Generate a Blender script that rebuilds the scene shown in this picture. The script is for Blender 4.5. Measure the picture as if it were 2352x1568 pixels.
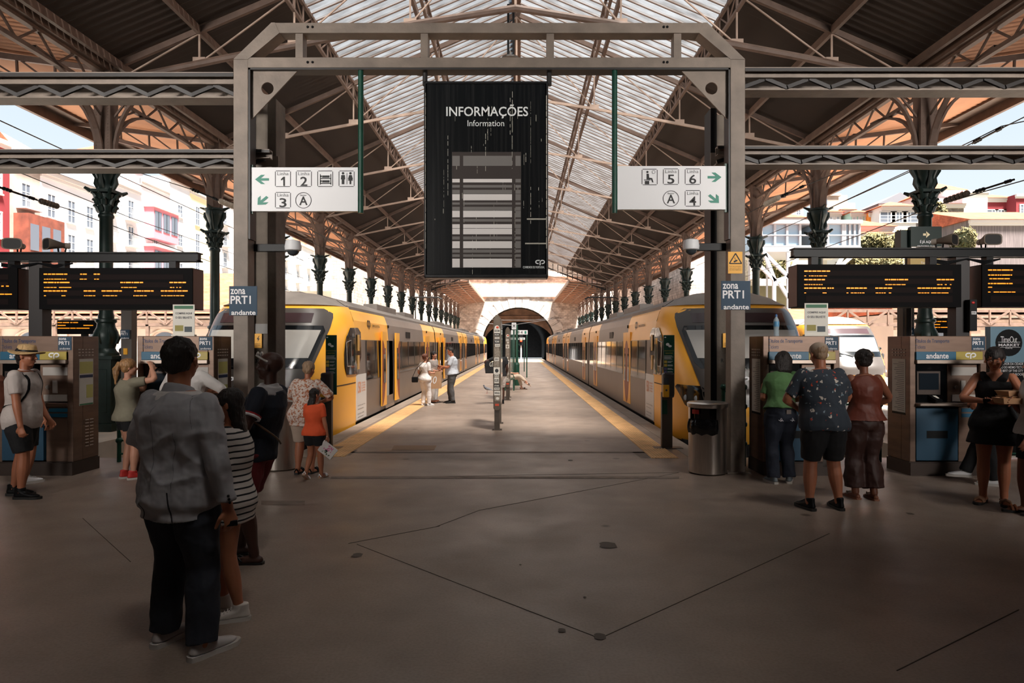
import bpy, math, random
from mathutils import Vector, Matrix, Quaternion
V = Vector
R = math.radians
random.seed(7)
SC = bpy.context.scene
COL = SC.collection
for o_ in list(bpy.data.objects):
    bpy.data.objects.remove(o_)
# ---------------------------------------------------------------- camera (looks down the platform, +Y)
F, CX, CY, H = 1540.0, 1193.0, 792.0, 1.75
cam = bpy.data.cameras.new('camera')
cam.sensor_width = 36
cam.lens = 36 * F / 2352
cam.shift_x = -(CX - 1176) / 2352
cam.shift_y = (CY - 784) / 2352
cam.clip_start = 0.05
cam.clip_end = 1500
cam_o = bpy.data.objects.new('camera', cam)
cam_o.location = (0, 0, H)
cam_o.rotation_euler = (R(90), 0, 0)
COL.objects.link(cam_o)
SC.camera = cam_o
SC.view_settings.view_transform = 'Standard'
SC.view_settings.look = 'None'
SC.view_settings.gamma = 1
SC.view_settings.exposure = 0.5
SC.view_settings.use_curve_mapping = False
# ---------------------------------------------------------------- sky and sun
w = bpy.data.worlds.new('sky')
SC.world = w
w.use_nodes = True
nt = w.node_tree
bg = nt.nodes['Background']
tc = nt.nodes.new('ShaderNodeTexCoord')
sx = nt.nodes.new('ShaderNodeSeparateXYZ')
rp = nt.nodes.new('ShaderNodeValToRGB')
rp.color_ramp.elements[0].position = 0.0
rp.color_ramp.elements[0].color = (0.80, 0.86, 0.90, 1)
rp.color_ramp.elements[1].position = 0.55
rp.color_ramp.elements[1].color = (0.42, 0.56, 0.70, 1)
nt.links.new(tc.outputs['Generated'], sx.inputs[0])
nt.links.new(sx.outputs['Z'], rp.inputs[0])
nt.links.new(rp.outputs[0], bg.inputs[0])
bg.inputs[1].default_value = 0.9
sun = bpy.data.lights.new('sun', 'SUN')
sun.energy = 24.0
sun.angle = R(10)
sun.color = (1.0, 0.95, 0.88)
sun_o = bpy.data.objects.new('sun', sun)
sun_o.rotation_euler = V((0.36, -0.46, 1.3)).to_track_quat('Z', 'Y').to_euler()
sun_o.location = (10, -10, 40)
COL.objects.link(sun_o)
# fill lights added behind the camera to brighten signs and front faces
for sx_ in (-1, 1):
    fill = bpy.data.lights.new('head_house_fill', 'AREA')
    fill.shape = 'RECTANGLE'; fill.size = 7; fill.size_y = 2.6
    fill.energy = 320; fill.spread = R(44); fill.color = (1.0, 0.94, 0.88)
    fill_o = bpy.data.objects.new('head_house_fill', fill)
    fill_o.location = (sx_ * 8.2, -7.9, 5.2)
    fill_o.rotation_euler = (R(92), 0, R(sx_ * 14))
    COL.objects.link(fill_o)

# ---------------------------------------------------------------- helpers
def PX(x, D): return (x - CX) * D / F
def PZ(y, D): return H - (y - CY) * D / F

def lin(r, g, b):
    f = lambda v: ((v / 255 + 0.055) / 1.055) ** 2.4 if v > 10 else v / 255 / 12.92
    return (f(r), f(g), f(b), 1)

MATS = {}
def mat(name, col, rough=0.6, metal=0.0, var=0.0, scale=6.0, bump=0.0, bscale=None, emit=None, spec=None,
        col2=None, stretch=None, alpha=None, detail=4, thr=None):
    """principled material; noise mixes col -> col2 (or a darker col) with strength var; optional bump"""
    if name in MATS: return MATS[name]
    m = bpy.data.materials.new(name)
    m.use_nodes = True
    nt = m.node_tree
    b = nt.nodes['Principled BSDF']
    c = lin(*col) if max(col) > 1.01 else (*col, 1)
    b.inputs['Base Color'].default_value = c
    b.inputs['Roughness'].default_value = rough
    b.inputs['Metallic'].default_value = metal
    if spec is not None: b.inputs['Specular IOR Level'].default_value = spec
    if emit:
        b.inputs['Emission Color'].default_value = c
        b.inputs['Emission Strength'].default_value = emit
    if alpha is not None: b.inputs['Alpha'].default_value = alpha
    if var or bump or col2:
        t = nt.nodes.new('ShaderNodeTexCoord')
        mp = nt.nodes.new('ShaderNodeMapping')
        if stretch: mp.inputs['Scale'].default_value = stretch
        nt.links.new(t.outputs['Object'], mp.inputs[0])
        n = nt.nodes.new('ShaderNodeTexNoise')
        n.inputs['Scale'].default_value = scale
        n.inputs['Detail'].default_value = detail
        nt.links.new(mp.outputs[0], n.inputs['Vector'])
        if var or col2:
            r = nt.nodes.new('ShaderNodeValToRGB')
            lo, hi = thr if thr else (0.3, 0.7)
            r.color_ramp.elements[0].position = lo
            r.color_ramp.elements[1].position = hi
            r.color_ramp.elements[0].color = c
            if col2: d = lin(*col2) if max(col2) > 1.01 else (*col2, 1)
            else: d = tuple(v * (1 - var) for v in c[:3]) + (1,)
            r.color_ramp.elements[1].color = d
            nt.links.new(n.outputs[0], r.inputs[0])
            nt.links.new(r.outputs[0], b.inputs['Base Color'])
        if bump:
            n2 = n
            if bscale:
                n2 = nt.nodes.new('ShaderNodeTexNoise')
                n2.inputs['Scale'].default_value = bscale
                nt.links.new(mp.outputs[0], n2.inputs['Vector'])
            bp = nt.nodes.new('ShaderNodeBump')
            bp.inputs['Strength'].default_value = bump
            bp.inputs['Distance'].default_value = 0.02
            nt.links.new(n2.outputs[0], bp.inputs['Height'])
            nt.links.new(bp.outputs[0], b.inputs['Normal'])
    MATS[name] = m
    return m

def frame_of(d, up):
    d = V(d).normalized()
    s = d.cross(V(up))
    if s.length < 1e-4: s = d.cross(V((1, 0, 0)))
    s.normalize()
    return d, s, s.cross(d).normalized()

def world_inv(p):
    m = Matrix.Identity(4)
    while p is not None:
        m = Matrix.LocRotScale(p.location, p.rotation_euler.to_quaternion(), p.scale) @ m
        p = p.parent
    return m.inverted()

class M:
    def __init__(s): s.v = []; s.f = []; s.mi = []; s.cur = 0
    def add(s, vs, fs, mi=None):
        o = len(s.v); s.v += [tuple(v) for v in vs]
        m = s.cur if mi is None else mi
        for f in fs: s.f.append(tuple(i + o for i in f)); s.mi.append(m)
        return s
    def box(s, x0, x1, y0, y1, z0, z1, mi=None):
        x0, x1 = min(x0, x1), max(x0, x1); y0, y1 = min(y0, y1), max(y0, y1); z0, z1 = min(z0, z1), max(z0, z1)
        return s.add([(x0,y0,z0),(x1,y0,z0),(x1,y1,z0),(x0,y1,z0),(x0,y0,z1),(x1,y0,z1),(x1,y1,z1),(x0,y1,z1)],
                     [(0,3,2,1),(4,5,6,7),(0,1,5,4),(1,2,6,5),(2,3,7,6),(3,0,4,7)], mi)
    def rbox(s, x0, x1, y0, y1, z0, z1, b=0.01, mi=None):
        """box with chamfered edges along its vertical outline (in XZ) seen from the front"""
        pts = [(x0+b,z0),(x1-b,z0),(x1,z0+b),(x1,z1-b),(x1-b,z1),(x0+b,z1),(x0,z1-b),(x0,z0+b)]
        return s.prism([(x, z) for x, z in pts], y0, y1, mi)
    def prism(s, pts, y0, y1, mi=None):
        """2D outline in XZ (counter clockwise seen from -Y) extruded along Y"""
        n = len(pts)
        vs = [(x, y0, z) for x, z in pts] + [(x, y1, z) for x, z in pts]
        fs = [tuple(range(n)), tuple(reversed(range(n, 2*n)))] + [(i, i+n, (i+1) % n + n, (i+1) % n) for i in range(n)]
        return s.add(vs, fs, mi)
    def prism_v(s, pts, z0, z1, mi=None):
        n = len(pts)
        vs = [(x, y, z0) for x, y in pts] + [(x, y, z1) for x, y in pts]
        fs = [tuple(reversed(range(n))), tuple(range(n, 2*n))] + [(i, (i+1) % n, (i+1) % n + n, i+n) for i in range(n)]
        return s.add(vs, fs, mi)
    def bar(s, p, q, w, h=None, up=(0, 0, 1), mi=None):
        h = w if h is None else h
        p, q = V(p), V(q)
        d, a, b = frame_of(q - p, up)
        a = a * w / 2; b = b * h / 2
        return s.add([p-a-b, p+a-b, p+a+b, p-a+b, q-a-b, q+a-b, q+a+b, q-a+b],
                     [(0,1,2,3),(7,6,5,4),(0,4,5,1),(1,5,6,2),(2,6,7,3),(3,7,4,0)], mi)
    def loft(s, rings, mi=None, cap=True, closed=True):
        """rings: lists of points, equal counts"""
        n = len(rings[0]); vs = [p for r in rings for p in r]; fs = []
        for k in range(len(rings) - 1):
            for i in range(n if closed else n - 1):
                j = (i + 1) % n
                fs.append((k*n+i, k*n+j, (k+1)*n+j, (k+1)*n+i))
        if cap and closed:
            fs.append(tuple(reversed(range(n)))); fs.append(tuple((len(rings)-1)*n + i for i in range(n)))
        return s.add(vs, fs, mi)
    def tube(s, pts, r, n=8, mi=None, side=None, flat=1.0, cap=True):
        """round tube through pts; r number or list; side fixes the wide direction, flat = thickness ratio"""
        pts = [V(p) for p in pts]
        rs = r if isinstance(r, (list, tuple)) else [r] * len(pts)
        fl = flat if isinstance(flat, (list, tuple)) else [flat] * len(pts)
        rings = []; prev = None
        for i, p in enumerate(pts):
            d = (pts[min(i+1, len(pts)-1)] - pts[max(i-1, 0)]).normalized()
            if side is not None:
                a = V(side) - d * d.dot(V(side))
            elif prev is not None: a = prev - d * d.dot(prev)
            else: a = d.cross(V((0, 0, 1)))
            if a.length < 1e-3: a = d.cross(V((0.2, 1, 0)))
            a.normalize(); prev = a
            b = d.cross(a).normalized()
            rings.append([p + a*rs[i]*math.cos(t) + b*rs[i]*fl[i]*math.sin(t) for t in [2*math.pi*k/n for k in range(n)]])
        return s.loft(rings, mi, cap)
    def capsule(s, pts, r, n=12, side=None, flat=1.0):
        """tube with rounded ends"""
        pts = [V(p) for p in pts]
        rs = list(r) if isinstance(r, (list, tuple)) else [r] * len(pts)
        fl = list(flat) if isinstance(flat, (list, tuple)) else [flat] * len(pts)
        d0 = (pts[0]-pts[1]).normalized(); d1 = (pts[-1]-pts[-2]).normalized()
        m0 = rs[0]*min(1, fl[0]); m1 = rs[-1]*min(1, fl[-1])
        P = [pts[0]+d0*m0*.95, pts[0]+d0*m0*.6] + pts + [pts[-1]+d1*m1*.6, pts[-1]+d1*m1*.95]
        Q = [rs[0]*.3, rs[0]*.8] + rs + [rs[-1]*.8, rs[-1]*.3]
        G = [fl[0], fl[0]] + fl + [fl[-1], fl[-1]]
        return s.tube(P, Q, n, None, side, G)
    def ell(s, c, r, rot=None, n=14, mi=None):
        if not isinstance(r, (tuple, list, V)): r = (r, r, r)
        c = V(c); vs = []; k = n // 2
        for i in range(1, k):
            t = math.pi * i / k
            for j in range(n):
                u = 2*math.pi*j/n
                p = V((r[0]*math.sin(t)*math.cos(u), r[1]*math.sin(t)*math.sin(u), -r[2]*math.cos(t)))
                vs.append(c + (rot @ p if rot else p))
        a, b = V((0, 0, -r[2])), V((0, 0, r[2]))
        vs += [c + (rot @ a if rot else a), c + (rot @ b if rot else b)]
        fs = []
        for i in range(k - 2):
            for j in range(n):
                fs.append((i*n+j, i*n+(j+1) % n, (i+1)*n+(j+1) % n, (i+1)*n+j))
        A, B = (k-1)*n, (k-1)*n+1
        for j in range(n):
            fs.append((A, (j+1) % n, j)); fs.append((B, (k-2)*n+j, (k-2)*n+(j+1) % n))
        return s.add(vs, fs, mi)
    def lathe(s, prof, c=(0, 0, 0), n=16, mi=None, sq=None, cap=True):
        """profile [(r,z)], around a vertical axis at c"""
        rings = []
        for r, z in prof:
            ring = []
            for k in range(n):
                t = 2*math.pi*(k+.5)/n
                cx, sy = math.cos(t), math.sin(t)
                if sq: cx = math.copysign(abs(cx)**sq, cx); sy = math.copysign(abs(sy)**sq, sy)
                ring.append((c[0]+r*cx, c[1]+r*sy, c[2]+z))
            rings.append(ring)
        return s.loft(rings, mi, cap)
    def grid(s, fn, nu, nv, mi=None):
        vs = [fn(i/nu, j/nv) for j in range(nv+1) for i in range(nu+1)]
        fs = [(j*(nu+1)+i, j*(nu+1)+i+1, (j+1)*(nu+1)+i+1, (j+1)*(nu+1)+i) for j in range(nv) for i in range(nu)]
        return s.add(vs, fs, mi)
    def text(s, txt, o, ux, uz, w, h=None, mi=None, bold=0.0, depth=0.0, shear=0.0, spacing=1.0):
        """flat lettering whose bounding box fills w x h from corner o along ux / uz"""
        cu = bpy.data.curves.new('t', 'FONT'); cu.body = txt; cu.size = 1; cu.offset = bold; cu.shear = shear
        cu.space_character = spacing; cu.resolution_u = 3
        ob = bpy.data.objects.new('t', cu); COL.objects.link(ob)
        dg = bpy.context.evaluated_depsgraph_get()
        me = bpy.data.meshes.new_from_object(ob.evaluated_get(dg))
        vs = [v.co.copy() for v in me.vertices]; fs = [tuple(p.vertices) for p in me.polygons]
        bpy.data.objects.remove(ob); bpy.data.curves.remove(cu); bpy.data.meshes.remove(me)
        if not vs: return s
        x0 = min(v.x for v in vs); x1 = max(v.x for v in vs); y0 = min(v.y for v in vs); y1 = max(v.y for v in vs)
        kx = w / (x1 - x0); ky = kx if h is None else h / (y1 - y0)
        o, ux, uz = V(o), V(ux), V(uz)
        return s.add([o + ux*(v.x-x0)*kx + uz*(v.y-y0)*ky for v in vs], fs, mi)
    def build(s, name, mats, parent=None, smooth=None, world=True, bevel=0, xf=None):
        me = bpy.data.meshes.new(name)
        vs = s.v
        if xf is not None: vs = [tuple(xf @ V(v)) for v in vs]
        if parent is not None and world:
            im = world_inv(parent); vs = [tuple(im @ V(v)) for v in vs]
        me.from_pydata(vs, [], s.f)
        if not isinstance(mats, (list, tuple)): mats = [mats]
        for m in mats: me.materials.append(m)
        if len(mats) > 1: me.polygons.foreach_set('material_index', s.mi)
        me.update()
        ob = bpy.data.objects.new(name, me); COL.objects.link(ob)
        if parent is not None: ob.parent = parent
        if smooth:
            me.polygons.foreach_set('use_smooth', [True]*len(me.polygons))
            me.set_sharp_from_angle(angle=R(smooth))
        if bevel:
            bm_ = ob.modifiers.new('b', 'BEVEL'); bm_.width = bevel; bm_.segments = 2; bm_.limit_method = 'ANGLE'
        return ob

    def pieces(s, name, mats, parent=None, **k):
        """one mesh object per connected piece"""
        par = list(range(len(s.v)))
        def find(a):
            while par[a] != a: par[a] = par[par[a]]; a = par[a]
            return a
        for f in s.f:
            r = find(f[0])
            for i in f[1:]: par[find(i)] = r
        g = {}
        for f, mi in zip(s.f, s.mi): g.setdefault(find(f[0]), []).append((f, mi))
        out = []
        for fs in g.values():
            q = M(); ix = {}
            for f, mi in fs:
                for i in f:
                    if i not in ix: ix[i] = len(q.v); q.v.append(s.v[i])
                q.f.append(tuple(ix[i] for i in f)); q.mi.append(mi)
            out.append(q.build(name, mats, parent, **k))
        return out

def thing(name, label, cat, loc=(0, 0, 0), rz=0, group=None):
    o = bpy.data.objects.new(name, None); COL.objects.link(o)
    o.empty_display_size = 0.1
    o.location = loc; o.rotation_euler = (0, 0, rz)
    return tag(o, label, cat, group)
def tag(o, label, cat, group=None):
    o['label'] = label; o['category'] = cat
    if group: o['group'] = group
    return o
def struct(m, name, mats, **k):
    o = m.build(name, mats, **k); o['kind'] = 'structure'; return o
def copy_tree(o, parent=None, label=None, loc=None, rz=None):
    c = o.copy(); COL.objects.link(c)
    if parent is not None: c.parent = parent
    for ch in list(o.children): copy_tree(ch, c)
    if label: c['label'] = label
    if loc is not None: c.location = loc
    if rz is not None: c.rotation_euler = (0, 0, rz)
    return c
FX, FZ = V((1, 0, 0)), V((0, 0, 1))      # axes of anything that faces the camera side (-Y)

# ---------------------------------------------------------------- materials shared
def floor_material():
    m = bpy.data.materials.new('concrete_floor'); m.use_nodes = True
    nt = m.node_tree; b = nt.nodes['Principled BSDF']
    L = nt.links.new
    t = nt.nodes.new('ShaderNodeTexCoord')
    def noise(sc, det, st=None):
        n = nt.nodes.new('ShaderNodeTexNoise'); n.inputs['Scale'].default_value = sc; n.inputs['Detail'].default_value = det
        if st:
            mp = nt.nodes.new('ShaderNodeMapping'); mp.inputs['Scale'].default_value = st
            L(t.outputs['Object'], mp.inputs[0]); L(mp.outputs[0], n.inputs['Vector'])
        else: L(t.outputs['Object'], n.inputs['Vector'])
        return n
    def ramp(src, p0, c0, p1, c1):
        r = nt.nodes.new('ShaderNodeValToRGB'); r.color_ramp.elements[0].position = p0; r.color_ramp.elements[1].position = p1
        r.color_ramp.elements[0].color = c0; r.color_ramp.elements[1].color = c1; L(src, r.inputs[0]); return r
    def mul(a, c, k=1.0):
        x = nt.nodes.new('ShaderNodeMix'); x.data_type = 'RGBA'; x.blend_type = 'MULTIPLY'; x.inputs[0].default_value = k
        L(a, x.inputs[6]); L(c, x.inputs[7]); return x.outputs[2]
    big = ramp(noise(0.35, 5).outputs[0], 0.3, (0.31, 0.237, 0.19, 1), 0.7, (0.232, 0.176, 0.142, 1))
    mid = ramp(noise(2.2, 6).outputs[0], 0.35, (1, 1, 1, 1), 0.75, (0.78, 0.78, 0.78, 1))
    fine = ramp(noise(55, 3).outputs[0], 0.3, (0.86, 0.86, 0.86, 1), 0.6, (1.06, 1.06, 1.06, 1))
    vo = nt.nodes.new('ShaderNodeTexVoronoi'); vo.inputs['Scale'].default_value = 0.9; L(t.outputs['Object'], vo.inputs['Vector'])
    spots = ramp(vo.outputs['Distance'], 0.035, (0.35, 0.32, 0.3, 1), 0.06, (1, 1, 1, 1))
    c = mul(mul(mul(big.outputs[0], mid.outputs[0]), fine.outputs[0]), spots.outputs[0])
    L(c, b.inputs['Base Color'])
    rr = ramp(noise(1.3, 5).outputs[0], 0.3, (0.33, 0.33, 0.33, 1), 0.7, (0.55, 0.55, 0.55, 1))
    L(rr.outputs[0], b.inputs['Roughness'])
    bp = nt.nodes.new('ShaderNodeBump'); bp.inputs['Strength'].default_value = 0.12; bp.inputs['Distance'].default_value = 0.01
    L(noise(30, 4).outputs[0], bp.inputs['Height']); L(bp.outputs[0], b.inputs['Normal'])
    return m
floor_m = floor_material()
steel_p = mat('taupe_painted_steel', (136, 122, 110), .55, 0, .35, 3.5, .15, 25)
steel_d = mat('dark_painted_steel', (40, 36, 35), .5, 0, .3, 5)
iron_br = mat('brown_painted_iron', (112, 90, 78), .6, 0, .35, 4, .1, 30)
iron_gr = mat('dark_green_cast_iron', (34, 50, 46), .42, 0.2, .35, 8)
iron_lt = mat('pale_grey_brown_iron', (176, 152, 136), .6, 0, .3, 3)
concrete = mat('grey_concrete', (118, 108, 98), .85, 0, .45, 2.2, .3, 18)
roof_dk = mat('dark_corrugated_sheet', (64, 54, 48), .7, 0, .45, .6, 0, stretch=(1, .25, 1))
roof_or = mat('tan_corrugated_sheet', (222, 158, 118), .7, 0, .3, .8)
black = mat('black_paint', (14, 15, 17), .45, spec=.2)
blackg = mat('black_gloss', (10, 12, 14), .12)
white = mat('white_paint', (232, 232, 234), .45)
green_p = mat('green_paint', (22, 74, 58), .4, 0, .3, 6)
steel_b = mat('brushed_steel', (176, 160, 148), .36, .75, .25, 3, stretch=(1, 1, 14))
steel_b2 = mat('brushed_bright_steel', (205, 196, 188), .28, .95, .15, 3, stretch=(14, 14, 1))
blue_s = mat('slate_blue_sign', (28, 62, 86), .6)
yellow_s = mat('yellow_sign', (248, 178, 40), .5)
paper = mat('paper', (222, 218, 208), .7)
stone = None

def block_wall(name, c1, c2, sc, rough=.9, mortar=None, mortar_size=.012, row=.5, brick=.5):
    m = bpy.data.materials.new(name); m.use_nodes = True; nt = m.node_tree; b = nt.nodes['Principled BSDF']
    t = nt.nodes.new('ShaderNodeTexCoord'); s = nt.nodes.new('ShaderNodeSeparateXYZ'); cmb = nt.nodes.new('ShaderNodeCombineXYZ')
    ad = nt.nodes.new('ShaderNodeMath'); ad.operation = 'ADD'
    L = nt.links.new
    L(t.outputs['Object'], s.inputs[0]); L(s.outputs[0], ad.inputs[0]); L(s.outputs[1], ad.inputs[1])
    L(ad.outputs[0], cmb.inputs[0]); L(s.outputs[2], cmb.inputs[1])
    br = nt.nodes.new('ShaderNodeTexBrick'); br.inputs['Scale'].default_value = sc
    br.inputs['Color1'].default_value = lin(*c1); br.inputs['Color2'].default_value = lin(*c2)
    br.inputs['Mortar'].default_value = lin(*(mortar or tuple(int(v*.6) for v in c1))); br.inputs['Mortar Size'].default_value = mortar_size
    L(cmb.outputs[0], br.inputs['Vector'])
    n = nt.nodes.new('ShaderNodeTexNoise'); n.inputs['Scale'].default_value = 1.2; n.inputs['Detail'].default_value = 6
    L(t.outputs['Object'], n.inputs['Vector'])
    r = nt.nodes.new('ShaderNodeValToRGB'); r.color_ramp.elements[0].position = .35; r.color_ramp.elements[1].position = .7
    r.color_ramp.elements[0].color = (1, 1, 1, 1); r.color_ramp.elements[1].color = (.55, .52, .5, 1)
    L(n.outputs[0], r.inputs[0])
    x = nt.nodes.new('ShaderNodeMix'); x.data_type = 'RGBA'; x.blend_type = 'MULTIPLY'; x.inputs[0].default_value = 1
    L(br.outputs[0], x.inputs[6]); L(r.outputs[0], x.inputs[7]); L(x.outputs[2], b.inputs['Base Color'])
    b.inputs['Roughness'].default_value = rough
    return m
stone = block_wall('granite_blocks', (226, 212, 200), (188, 172, 160), 1.0)

def skylight_material():
    """dirty wired glass: scatters most of the daylight, lets a little straight through"""
    m = bpy.data.materials.new('dirty_roof_glass'); m.use_nodes = True; nt = m.node_tree; L = nt.links.new
    nt.nodes.remove(nt.nodes['Principled BSDF'])
    out = nt.nodes['Material Output']
    t = nt.nodes.new('ShaderNodeTexCoord')
    n = nt.nodes.new('ShaderNodeTexNoise'); n.inputs['Scale'].default_value = 1.6; n.inputs['Detail'].default_value = 7
    mp = nt.nodes.new('ShaderNodeMapping'); mp.inputs['Scale'].default_value = (1, 3, 1)
    L(t.outputs['Object'], mp.inputs[0]); L(mp.outputs[0], n.inputs['Vector'])
    r = nt.nodes.new('ShaderNodeValToRGB'); r.color_ramp.elements[0].position = .38; r.color_ramp.elements[1].position = .68
    r.color_ramp.elements[0].color = (.095, .096, .10, 1); r.color_ramp.elements[1].color = (.042, .037, .034, 1)
    L(n.outputs[0], r.inputs[0])
    tr = nt.nodes.new('ShaderNodeBsdfTranslucent'); L(r.outputs[0], tr.inputs[0])
    tp = nt.nodes.new('ShaderNodeBsdfTransparent'); tp.inputs[0].default_value = (.9, .88, .86, 1)
    mx = nt.nodes.new('ShaderNodeMixShader'); mx.inputs[0].default_value = SKY_CLEAR
    L(tr.outputs[0], mx.inputs[1]); L(tp.outputs[0], mx.inputs[2]); L(mx.outputs[0], out.inputs[0])
    return m
SKY_CLEAR = 0.25
glass_roof = skylight_material()

# ---------------------------------------------------------------- ground, platforms, tracks
XL, XR = -3.56, 2.92                       # edges of the central platform
m = M(); m.box(-30, 40, -8, 10.42, -.6, 0); m.box(XL, XR, 10.42, 84, -1.1, 0)
struct(m, 'floor', floor_m)
m = M()
for x0, x1, y1 in ((-13.0, -6.9-.75, 75), (6.3+.35, 10.8, 75)): m.box(x0, x1, 12.0, y1, -1.1, -.03)
m.box(15.0, 34, 12, 75, -1.1, 0); m.box(-40, -17.5, 12, 75, -1.1, -.03)
struct(m, 'floor_side_platforms', mat('side_platform_concrete', (196, 184, 170), .8, 0, .3, 1.5))
m = M(); m.box(-60, 60, 10.42, 140, -1.5, -1.05)
struct(m, 'floor_track_bed', mat('ballast', (150, 130, 112), .95, 0, .6, 9, .8, 20))
# worn joints cut in the concourse floor
m = M()
def joint(p, q, w_=.005):
    a, b_ = [V((PX(x, 2695/(y-CY)), 2695/(y-CY), .0015)) for x, y in (p, q)]
    m.bar(a, b_, w_, .003)
for p, q in (((820, 1250), (1378, 1466)), ((1378, 1466), (1905, 1225)), ((1000, 1210), (1100, 1172)), ((800, 1248), (1010, 1208)),
             ((190, 1190), (300, 1290)), ((2060, 1540), (2340, 1400)), ((1100, 1172), (1560, 1085)), ((760, 1098), (1560, 1085))):
    joint(p, q)
m.build('floor_joint', mat('dark_joint', (84, 74, 66), .9))['kind'] = 'structure'
m = M()
def patch_px(x0, x1, y0, y1, mi, sk_=0):
    P = [(x0, y0), (x1, y0), (x1+sk_, y1), (x0+sk_, y1)]
    q = [V((PX(x, 2695/(y-CY)), 2695/(y-CY), .003)) for x, y in P]
    m.add(q, [(3, 2, 1, 0)], mi)
patch_px(905, 1003, 1023, 1034, 0, -6); patch_px(600, 700, 1150, 1160, 1); patch_px(1452, 1500, 1038, 1052, 1, 20); patch_px(775, 822, 1033, 1046, 1, -18)
patch_px(760, 1560, 1094, 1099, 1); patch_px(780, 1500, 1037, 1040, 1)
for x, y, w_ in ((1395, 1252, 20), (820, 1275, 12), (1290, 1448, 9), (1377, 1462, 14), (1343, 1372, 4), (1310, 1057, 6), (1195, 1297, 3), (2090, 1180, 8)):
    D_ = 2695/(y-CY); c = V((PX(x, D_), D_, .0035)); r_ = w_*D_/F
    m.add([c+V((r_*math.cos(a*.6283)*(1+.25*math.sin(a*2.3)), r_*math.sin(a*.6283)*1.3, 0)) for a in range(10)], [tuple(range(10))], 2)
m.build('floor_patch', [mat('ochre_patch', (150, 122, 98), .8), mat('grey_patch', (136, 120, 108), .85, 0, .4, 6), mat('dark_stain', (84, 74, 66), .7)])['kind'] = 'structure'
# platform edge kerbs and tactile strips
kerb = mat('kerb_concrete', (158, 142, 128), .8, 0, .25, 3)
for nm, x0, x1 in (('trim_1', XL-.02, XL+.28), ('trim_2', XR-.28, XR+.02)):
    m = M(); m.box(x0, x1, 10.42, 84, -.06, .004); struct(m, nm, kerb)
tact = mat('yellow_tactile_paving', (232, 184, 128), .75, 0, .25, 4)
for nm, x0, x1, y0, lab in (('tactile_strip', -3.2, -2.74, 10.5, 'yellow ribbed tactile strip along the left train'),
                            ('tactile_strip', 2.04, 2.46, 10.35, 'yellow ribbed tactile strip along the right train')):
    m = M(); m.box(x0, x1, y0, 83, 0, .006)
    n_ = 9
    for i in range(n_):
        x = x0 + (x1-x0)*(i+.5)/n_
        m.box(x-.012, x+.012, y0+.02, 83, .006, .011)
    tag(m.build(nm, tact), lab, 'tactile paving')
# rails
rail_m = mat('worn_rail', (150, 120, 100), .35, .8, .3, 8)
for cxr, lab in ((-5.07, 'under the left train'), (4.43, 'under the right train'), (12.9, 'at the far right line'),
                 (-15.2, 'at the far left line')):
    t = thing('railway_track', 'steel railway track on ballast ' + lab, 'railway track', (cxr, 12, -1.05), 0)
    for sx_ in (-.72, .72):
        m = M(); m.box(cxr+sx_-.035, cxr+sx_+.035, 10.9, 110, -.98, -.84); m.box(cxr+sx_-.07, cxr+sx_+.07, 10.9, 110, -1.0, -.97)
        m.build('rail', rail_m, t)
    m = M()
    for k in range(90): m.box(cxr-1.3, cxr+1.3, 11+k*.7, 11.24+k*.7, -1.05, -.98)
    m.build('sleepers', mat('sleeper', (84, 70, 60), .9), t)

# ---------------------------------------------------------------- head house behind the camera (never seen, keeps the concourse dim)
hw_m = mat('unseen_head_house_plaster', (32, 28, 26), .9)
m = M(); m.box(-15, 15, -9, -8, 0, 12); struct(m, 'wall_back', hw_m)
m = M(); m.box(-13.4, -12.8, -9, 15, 0, 12); struct(m, 'wall_left', hw_m)
m = M(); m.box(12.8, 13.4, -9, 15, 0, 12); struct(m, 'wall_right', hw_m)

# ---------------------------------------------------------------- train shed roof
XC = 8.55; RX = -.08; ZV = 7.62; PITCH = .425; XG = 4.62
ROOF_END = 65.0
def zr(ax): return ZV + (XC - ax) * PITCH           # nave roof height at distance ax from the ridge line
def lapped(m, x0, z0, x1, z1, d0, d1, pitch, amp=.035, mi=0, mi2=None, band=None):
    """corrugated / lapped sheets: sawtooth along Y, running up the slope from (x0,z0) to (x1,z1)"""
    d = d0
    while d < d1 - 1e-6:
        e = min(d + pitch, d1)
        k = mi
        if band and band(d): k = mi2
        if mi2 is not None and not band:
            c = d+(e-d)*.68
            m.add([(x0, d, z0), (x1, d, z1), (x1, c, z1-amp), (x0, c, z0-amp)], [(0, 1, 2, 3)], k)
            m.add([(x0, c, z0-amp), (x1, c, z1-amp), (x1, e, z1-amp*.2), (x0, e, z0-amp*.2)], [(0, 1, 2, 3)], mi2)  # second material paints the overlap's shade along each sheet
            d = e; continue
        m.add([(x0, d, z0), (x1, d, z1), (x1, e, z1-amp), (x0, e, z0-amp)], [(0, 1, 2, 3)], k)
        m.add([(x0, e, z0-amp), (x1, e, z1-amp), (x1, e, z1), (x0, e, z0)], [(0, 1, 2, 3)], k)
        d = e
def warm_band(d): return 27.5 < d < 29 or 36 < d < 37
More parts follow.
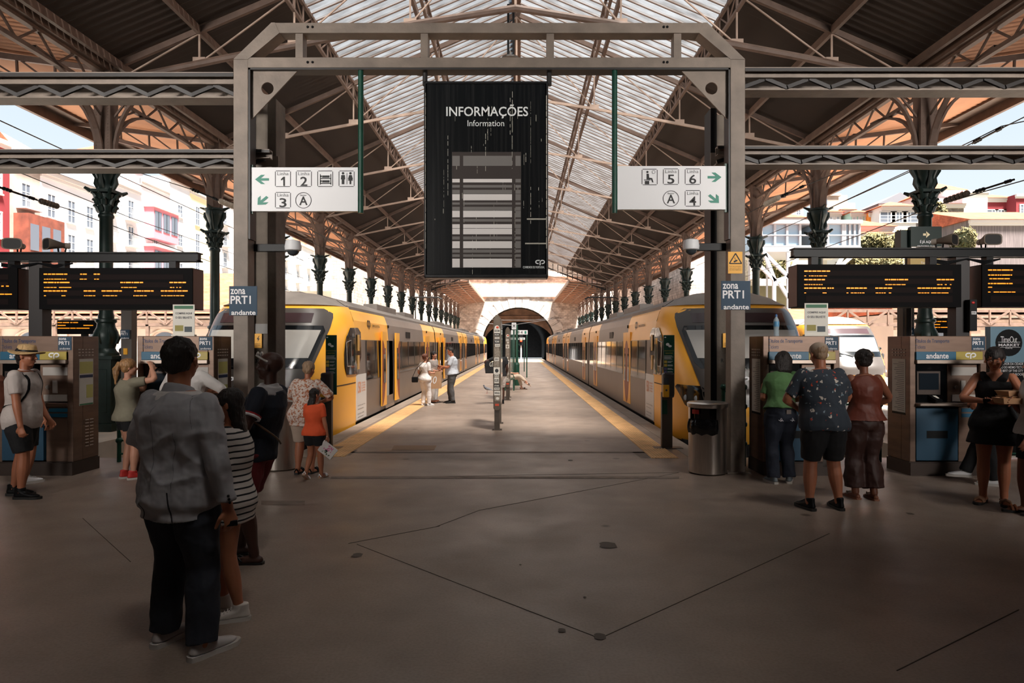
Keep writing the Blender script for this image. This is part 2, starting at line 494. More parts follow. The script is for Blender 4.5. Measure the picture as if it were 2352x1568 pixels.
for sg, nm in ((-1, 'ceiling_left_slope'), (1, 'ceiling_right_slope')):
    m = M()
    X = lambda a: RX + sg*a
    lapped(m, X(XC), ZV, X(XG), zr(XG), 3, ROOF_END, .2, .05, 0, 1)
    lapped(m, X(XG), zr(XG), X(0), zr(0), -9, 10.2, .2, .04, 0, 1)  # opaque stretch out of view, shaped to dim the foreground
    m.add([(X(XC), -9, ZV), (X(XG), -9, zr(XG)), (X(XG), 3, zr(XG)), (X(XC), 3, ZV)], [(0, 1, 2, 3)])
    struct(m, nm, [roof_dk, mat('painted_lap_shade', (34, 29, 27), .8)])  # darker tone is the shade of the laps, painted in
    m = M(); lapped(m, X(XG), zr(XG), X(.12), zr(.12), 10.2, ROOF_END, .33, .06)
    struct(m, 'ceiling_left_skylight' if sg < 0 else 'ceiling_right_skylight', glass_roof)
    # glazing bars of the skylight, one dark line at every lap
    m = M(); d = 10.2
    while d < ROOF_END:
        m.bar((X(XG), d, zr(XG)-.06), (X(.1), d, zr(.1)-.06), .022, .04)
        d += .33
    o = m.build('glazing_bars', mat('rusty_bar', (98, 74, 60), .7)); tag(o, 'rusty bars of the %s skylight slope over the platform' % ('left' if sg < 0 else 'right'), 'glazing bars')
    # outer aisle roof rising away from the valley, fascia along its edge
    m = M()
    xo = 12.57
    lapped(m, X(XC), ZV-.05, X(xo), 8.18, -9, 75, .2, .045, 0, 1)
    struct(m, 'ceiling_left_aisle' if sg < 0 else 'ceiling_right_aisle', [roof_or, mat('aisle_lap_shade', (92, 56, 42), .8)])  # brown tone paints shade at the aisle laps
    m = M(); m.box(X(xo)-.05, X(xo)+.05, -9, 75, 7.78, 8.3); m.box(X(xo-.4), X(xo), -9, 75, 8.02, 8.07)
    struct(m, 'trim_3' if sg < 0 else 'trim_4', iron_br)
    # box gutter in the valley
    m = M(); m.box(X(XC)-.16, X(XC)+.16, -9, 75, 7.42, 7.66)
    struct(m, 'trim_5' if sg < 0 else 'trim_6', iron_br)
    # low canopies between the shed and the tunnel wall
    m = M(); lapped(m, X(XC), ZV, X(4.95), 7.95, ROOF_END, 95, .3, .03, 0)
    struct(m, 'ceiling_left_canopy' if sg < 0 else 'ceiling_right_canopy', roof_or)
    m = M(); m.box(X(4.9)-.06, X(4.9)+.06, ROOF_END, 95, 7.8, 8.1); struct(m, 'trim_7' if sg < 0 else 'trim_8', iron_lt)
m = M(); m.box(RX-.14, RX+.14, -9, ROOF_END, zr(0)-.02, zr(0)+.12); struct(m, 'trim_9', iron_br)
for sg, sd in ((-1, 'left'), (1, 'right')):
    m = M(); y = ROOF_END+.6
    while y < 94.5:
        m.bar((RX+sg*8.4, y, 7.5), (RX+sg*4.95, y, 7.85), .09, .14); m.bar((RX+sg*8.4, y, 6.9), (RX+sg*6.6, y, 7.62), .06); y += 2.4
    for a, z_ in ((5.9, 7.7), (7.2, 7.58)): m.bar((RX+sg*a, ROOF_END, z_), (RX+sg*a, 94.8, z_), .07, .1)
    tag(m.build('canopy_framing', iron_lt), 'pale framing under the %s canopy next to the tunnel wall' % sd, 'roof framing')
# glazed gable strip at the end of the shed
g = thing('gable_screen', 'glazed gable strip closing the far end of the shed roof', 'gable window', (RX, ROOF_END, 9))
mg, mb = M(), M()
for sg in (-1, 1):
    for i in range(18):
        a0, a1 = XC*i/18, XC*(i+1)/18
        z0, z1 = zr(a0), zr(a1)
        mb.bar((RX+sg*a0, ROOF_END, z0-.95), (RX+sg*a0, ROOF_END, z0-.05), .07)
    mb.bar((RX, ROOF_END, zr(0)-.95), (RX+sg*XC, ROOF_END, zr(XC)-.6), .12)
    mb.bar((RX, ROOF_END, zr(0)-.05), (RX+sg*XC, ROOF_END, zr(XC)-.05), .12)
    mg.add([(RX, ROOF_END+.02, zr(0)-.95), (RX+sg*XC, ROOF_END+.02, zr(XC)-.6), (RX+sg*XC, ROOF_END+.02, zr(XC)-.05), (RX, ROOF_END+.02, zr(0)-.05)], [(0, 1, 2, 3)])
mb.build('frame', steel_d, g); mg.build('pane', glass_roof, g)

# purlins running the length of the nave: (distance from ridge, depth below roof, lattice?)
def purlin(x, z, lattice, lab):
    m = M()
    if lattice:
        m.box(x-.035, x+.035, 9, ROOF_END, z-.06, z); m.box(x-.035, x+.035, 9, ROOF_END, z-.5, z-.44)
        d = 9.0; k = 0
        while d < ROOF_END - .6:
            m.bar((x, d, z-.47), (x, d, z-.03), .03)
            m.bar((x, d, z-.47 if k % 2 else z-.03), (x, d+.62, z-.03 if k % 2 else z-.47), .025)
            d += .62; k += 1
    else:
        m.box(x-.04, x+.04, 9, ROOF_END, z-.16, z)
    tag(m.build('roof_purlin', iron_br), lab, 'roof beam')
for sg, sd in ((-1, 'left'), (1, 'right')):
    purlin(RX+sg*2.2, zr(2.2)-.1, True, 'lattice purlin halfway up the %s skylight slope' % sd)
    purlin(RX+sg*2.48, zr(2.48)-.1, False, 'plain purlin running close beside the lattice one on the %s skylight' % sd)
    purlin(RX+sg*XG, zr(XG)-.1, True, 'lattice purlin where the %s skylight meets the dark sheeting' % sd)
    purlin(RX+sg*6.6, zr(6.6)-.06, False, 'brown purlin across the middle of the dark %s sheeting' % sd)
    purlin(RX+sg*8.2, 7.62, False, 'brown purlin just above the %s valley gutter' % sd)

# trusses: rafters, tie, hangers, diagonals
def make_truss(heavy=False):
    t = thing('roof_truss', '', 'roof truss', (RX, 14, ZV), 0, 'riveted trusses across the shed')
    zt = lambda a: 8.78 - .148*a - (.004*a*a)      # tie: nearly straight, rising to the middle
    m = M()
    for s in (-1, 1): m.bar((RX+s*XC, 14, zr(XC)-.14), (RX, 14, zr(0)-.14), .08, .12)
    m.build('rafter', iron_br, t)
    m = M()
    for s in (-1, 1):
        pts = [(RX+s*a, 14, zt(a)) for a in (0, 2, 4, 6, 8.3)]
        if heavy: m.tube(pts, .075, 8)
        else:
            for p, q in zip(pts, pts[1:]): m.bar(p, q, .05, .07)
    m.build('tie', iron_lt if not heavy else iron_br, t)
    nodes = [2.2, XG, 6.6]
    m = M()
    for s in (-1, 1):
        for a in nodes: m.bar((RX+s*a, 14, zt(a)), (RX+s*a, 14, zr(a)-.2), .034)
    m.bar((RX, 14, zt(0)), (RX, 14, zr(0)-.1), .05)
    m.pieces('hanger', iron_lt, t)
    m = M()
    for s in (-1, 1):
        for a, b_ in ((0, 2.2), (2.2, XG), (XG, 6.6), (6.6, 8.3)):
            m.bar((RX+s*a, 14, zr(a)-.2), (RX+s*b_, 14, zt(b_)), .028)
    m.pieces('brace', iron_lt, t)
    m = M()
    for s in (-1, 1):
        for a in nodes: m.box(RX+s*a-.13, RX+s*a+.13, 13.97, 14.03, zt(a)-.02, zt(a)+.12)
    m.pieces('gusset', iron_lt, t)
    for s in (-1, 1):   # raking cantilever truss carrying the aisle roof
        m = M(); m.bar((RX+s*8.6, 14, 7.5), (RX+s*12.5, 14, 8.02), .08, .12); m.bar((RX+s*8.7, 14, 6.9), (RX+s*11.6, 14, 7.62), .07, .1)
        for q in range(4):
            a = 8.8+q*.8
            m.bar((RX+s*a, 14, 6.92+(a-8.7)*.25), (RX+s*(a+.02), 14, 7.5+(a-8.6)*.133), .04)
            m.bar((RX+s*a, 14, 6.92+(a-8.7)*.25), (RX+s*(a+.8), 14, 7.5+(a-7.8)*.133), .035)
        m.build('aisle_bracket', iron_br, t)
    return t
t0 = make_truss(True); t0['label'] = 'nearest roof truss, its tie a thick ribbed pipe above the gantry'
t1 = make_truss(False); t1.location.y = 19; t1['label'] = 'second roof truss with a thin straight tie, behind the thick one'
TR = ['third', 'fourth', 'fifth', 'sixth', 'seventh', 'eighth', 'ninth', 'tenth', 'eleventh']
for k in range(9):
    c = copy_tree(t1); c.location.y = 24 + 5*k
    c['label'] = '%s roof truss down the shed counting from the camera' % TR[k]
# ladder-like lattice rails between the valley columns along the sides
for sg, sd in ((-1, 'left'), (1, 'right')):
    m = M(); x = RX+sg*XC
    m.box(x-.05, x+.05, 10, 95, 6.95, 7.03); m.box(x-.05, x+.05, 10, 95, 7.36, 7.44)
    d = 10.0; k = 0
    while d < 95:
        m.bar((x, d, 7.0 if k % 2 else 7.4), (x, d+.5, 7.4 if k % 2 else 7.0), .035); d += .5; k += 1
    tag(m.build('lattice_girder', iron_br), 'lattice girder under the %s valley gutter on the iron columns' % sd, 'girder')

# ---------------------------------------------------------------- cast iron columns
def make_column():
    t = thing('iron_column', '', 'column', (0, 0, 0), 0, 'cast iron columns')
    m = M(); m.box(-.29, .29, -.29, .29, -.03, .14); m.box(-.25, .25, -.25, .25, .14, 1.45); m.box(-.3, .3, -.3, .3, 1.45, 1.53)
    for s in (-1, 1):
        m.box(-.17, .17, s*.25-.012, s*.25+.012, .35, 1.25); m.box(s*.25-.012, s*.25+.012, -.17, .17, .35, 1.25)
    m.build('pedestal', iron_gr, t, bevel=.008)
    m = M(); m.lathe([(.25, 1.53), (.25, 1.58), (.2, 1.62), (.17, 1.68), (.19, 1.76), (.235, 1.9), (.225, 2.02), (.175, 2.12), (.165, 2.2),
                      (.2, 2.23), (.2, 2.28), (.15, 2.3), (.15, 2.36), (.133, 2.42), (.125, 4.38), (.15, 4.41), (.15, 4.45), (.13, 4.48)], n=20)
    for k in range(8):
        a = k*math.pi/4
        m.tube([(.2*math.cos(a), .2*math.sin(a), 1.78), (.25*math.cos(a), .25*math.sin(a), 1.9), (.2*math.cos(a), .2*math.sin(a), 2.06)], [.03, .022, .01], 6)
    m.build('shaft', iron_gr, t, smooth=40)
    m = M()
    m.lathe([(.13, 4.48), (.145, 4.58), (.16, 4.73), (.2, 4.88), (.16, 4.9)], n=16)
    for ring, (z, r_) in enumerate(((4.52, .14), (4.66, .155), (4.78, .18))):    # two rows of curled leaves and volutes
        for k in range(8):
            a = (k + .5*(ring % 2))*math.pi/4; c_, s_ = math.cos(a), math.sin(a)
            m.tube([(r_*c_, r_*s_, z), ((r_+.03)*c_, (r_+.03)*s_, z+.08), ((r_+.085)*c_, (r_+.085)*s_, z+.12), ((r_+.095)*c_, (r_+.095)*s_, z+.09)], [.045, .042, .026, .012], 6)
    m.box(-.24, .24, -.24, .24, 4.9, 4.96)
    for sx_ in (-1, 1):
        for sy_ in (-1, 1): m.tube([(sx_*.2, sy_*.2, 4.92), (sx_*.28, sy_*.28, 4.98)], [.05, .03], 6)
    # bulb of scrolls above the capital
    m.lathe([(.17, 4.96), (.14, 5.03), (.13, 5.12), (.19, 5.28), (.235, 5.4), (.25, 5.48), (.24, 5.54), (.27, 5.55), (.27, 5.6), (.2, 5.61)], n=16)
    for k in range(4):
        a = k*math.pi/2; c_, s_ = math.cos(a), math.sin(a)
        m.tube([(.14*c_, .14*s_, 5.0), (.2*c_, .2*s_, 5.12), (.2*c_, .2*s_, 5.24), (.27*c_, .27*s_, 5.38), (.27*c_, .27*s_, 5.5)], [.05, .06, .04, .06, .05], 8)
        m.tube([(.25*c_, .25*s_, 5.58), (.42*c_, .42*s_, 5.64)], [.05, .02], 6)
    m.build('capital', iron_gr, t, smooth=40)
    m = M()      # riveted box post
    for s in (-1, 1):
        m.box(-.16, .16, s*.13-.012, s*.13+.012, 5.6, 7.6); m.box(s*.15-.02, s*.15+.02, -.14, .14, 5.6, 7.6)
        for q in range(30):
            z = 5.68+q*.063
            for sx_ in (-.12, .12): m.box(sx_-.008, sx_+.008, s*.142-.008, s*.142+.008, z, z+.016)
    m.build('post', iron_br, t)
    def arc(dirx, diry, reach, nm):
        pts = []
        for i in range(9):
            u = i/8; a = u*math.pi/2
            r_ = .17 + (reach-.17)*(1-math.cos(a))
            z = 5.62 + (7.05-5.62)*math.sin(a)
            pts.append(V((dirx*r_, diry*r_, z)))
        m = M(); side = V((diry, dirx, 0))
        for p, q in zip(pts, pts[1:]): m.bar(p, q, .1, .05, up=side.cross(q-p) if False else (0, 0, 1))
        m.bar(V((dirx*.17, diry*.17, 6.5)), V((dirx*reach*.55, diry*reach*.55, 7.03)), .035)
        m.build('bracket', iron_br, t)
    arc(1, 0, 1.05, ''); arc(-1, 0, 1.05, ''); arc(0, 1, 2.1, ''); arc(0, -1, 2.1, '')
    return t
c0 = make_column()
NM = ['first', 'second', 'third', 'fourth', 'fifth', 'sixth', 'seventh', 'eighth', 'ninth', 'tenth', 'eleventh', 'twelfth', 'thirteenth', 'fourteenth', 'fifteenth', 'sixteenth', 'seventeenth']
for sg, sd in ((-1, 'left'), (1, 'right')):
    for k in range(17):
        c = c0 if (sg == -1 and k == 0) else copy_tree(c0)
        c.location = (RX+sg*XC, 14+5*k, 0 if True else 0)
        c['label'] = ('%s dark green cast iron column with leafy capital in the %s row, from the camera' % (NM[k], sd))
# ---------------------------------------------------------------- tunnel portal and retaining walls
D_T = 95.0; RT = 5.2; ZS = 1.9
m = M()
def arch_wall(m, x0, x1, y0, y1, z0, z1, cx, r, zs, n=24):
    """wall with an arched opening down to z0"""
    pts = [(cx-r, z0), (cx-r, zs)] + [(cx-r*math.cos(math.pi*i/n), zs+r*math.sin(math.pi*i/n)) for i in range(1, n)] + [(cx+r, zs), (cx+r, z0)]
    for (xa, za), (xb, zb) in zip(pts, pts[1:]):
        if abs(xa-xb) < 1e-6: continue
        for y, o in ((y0, 0), (y1, 1)):
            q = [(xa, y, za), (xb, y, zb), (xb, y, z1), (xa, y, z1)]
            m.add(q, [(0, 1, 2, 3) if o == 0 else (3, 2, 1, 0)])
    for (xa, za), (xb, zb) in zip(pts, pts[1:]): m.add([(xa, y0, za), (xa, y1, za), (xb, y1, zb), (xb, y0, zb)], [(0, 1, 2, 3)])
    m.box(x0, cx-r, y0, y1, z0, z1); m.box(cx+r, x1, y0, y1, z0, z1)
arch_wall(m, -15, 15, D_T, D_T+1.2, -1.2, 14.5, -.1, RT, ZS)
m.box(-15, 15, D_T-.25, D_T, 8.55, 8.85); m.box(-15, 15, D_T-.35, D_T+1.3, 11.4, 11.8)
struct(m, 'wall_tunnel', stone)
m = M()
for i in range(19):       # voussoirs
    a0, a1 = math.pi*i/19+.006, math.pi*(i+1)/19-.006
    r0, r1 = RT-.02, RT+(1.15 if i % 2 else 1.5)
    pts = [(-.1-r0*math.cos(a0), ZS+r0*math.sin(a0)), (-.1-r0*math.cos(a1), ZS+r0*math.sin(a1)), (-.1-r1*math.cos(a1), ZS+r1*math.sin(a1)), (-.1-r1*math.cos(a0), ZS+r1*math.sin(a0))]
    m.prism(list(reversed(pts)), D_T-.1, D_T+.02)
struct(m, 'trim_10', mat('pale_voussoir', (206, 194, 184), .9, 0, .2, 2))
m = M(); n = 24       # inner portal with a flatter arch
for i in range(n):
    xa, xb = -5.2+10.2*i/n, -5.2+10.2*(i+1)/n
    za, zb3 = 1.9+3.3*math.sqrt(max(0, 1-((xa+.1)/5.2)**2)), 1.9+3.3*math.sqrt(max(0, 1-((xb+.1)/5.2)**2))
    m.prism([(xa, za), (xb, zb3), (xb, 7.6), (xa, 7.6)], 99, 99.6)
    m.box(xa+.1, xa+.22, 98.9, 99, 5.3, 5.9)
m.box(-5.2, 5.0, 98.85, 99, 5.9, 6.05)
struct(m, 'wall_inner_portal', mat('sooty_brown_stone', (150, 118, 98), .9, 0, .5, 1.2))
m = M()
tun = []
for y in (D_T+.5, D_T+60):
    tun.append([(-.1-RT, y, -1.2)] + [(-.1-RT*math.cos(math.pi*i/16), y, ZS+RT*math.sin(math.pi*i/16)) for i in range(17)] + [(-.1+RT, y, -1.2)])
m.loft(tun, closed=False); m.add([tuple(p) for p in tun[1]], [tuple(range(len(tun[1])))])
struct(m, 'wall_tunnel_lining', mat('sooty_stone', (38, 34, 32), .95, 0, .5, 2))
for sg, nm in ((-1, 'wall_retaining_left'), (1, 'wall_retaining_right')):
    m = M(); x = sg*14.2
    m.box(x, x+sg*1.5, 56, D_T+1, -1.2, 9.4); m.box(x-sg*.15, x+sg*1.6, 56, D_T+1, 9.4, 9.75)
    struct(m, nm, stone)
struct(M().box(-60, -6, 96.3, 175, -1.2, 9.5).box(6, 60, 96.3, 175, -1.2, 9.5).box(-6, 6, 96.3, 175, 7.6, 9.5), 'ground_hill', mat('hill_ground', (140, 128, 110), .95, 0, .4, .3))
# ================================================================ gantry with hanging signs
DG = 9.26
gx0, gx1 = PX(543, DG), PX(1706, DG)
zt_, zb_ = PZ(60, DG), PZ(140, DG)
g = thing('sign_gantry', 'large taupe steel portal frame standing across the platform end with chamfered top corners', 'gantry', (-.4, DG, 0))
d0, d1 = DG-.1, DG+.12
pw = .2
for x in (gx0, gx1-pw):
    m = M(); m.box(x, x+pw, d0, d1, 0, zb_-.02)
    m.box(x-.06, x+pw+.06, d0-.06, d1+.06, 0, .02)
    m.build('post', steel_p, g, bevel=.006)
xi = .54          # where the chamfer reaches the top beam
m = M(); m.box(gx0+xi, gx1-xi, d0, d1, zt_-.14, zt_); m.build('top_beam', steel_p, g, bevel=.006)
m = M(); m.box(gx0+.19, gx1-.19, d0+.002, d1-.002, zb_-.13, zb_+.01); m.build('bottom_beam', steel_p, g, bevel=.006)
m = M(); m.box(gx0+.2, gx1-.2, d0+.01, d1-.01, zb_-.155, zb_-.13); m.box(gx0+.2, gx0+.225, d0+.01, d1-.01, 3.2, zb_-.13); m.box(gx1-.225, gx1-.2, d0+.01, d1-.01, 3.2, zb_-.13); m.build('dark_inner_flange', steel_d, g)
for s, xa, xb in ((0, gx0, gx0+xi), (1, gx1, gx1-xi)):
    m = M()
    if s == 0: pts = [(xa, zb_-.02), (xa+.2, zb_-.02), (xb+.09, zt_-.14), (xb+.03, zt_), (xb-.02, zt_)]
    else: pts = [(xa-.2, zb_-.02), (xa, zb_-.02), (xb+.02, zt_), (xb-.03, zt_), (xb-.09, zt_-.14)]
    m.prism(pts, d0-.004, d1+.004); m.build('corner_brace', steel_p, g)
for x_ in (683, 968, 1255, 1545):
    m = M(); x = PX(x_, DG); m.box(x, x+.1, d0+.02, d1-.02, zb_, zt_-.1); m.build('strut', steel_p, g)
for s, xe in ((1, gx0+pw), (-1, gx1-pw)):     # triangular gussets with a round hole
    n = 20; hx, hz, hr = xe+s*.24, zb_-.44+.05, .085
    tri = [V((xe, zb_-.14)), V((xe+s*.66, zb_-.14)), V((xe, zb_-.84))]
    # fan between the outline and the hole
    m = M(); ring = []; out = []
    cpt = V((hx, hz))
    for i in range(n*2):
        a = 2*math.pi*i/(n*2); dr = V((math.cos(a), math.sin(a)))
        best = 9
        for p, q in ((tri[0], tri[1]), (tri[1], tri[2]), (tri[2], tri[0])):
            e = q-p; den = dr.x*e.y-dr.y*e.x
            if abs(den) < 1e-9: continue
            t_ = ((p.x-cpt.x)*e.y-(p.y-cpt.y)*e.x)/den; u = ((p.x-cpt.x)*dr.y-(p.y-cpt.y)*dr.x)/den
            if t_ > 0 and -.001 <= u <= 1.001: best = min(best, t_)
        out.append(cpt+dr*best); ring.append(cpt+dr*hr)
    # snap the nearest outline samples to the three corners
    for tv in tri:
        k = min(range(n*2), key=lambda i: (out[i]-tv).length); out[k] = tv
    for k in range(n*2):
        j = (k+1) % (n*2)
        for y in (DG-.03, DG-.01):
            m.add([(out[k].x, y, out[k].y), (out[j].x, y, out[j].y), (ring[j].x, y, ring[j].y), (ring[k].x, y, ring[k].y)], [(0, 1, 2, 3)])
        m.add([(ring[k].x, DG-.03, ring[k].y), (ring[j].x, DG-.03, ring[j].y), (ring[j].x, DG-.01, ring[j].y), (ring[k].x, DG-.01, ring[k].y)], [(0, 1, 2, 3)])
        m.add([(out[k].x, DG-.03, out[k].y), (out[j].x, DG-.03, out[j].y), (out[j].x, DG-.01, out[j].y), (out[k].x, DG-.01, out[k].y)], [(0, 1, 2, 3)])
    m.build('gusset_plate', steel_p, g)
m = M()
for x_ in (712, 723, 1521, 1529):
    for zc in (zb_-.06, zt_-.06): m.ell((PX(x_, DG), d0-.005, zc), (.018, .015, .018), n=8)
m.build('bolts', black, g)

# ---------------------------------------------------------------- information board
DB = 9.2
ix0, ix1, iz0, iz1 = PX(974, DB), PX(1259, DB), PZ(638, DB), PZ(187, DB)
b = thing('information_board', 'tall black glass information board streaked with drips, hanging in the middle of the gantry', 'information board', ((ix0+ix1)/2, DB, iz0))
m = M()
m.box(ix0, ix1, DB-.02, DB+.24, iz1-.035, iz1); m.box(ix0, ix1, DB-.02, DB+.24, iz0, iz0+.05)
m.box(ix0, ix0+.03, DB-.02, DB+.24, iz0, iz1); m.box(ix1-.03, ix1, DB-.02, DB+.24, iz0, iz1); m.box(ix0+.03, ix1-.03, DB+.18, DB+.22, iz0+.02, iz1-.02)
m.build('frame', mat('black_bare_frame', (38, 38, 40), .35, .3, .5, 14), b, bevel=.012)
m = M(); m.box(ix0+.04, ix1-.04, DB, DB+.03, iz0+.05, iz1-.03)
m.build('front_glass', mat('black_glass_streaked', (15, 17, 19), .22, col2=(44, 44, 44), stretch=(26, 1, .5), scale=1.2, thr=(.45, .95)), b)
def bp(x, y): return V((PX(x, DB), DB-.004, PZ(y, DB)))
sx0, sx1, sy0, sy1 = 1038, 1197, 349, 615
m = M(); m.box(PX(sx0, DB), PX(sx1, DB), DB-.003, DB, PZ(sy1, DB), PZ(sy0, DB))
m.build('screen', mat('unlit_screen', (72, 66, 64), .2), b)
lite = mat('pale_screen_row', (206, 200, 196), .3, emit=.12); mid_ = mat('grey_screen_row', (120, 116, 113), .3, emit=.02)
mk = M()
for y0, y1, k in ((358, 381, 1), (411, 419, 0), (425, 431, 1), (436, 445, 1), (446, 460, 0), (465, 470, 1), (475, 483, 1), (484, 499, 0),
                  (503, 509, 1), (515, 524, 0), (525, 538, 0), (543, 550, 1), (554, 570, 0), (573, 580, 1), (584, 590, 1), (594, 614, 0)):
    mk.box(PX(sx0+1, DB), PX(1056, DB), DB-.006, DB-.003, PZ(y1, DB), PZ(y0, DB), k)
    mk.box(PX(1064, DB), PX(1176, DB), DB-.006, DB-.003, PZ(y1, DB), PZ(y0, DB), k)
    mk.box(PX(1184, DB), PX(sx1-1, DB), DB-.006, DB-.003, PZ(y1, DB), PZ(y0, DB), 1)
mk.build('screen_rows', [lite, mid_], b)
m = M()
m.text('INFORMAÇÕES', bp(1025, 272), FX, FZ, PX(1213, DB)-PX(1025, DB), PZ(240, DB)-PZ(272, DB), bold=.012)
m.text('Information', bp(1074, 290), FX, FZ, PX(1158, DB)-PX(1074, DB), PZ(276, DB)-PZ(290, DB))
m.text('COMBOIOS DE PORTUGAL', bp(1201, 616), FX, FZ, PX(1251, DB)-PX(1201, DB), PZ(611, DB)-PZ(616, DB), bold=.015)
def cp_logo(m, o, ux, uz, w_, h_, off=V((0, -.002, 0)), thick=.2, mi=None):
    """interlocked c and p drawn as two ribbons"""
    o, ux, uz = V(o), V(ux), V(uz); nrm = ux.cross(uz)
    def strip(pts, t_, lift):
        P = [o+ux*(x*w_)+uz*(y*h_)+off+nrm*lift for x, y in pts]; vs = []
        for k, p in enumerate(P):
            d = (P[min(k+1, len(P)-1)]-P[max(k-1, 0)]).normalized(); s_ = d.cross(nrm).normalized()*t_/2
            vs += [p-s_, p+s_]
        m.add(vs, [(2*k, 2*k+1, 2*k+3, 2*k+2) for k in range(len(P)-1)], mi)
    def arc_(cx, cy, rx, ry, a0, a1, n=14): return [(cx+rx*math.cos(R(a0+(a1-a0)*i/n)), cy+ry*math.sin(R(a0+(a1-a0)*i/n))) for i in range(n+1)]
    t_ = h_*thick
    strip([(.48, .92)]+arc_(.27, .62, .2, .3, 90, 270)+[(.36, .32)], t_, 0)
    strip([(.5, .02), (.5, .3), (.5, .6)]+arc_(.73, .62, .2, .3, 150, -90)+[(.64, .32)], t_, .0004)
cp_logo(m, bp(1229, 609), FX, FZ, PX(1252, DB)-PX(1229, DB), PZ(597, DB)-PZ(609, DB))
m.build('lettering', mat('white_letter', (226, 228, 228), .5), b)
m = M()      # bird lime drips
rd = random.Random(3)
for i in range(46):
    x = rd.uniform(ix0+.08, ix1-.08); z = rd.uniform(iz0+.4, iz1-.05); L_ = rd.choice([.02, .05, .1, .5, .8]); wd = rd.uniform(.0012, .0035)
    z1_ = z
    while z1_ > max(z-L_, iz0+.1):
        h_ = rd.uniform(.01, .09); m.box(x-wd, x+wd, DB-.0045, DB-.001, z1_-h_, z1_); z1_ -= h_+rd.uniform(0, .05)
for x_, w_ in ((1260-5, .006), (978, .003)):
    z = iz0+.4
    while z < iz1-.2:
        h_ = rd.uniform(.05, .2); m.box(PX(x_, DB)-w_, PX(x_, DB)+w_, DB-.024, DB-.019, z, z+h_*.9); z += h_
for x_, y_ in ((1210, 502), (1206, 558)): m.box(PX(x_, DB), PX(1255, DB), DB-.02, DB-.001, PZ(y_+3, DB), PZ(y_, DB))
m.build('lime_streaks', mat('lime_streak', (176, 172, 160), .8), b)
for x_ in (974, 1262):
    m = M(); x = PX(x_, DB); m.tube([(x, DB+.1, iz1-.02), (x, DB+.1, zb_-.1)], .035, 10); m.box(x-.12, x+.12, DB, DB+.2, zb_-.15, zb_-.125)
    m.build('hanger', steel_d, b)

# ---------------------------------------------------------------- direction signs
DS = 9.2
teal = mat('teal_green', (38, 134, 112), .5); ink = mat('black_ink', (22, 22, 24), .6); greyink = mat('grey_ink', (110, 110, 112), .6)
def sp(x, y, e=.004): return V((PX(x, DS), DS-e, PZ(y, DS)))
def rrect_line(m, x0, y0, x1, y1, t_=1.3, mi=0):
    for a in ((x0+2, y0, x1-2, y0+t_), (x0+2, y1-t_, x1-2, y1), (x0, y0+2, x0+t_, y1-2), (x1-t_, y0+2, x1, y1-2)):
        m.box(PX(a[0], DS), PX(a[2], DS), DS-.004, DS-.001, PZ(a[3], DS), PZ(a[1], DS), mi)
def ring_line(m, x, y, r_, t_=1.3, n=28, mi=0):
    for i in range(n):
        a0, a1 = 2*math.pi*i/n, 2*math.pi*(i+1)/n
        P = [sp(x+q*math.cos(a), y+q*math.sin(a)) for q, a in ((r_, a0), (r_, a1), (r_-t_, a1), (r_-t_, a0))]
        m.add(P, [(0, 1, 2, 3)], mi)
def poly(m, pts, mi=0, e=.004): m.add([sp(x, y, e) for x, y in pts], [tuple(range(len(pts)))], mi)
def arrow(m, x, y, ang, mi):
    base = [(16, 0), (2, -13), (-7, -13), (3, -3.4), (-16, -3.4), (-16, 3.4), (3, 3.4), (-7, 13), (2, 13)]
    c_, s_ = math.cos(R(ang)), math.sin(R(ang))
    poly(m, [(x+(u*c_-v_*s_)*1.0, y+(u*s_+v_*c_)*.82) for u, v_ in base], mi)
def linha(m, x, y, n_):
    rrect_line(m, x-18, y-19, x+18, y+18)
    m.text('Linha', sp(x-13, y-8.5), FX, FZ, PX(x+13, DS)-PX(x-13, DS), PZ(0, DS)-PZ(7.5, DS), 1)
    w_ = 16
    if n_ == '1':
        poly(m, [(x+1, y-5), (x+4.5, y-5), (x+4.5, y+16), (x+.8, y+16), (x+.8, y+1), (x-4.5, y+3.5), (x-4.5, y+.3)])
        return
    m.text(n_, sp(x-w_/2, y+16), FX, FZ, PX(w_, DS)-PX(0, DS), PZ(0, DS)-PZ(21, DS), 0, bold=.012)
def sector(m, x, y):
    ring_line(m, x, y, 18.5)
    m.text('Sector', sp(x-7.5, y-10), FX, FZ, PX(15, DS)-PX(0, DS), PZ(0, DS)-PZ(4, DS), 0)
    m.text('A', sp(x-9.5, y+11), FX, FZ, PX(19, DS)-PX(0, DS), PZ(0, DS)-PZ(20, DS), 0, bold=.012)
def signboard(x0, x1, y0, y1, lab, poleside):
    t = thing('direction_sign', lab, 'sign', (PX((x0+x1)/2, DS), DS, PZ(y1, DS)))
    m = M(); m.box(PX(x0, DS), PX(x1, DS), DS, DS+.07, PZ(y1, DS), PZ(y0, DS)); m.build('panel', white, t, bevel=.004)
    px_ = PX(828, DS) if poleside > 0 else PX(1412, DS)
    m = M(); m.tube([(px_, DS+.02, PZ(489, DS)), (px_, DS+.02, zb_-.12)], .037, 12); m.build('hanging_pole', green_p, t, smooth=50)
    x = PX(x0-2 if poleside > 0 else x1+3, DS)
    m = M(); m.box(x-.03, x+.03, DS+.005, DS+.05, PZ(y1+6, DS), PZ(y0-6, DS)); m.build('bracket', green_p, t)
    return t
sA = signboard(577, 822, 384, 485, 'white direction sign with tracks 1, 2 and 3 at the left gantry leg', 1)
m = M()
arrow(m, 602, 412, 180, 2); arrow(m, 603, 461, 135, 2)
linha(m, 650, 411, '1'); linha(m, 698, 411, '2'); linha(m, 650, 460, '3'); sector(m, 697, 460)
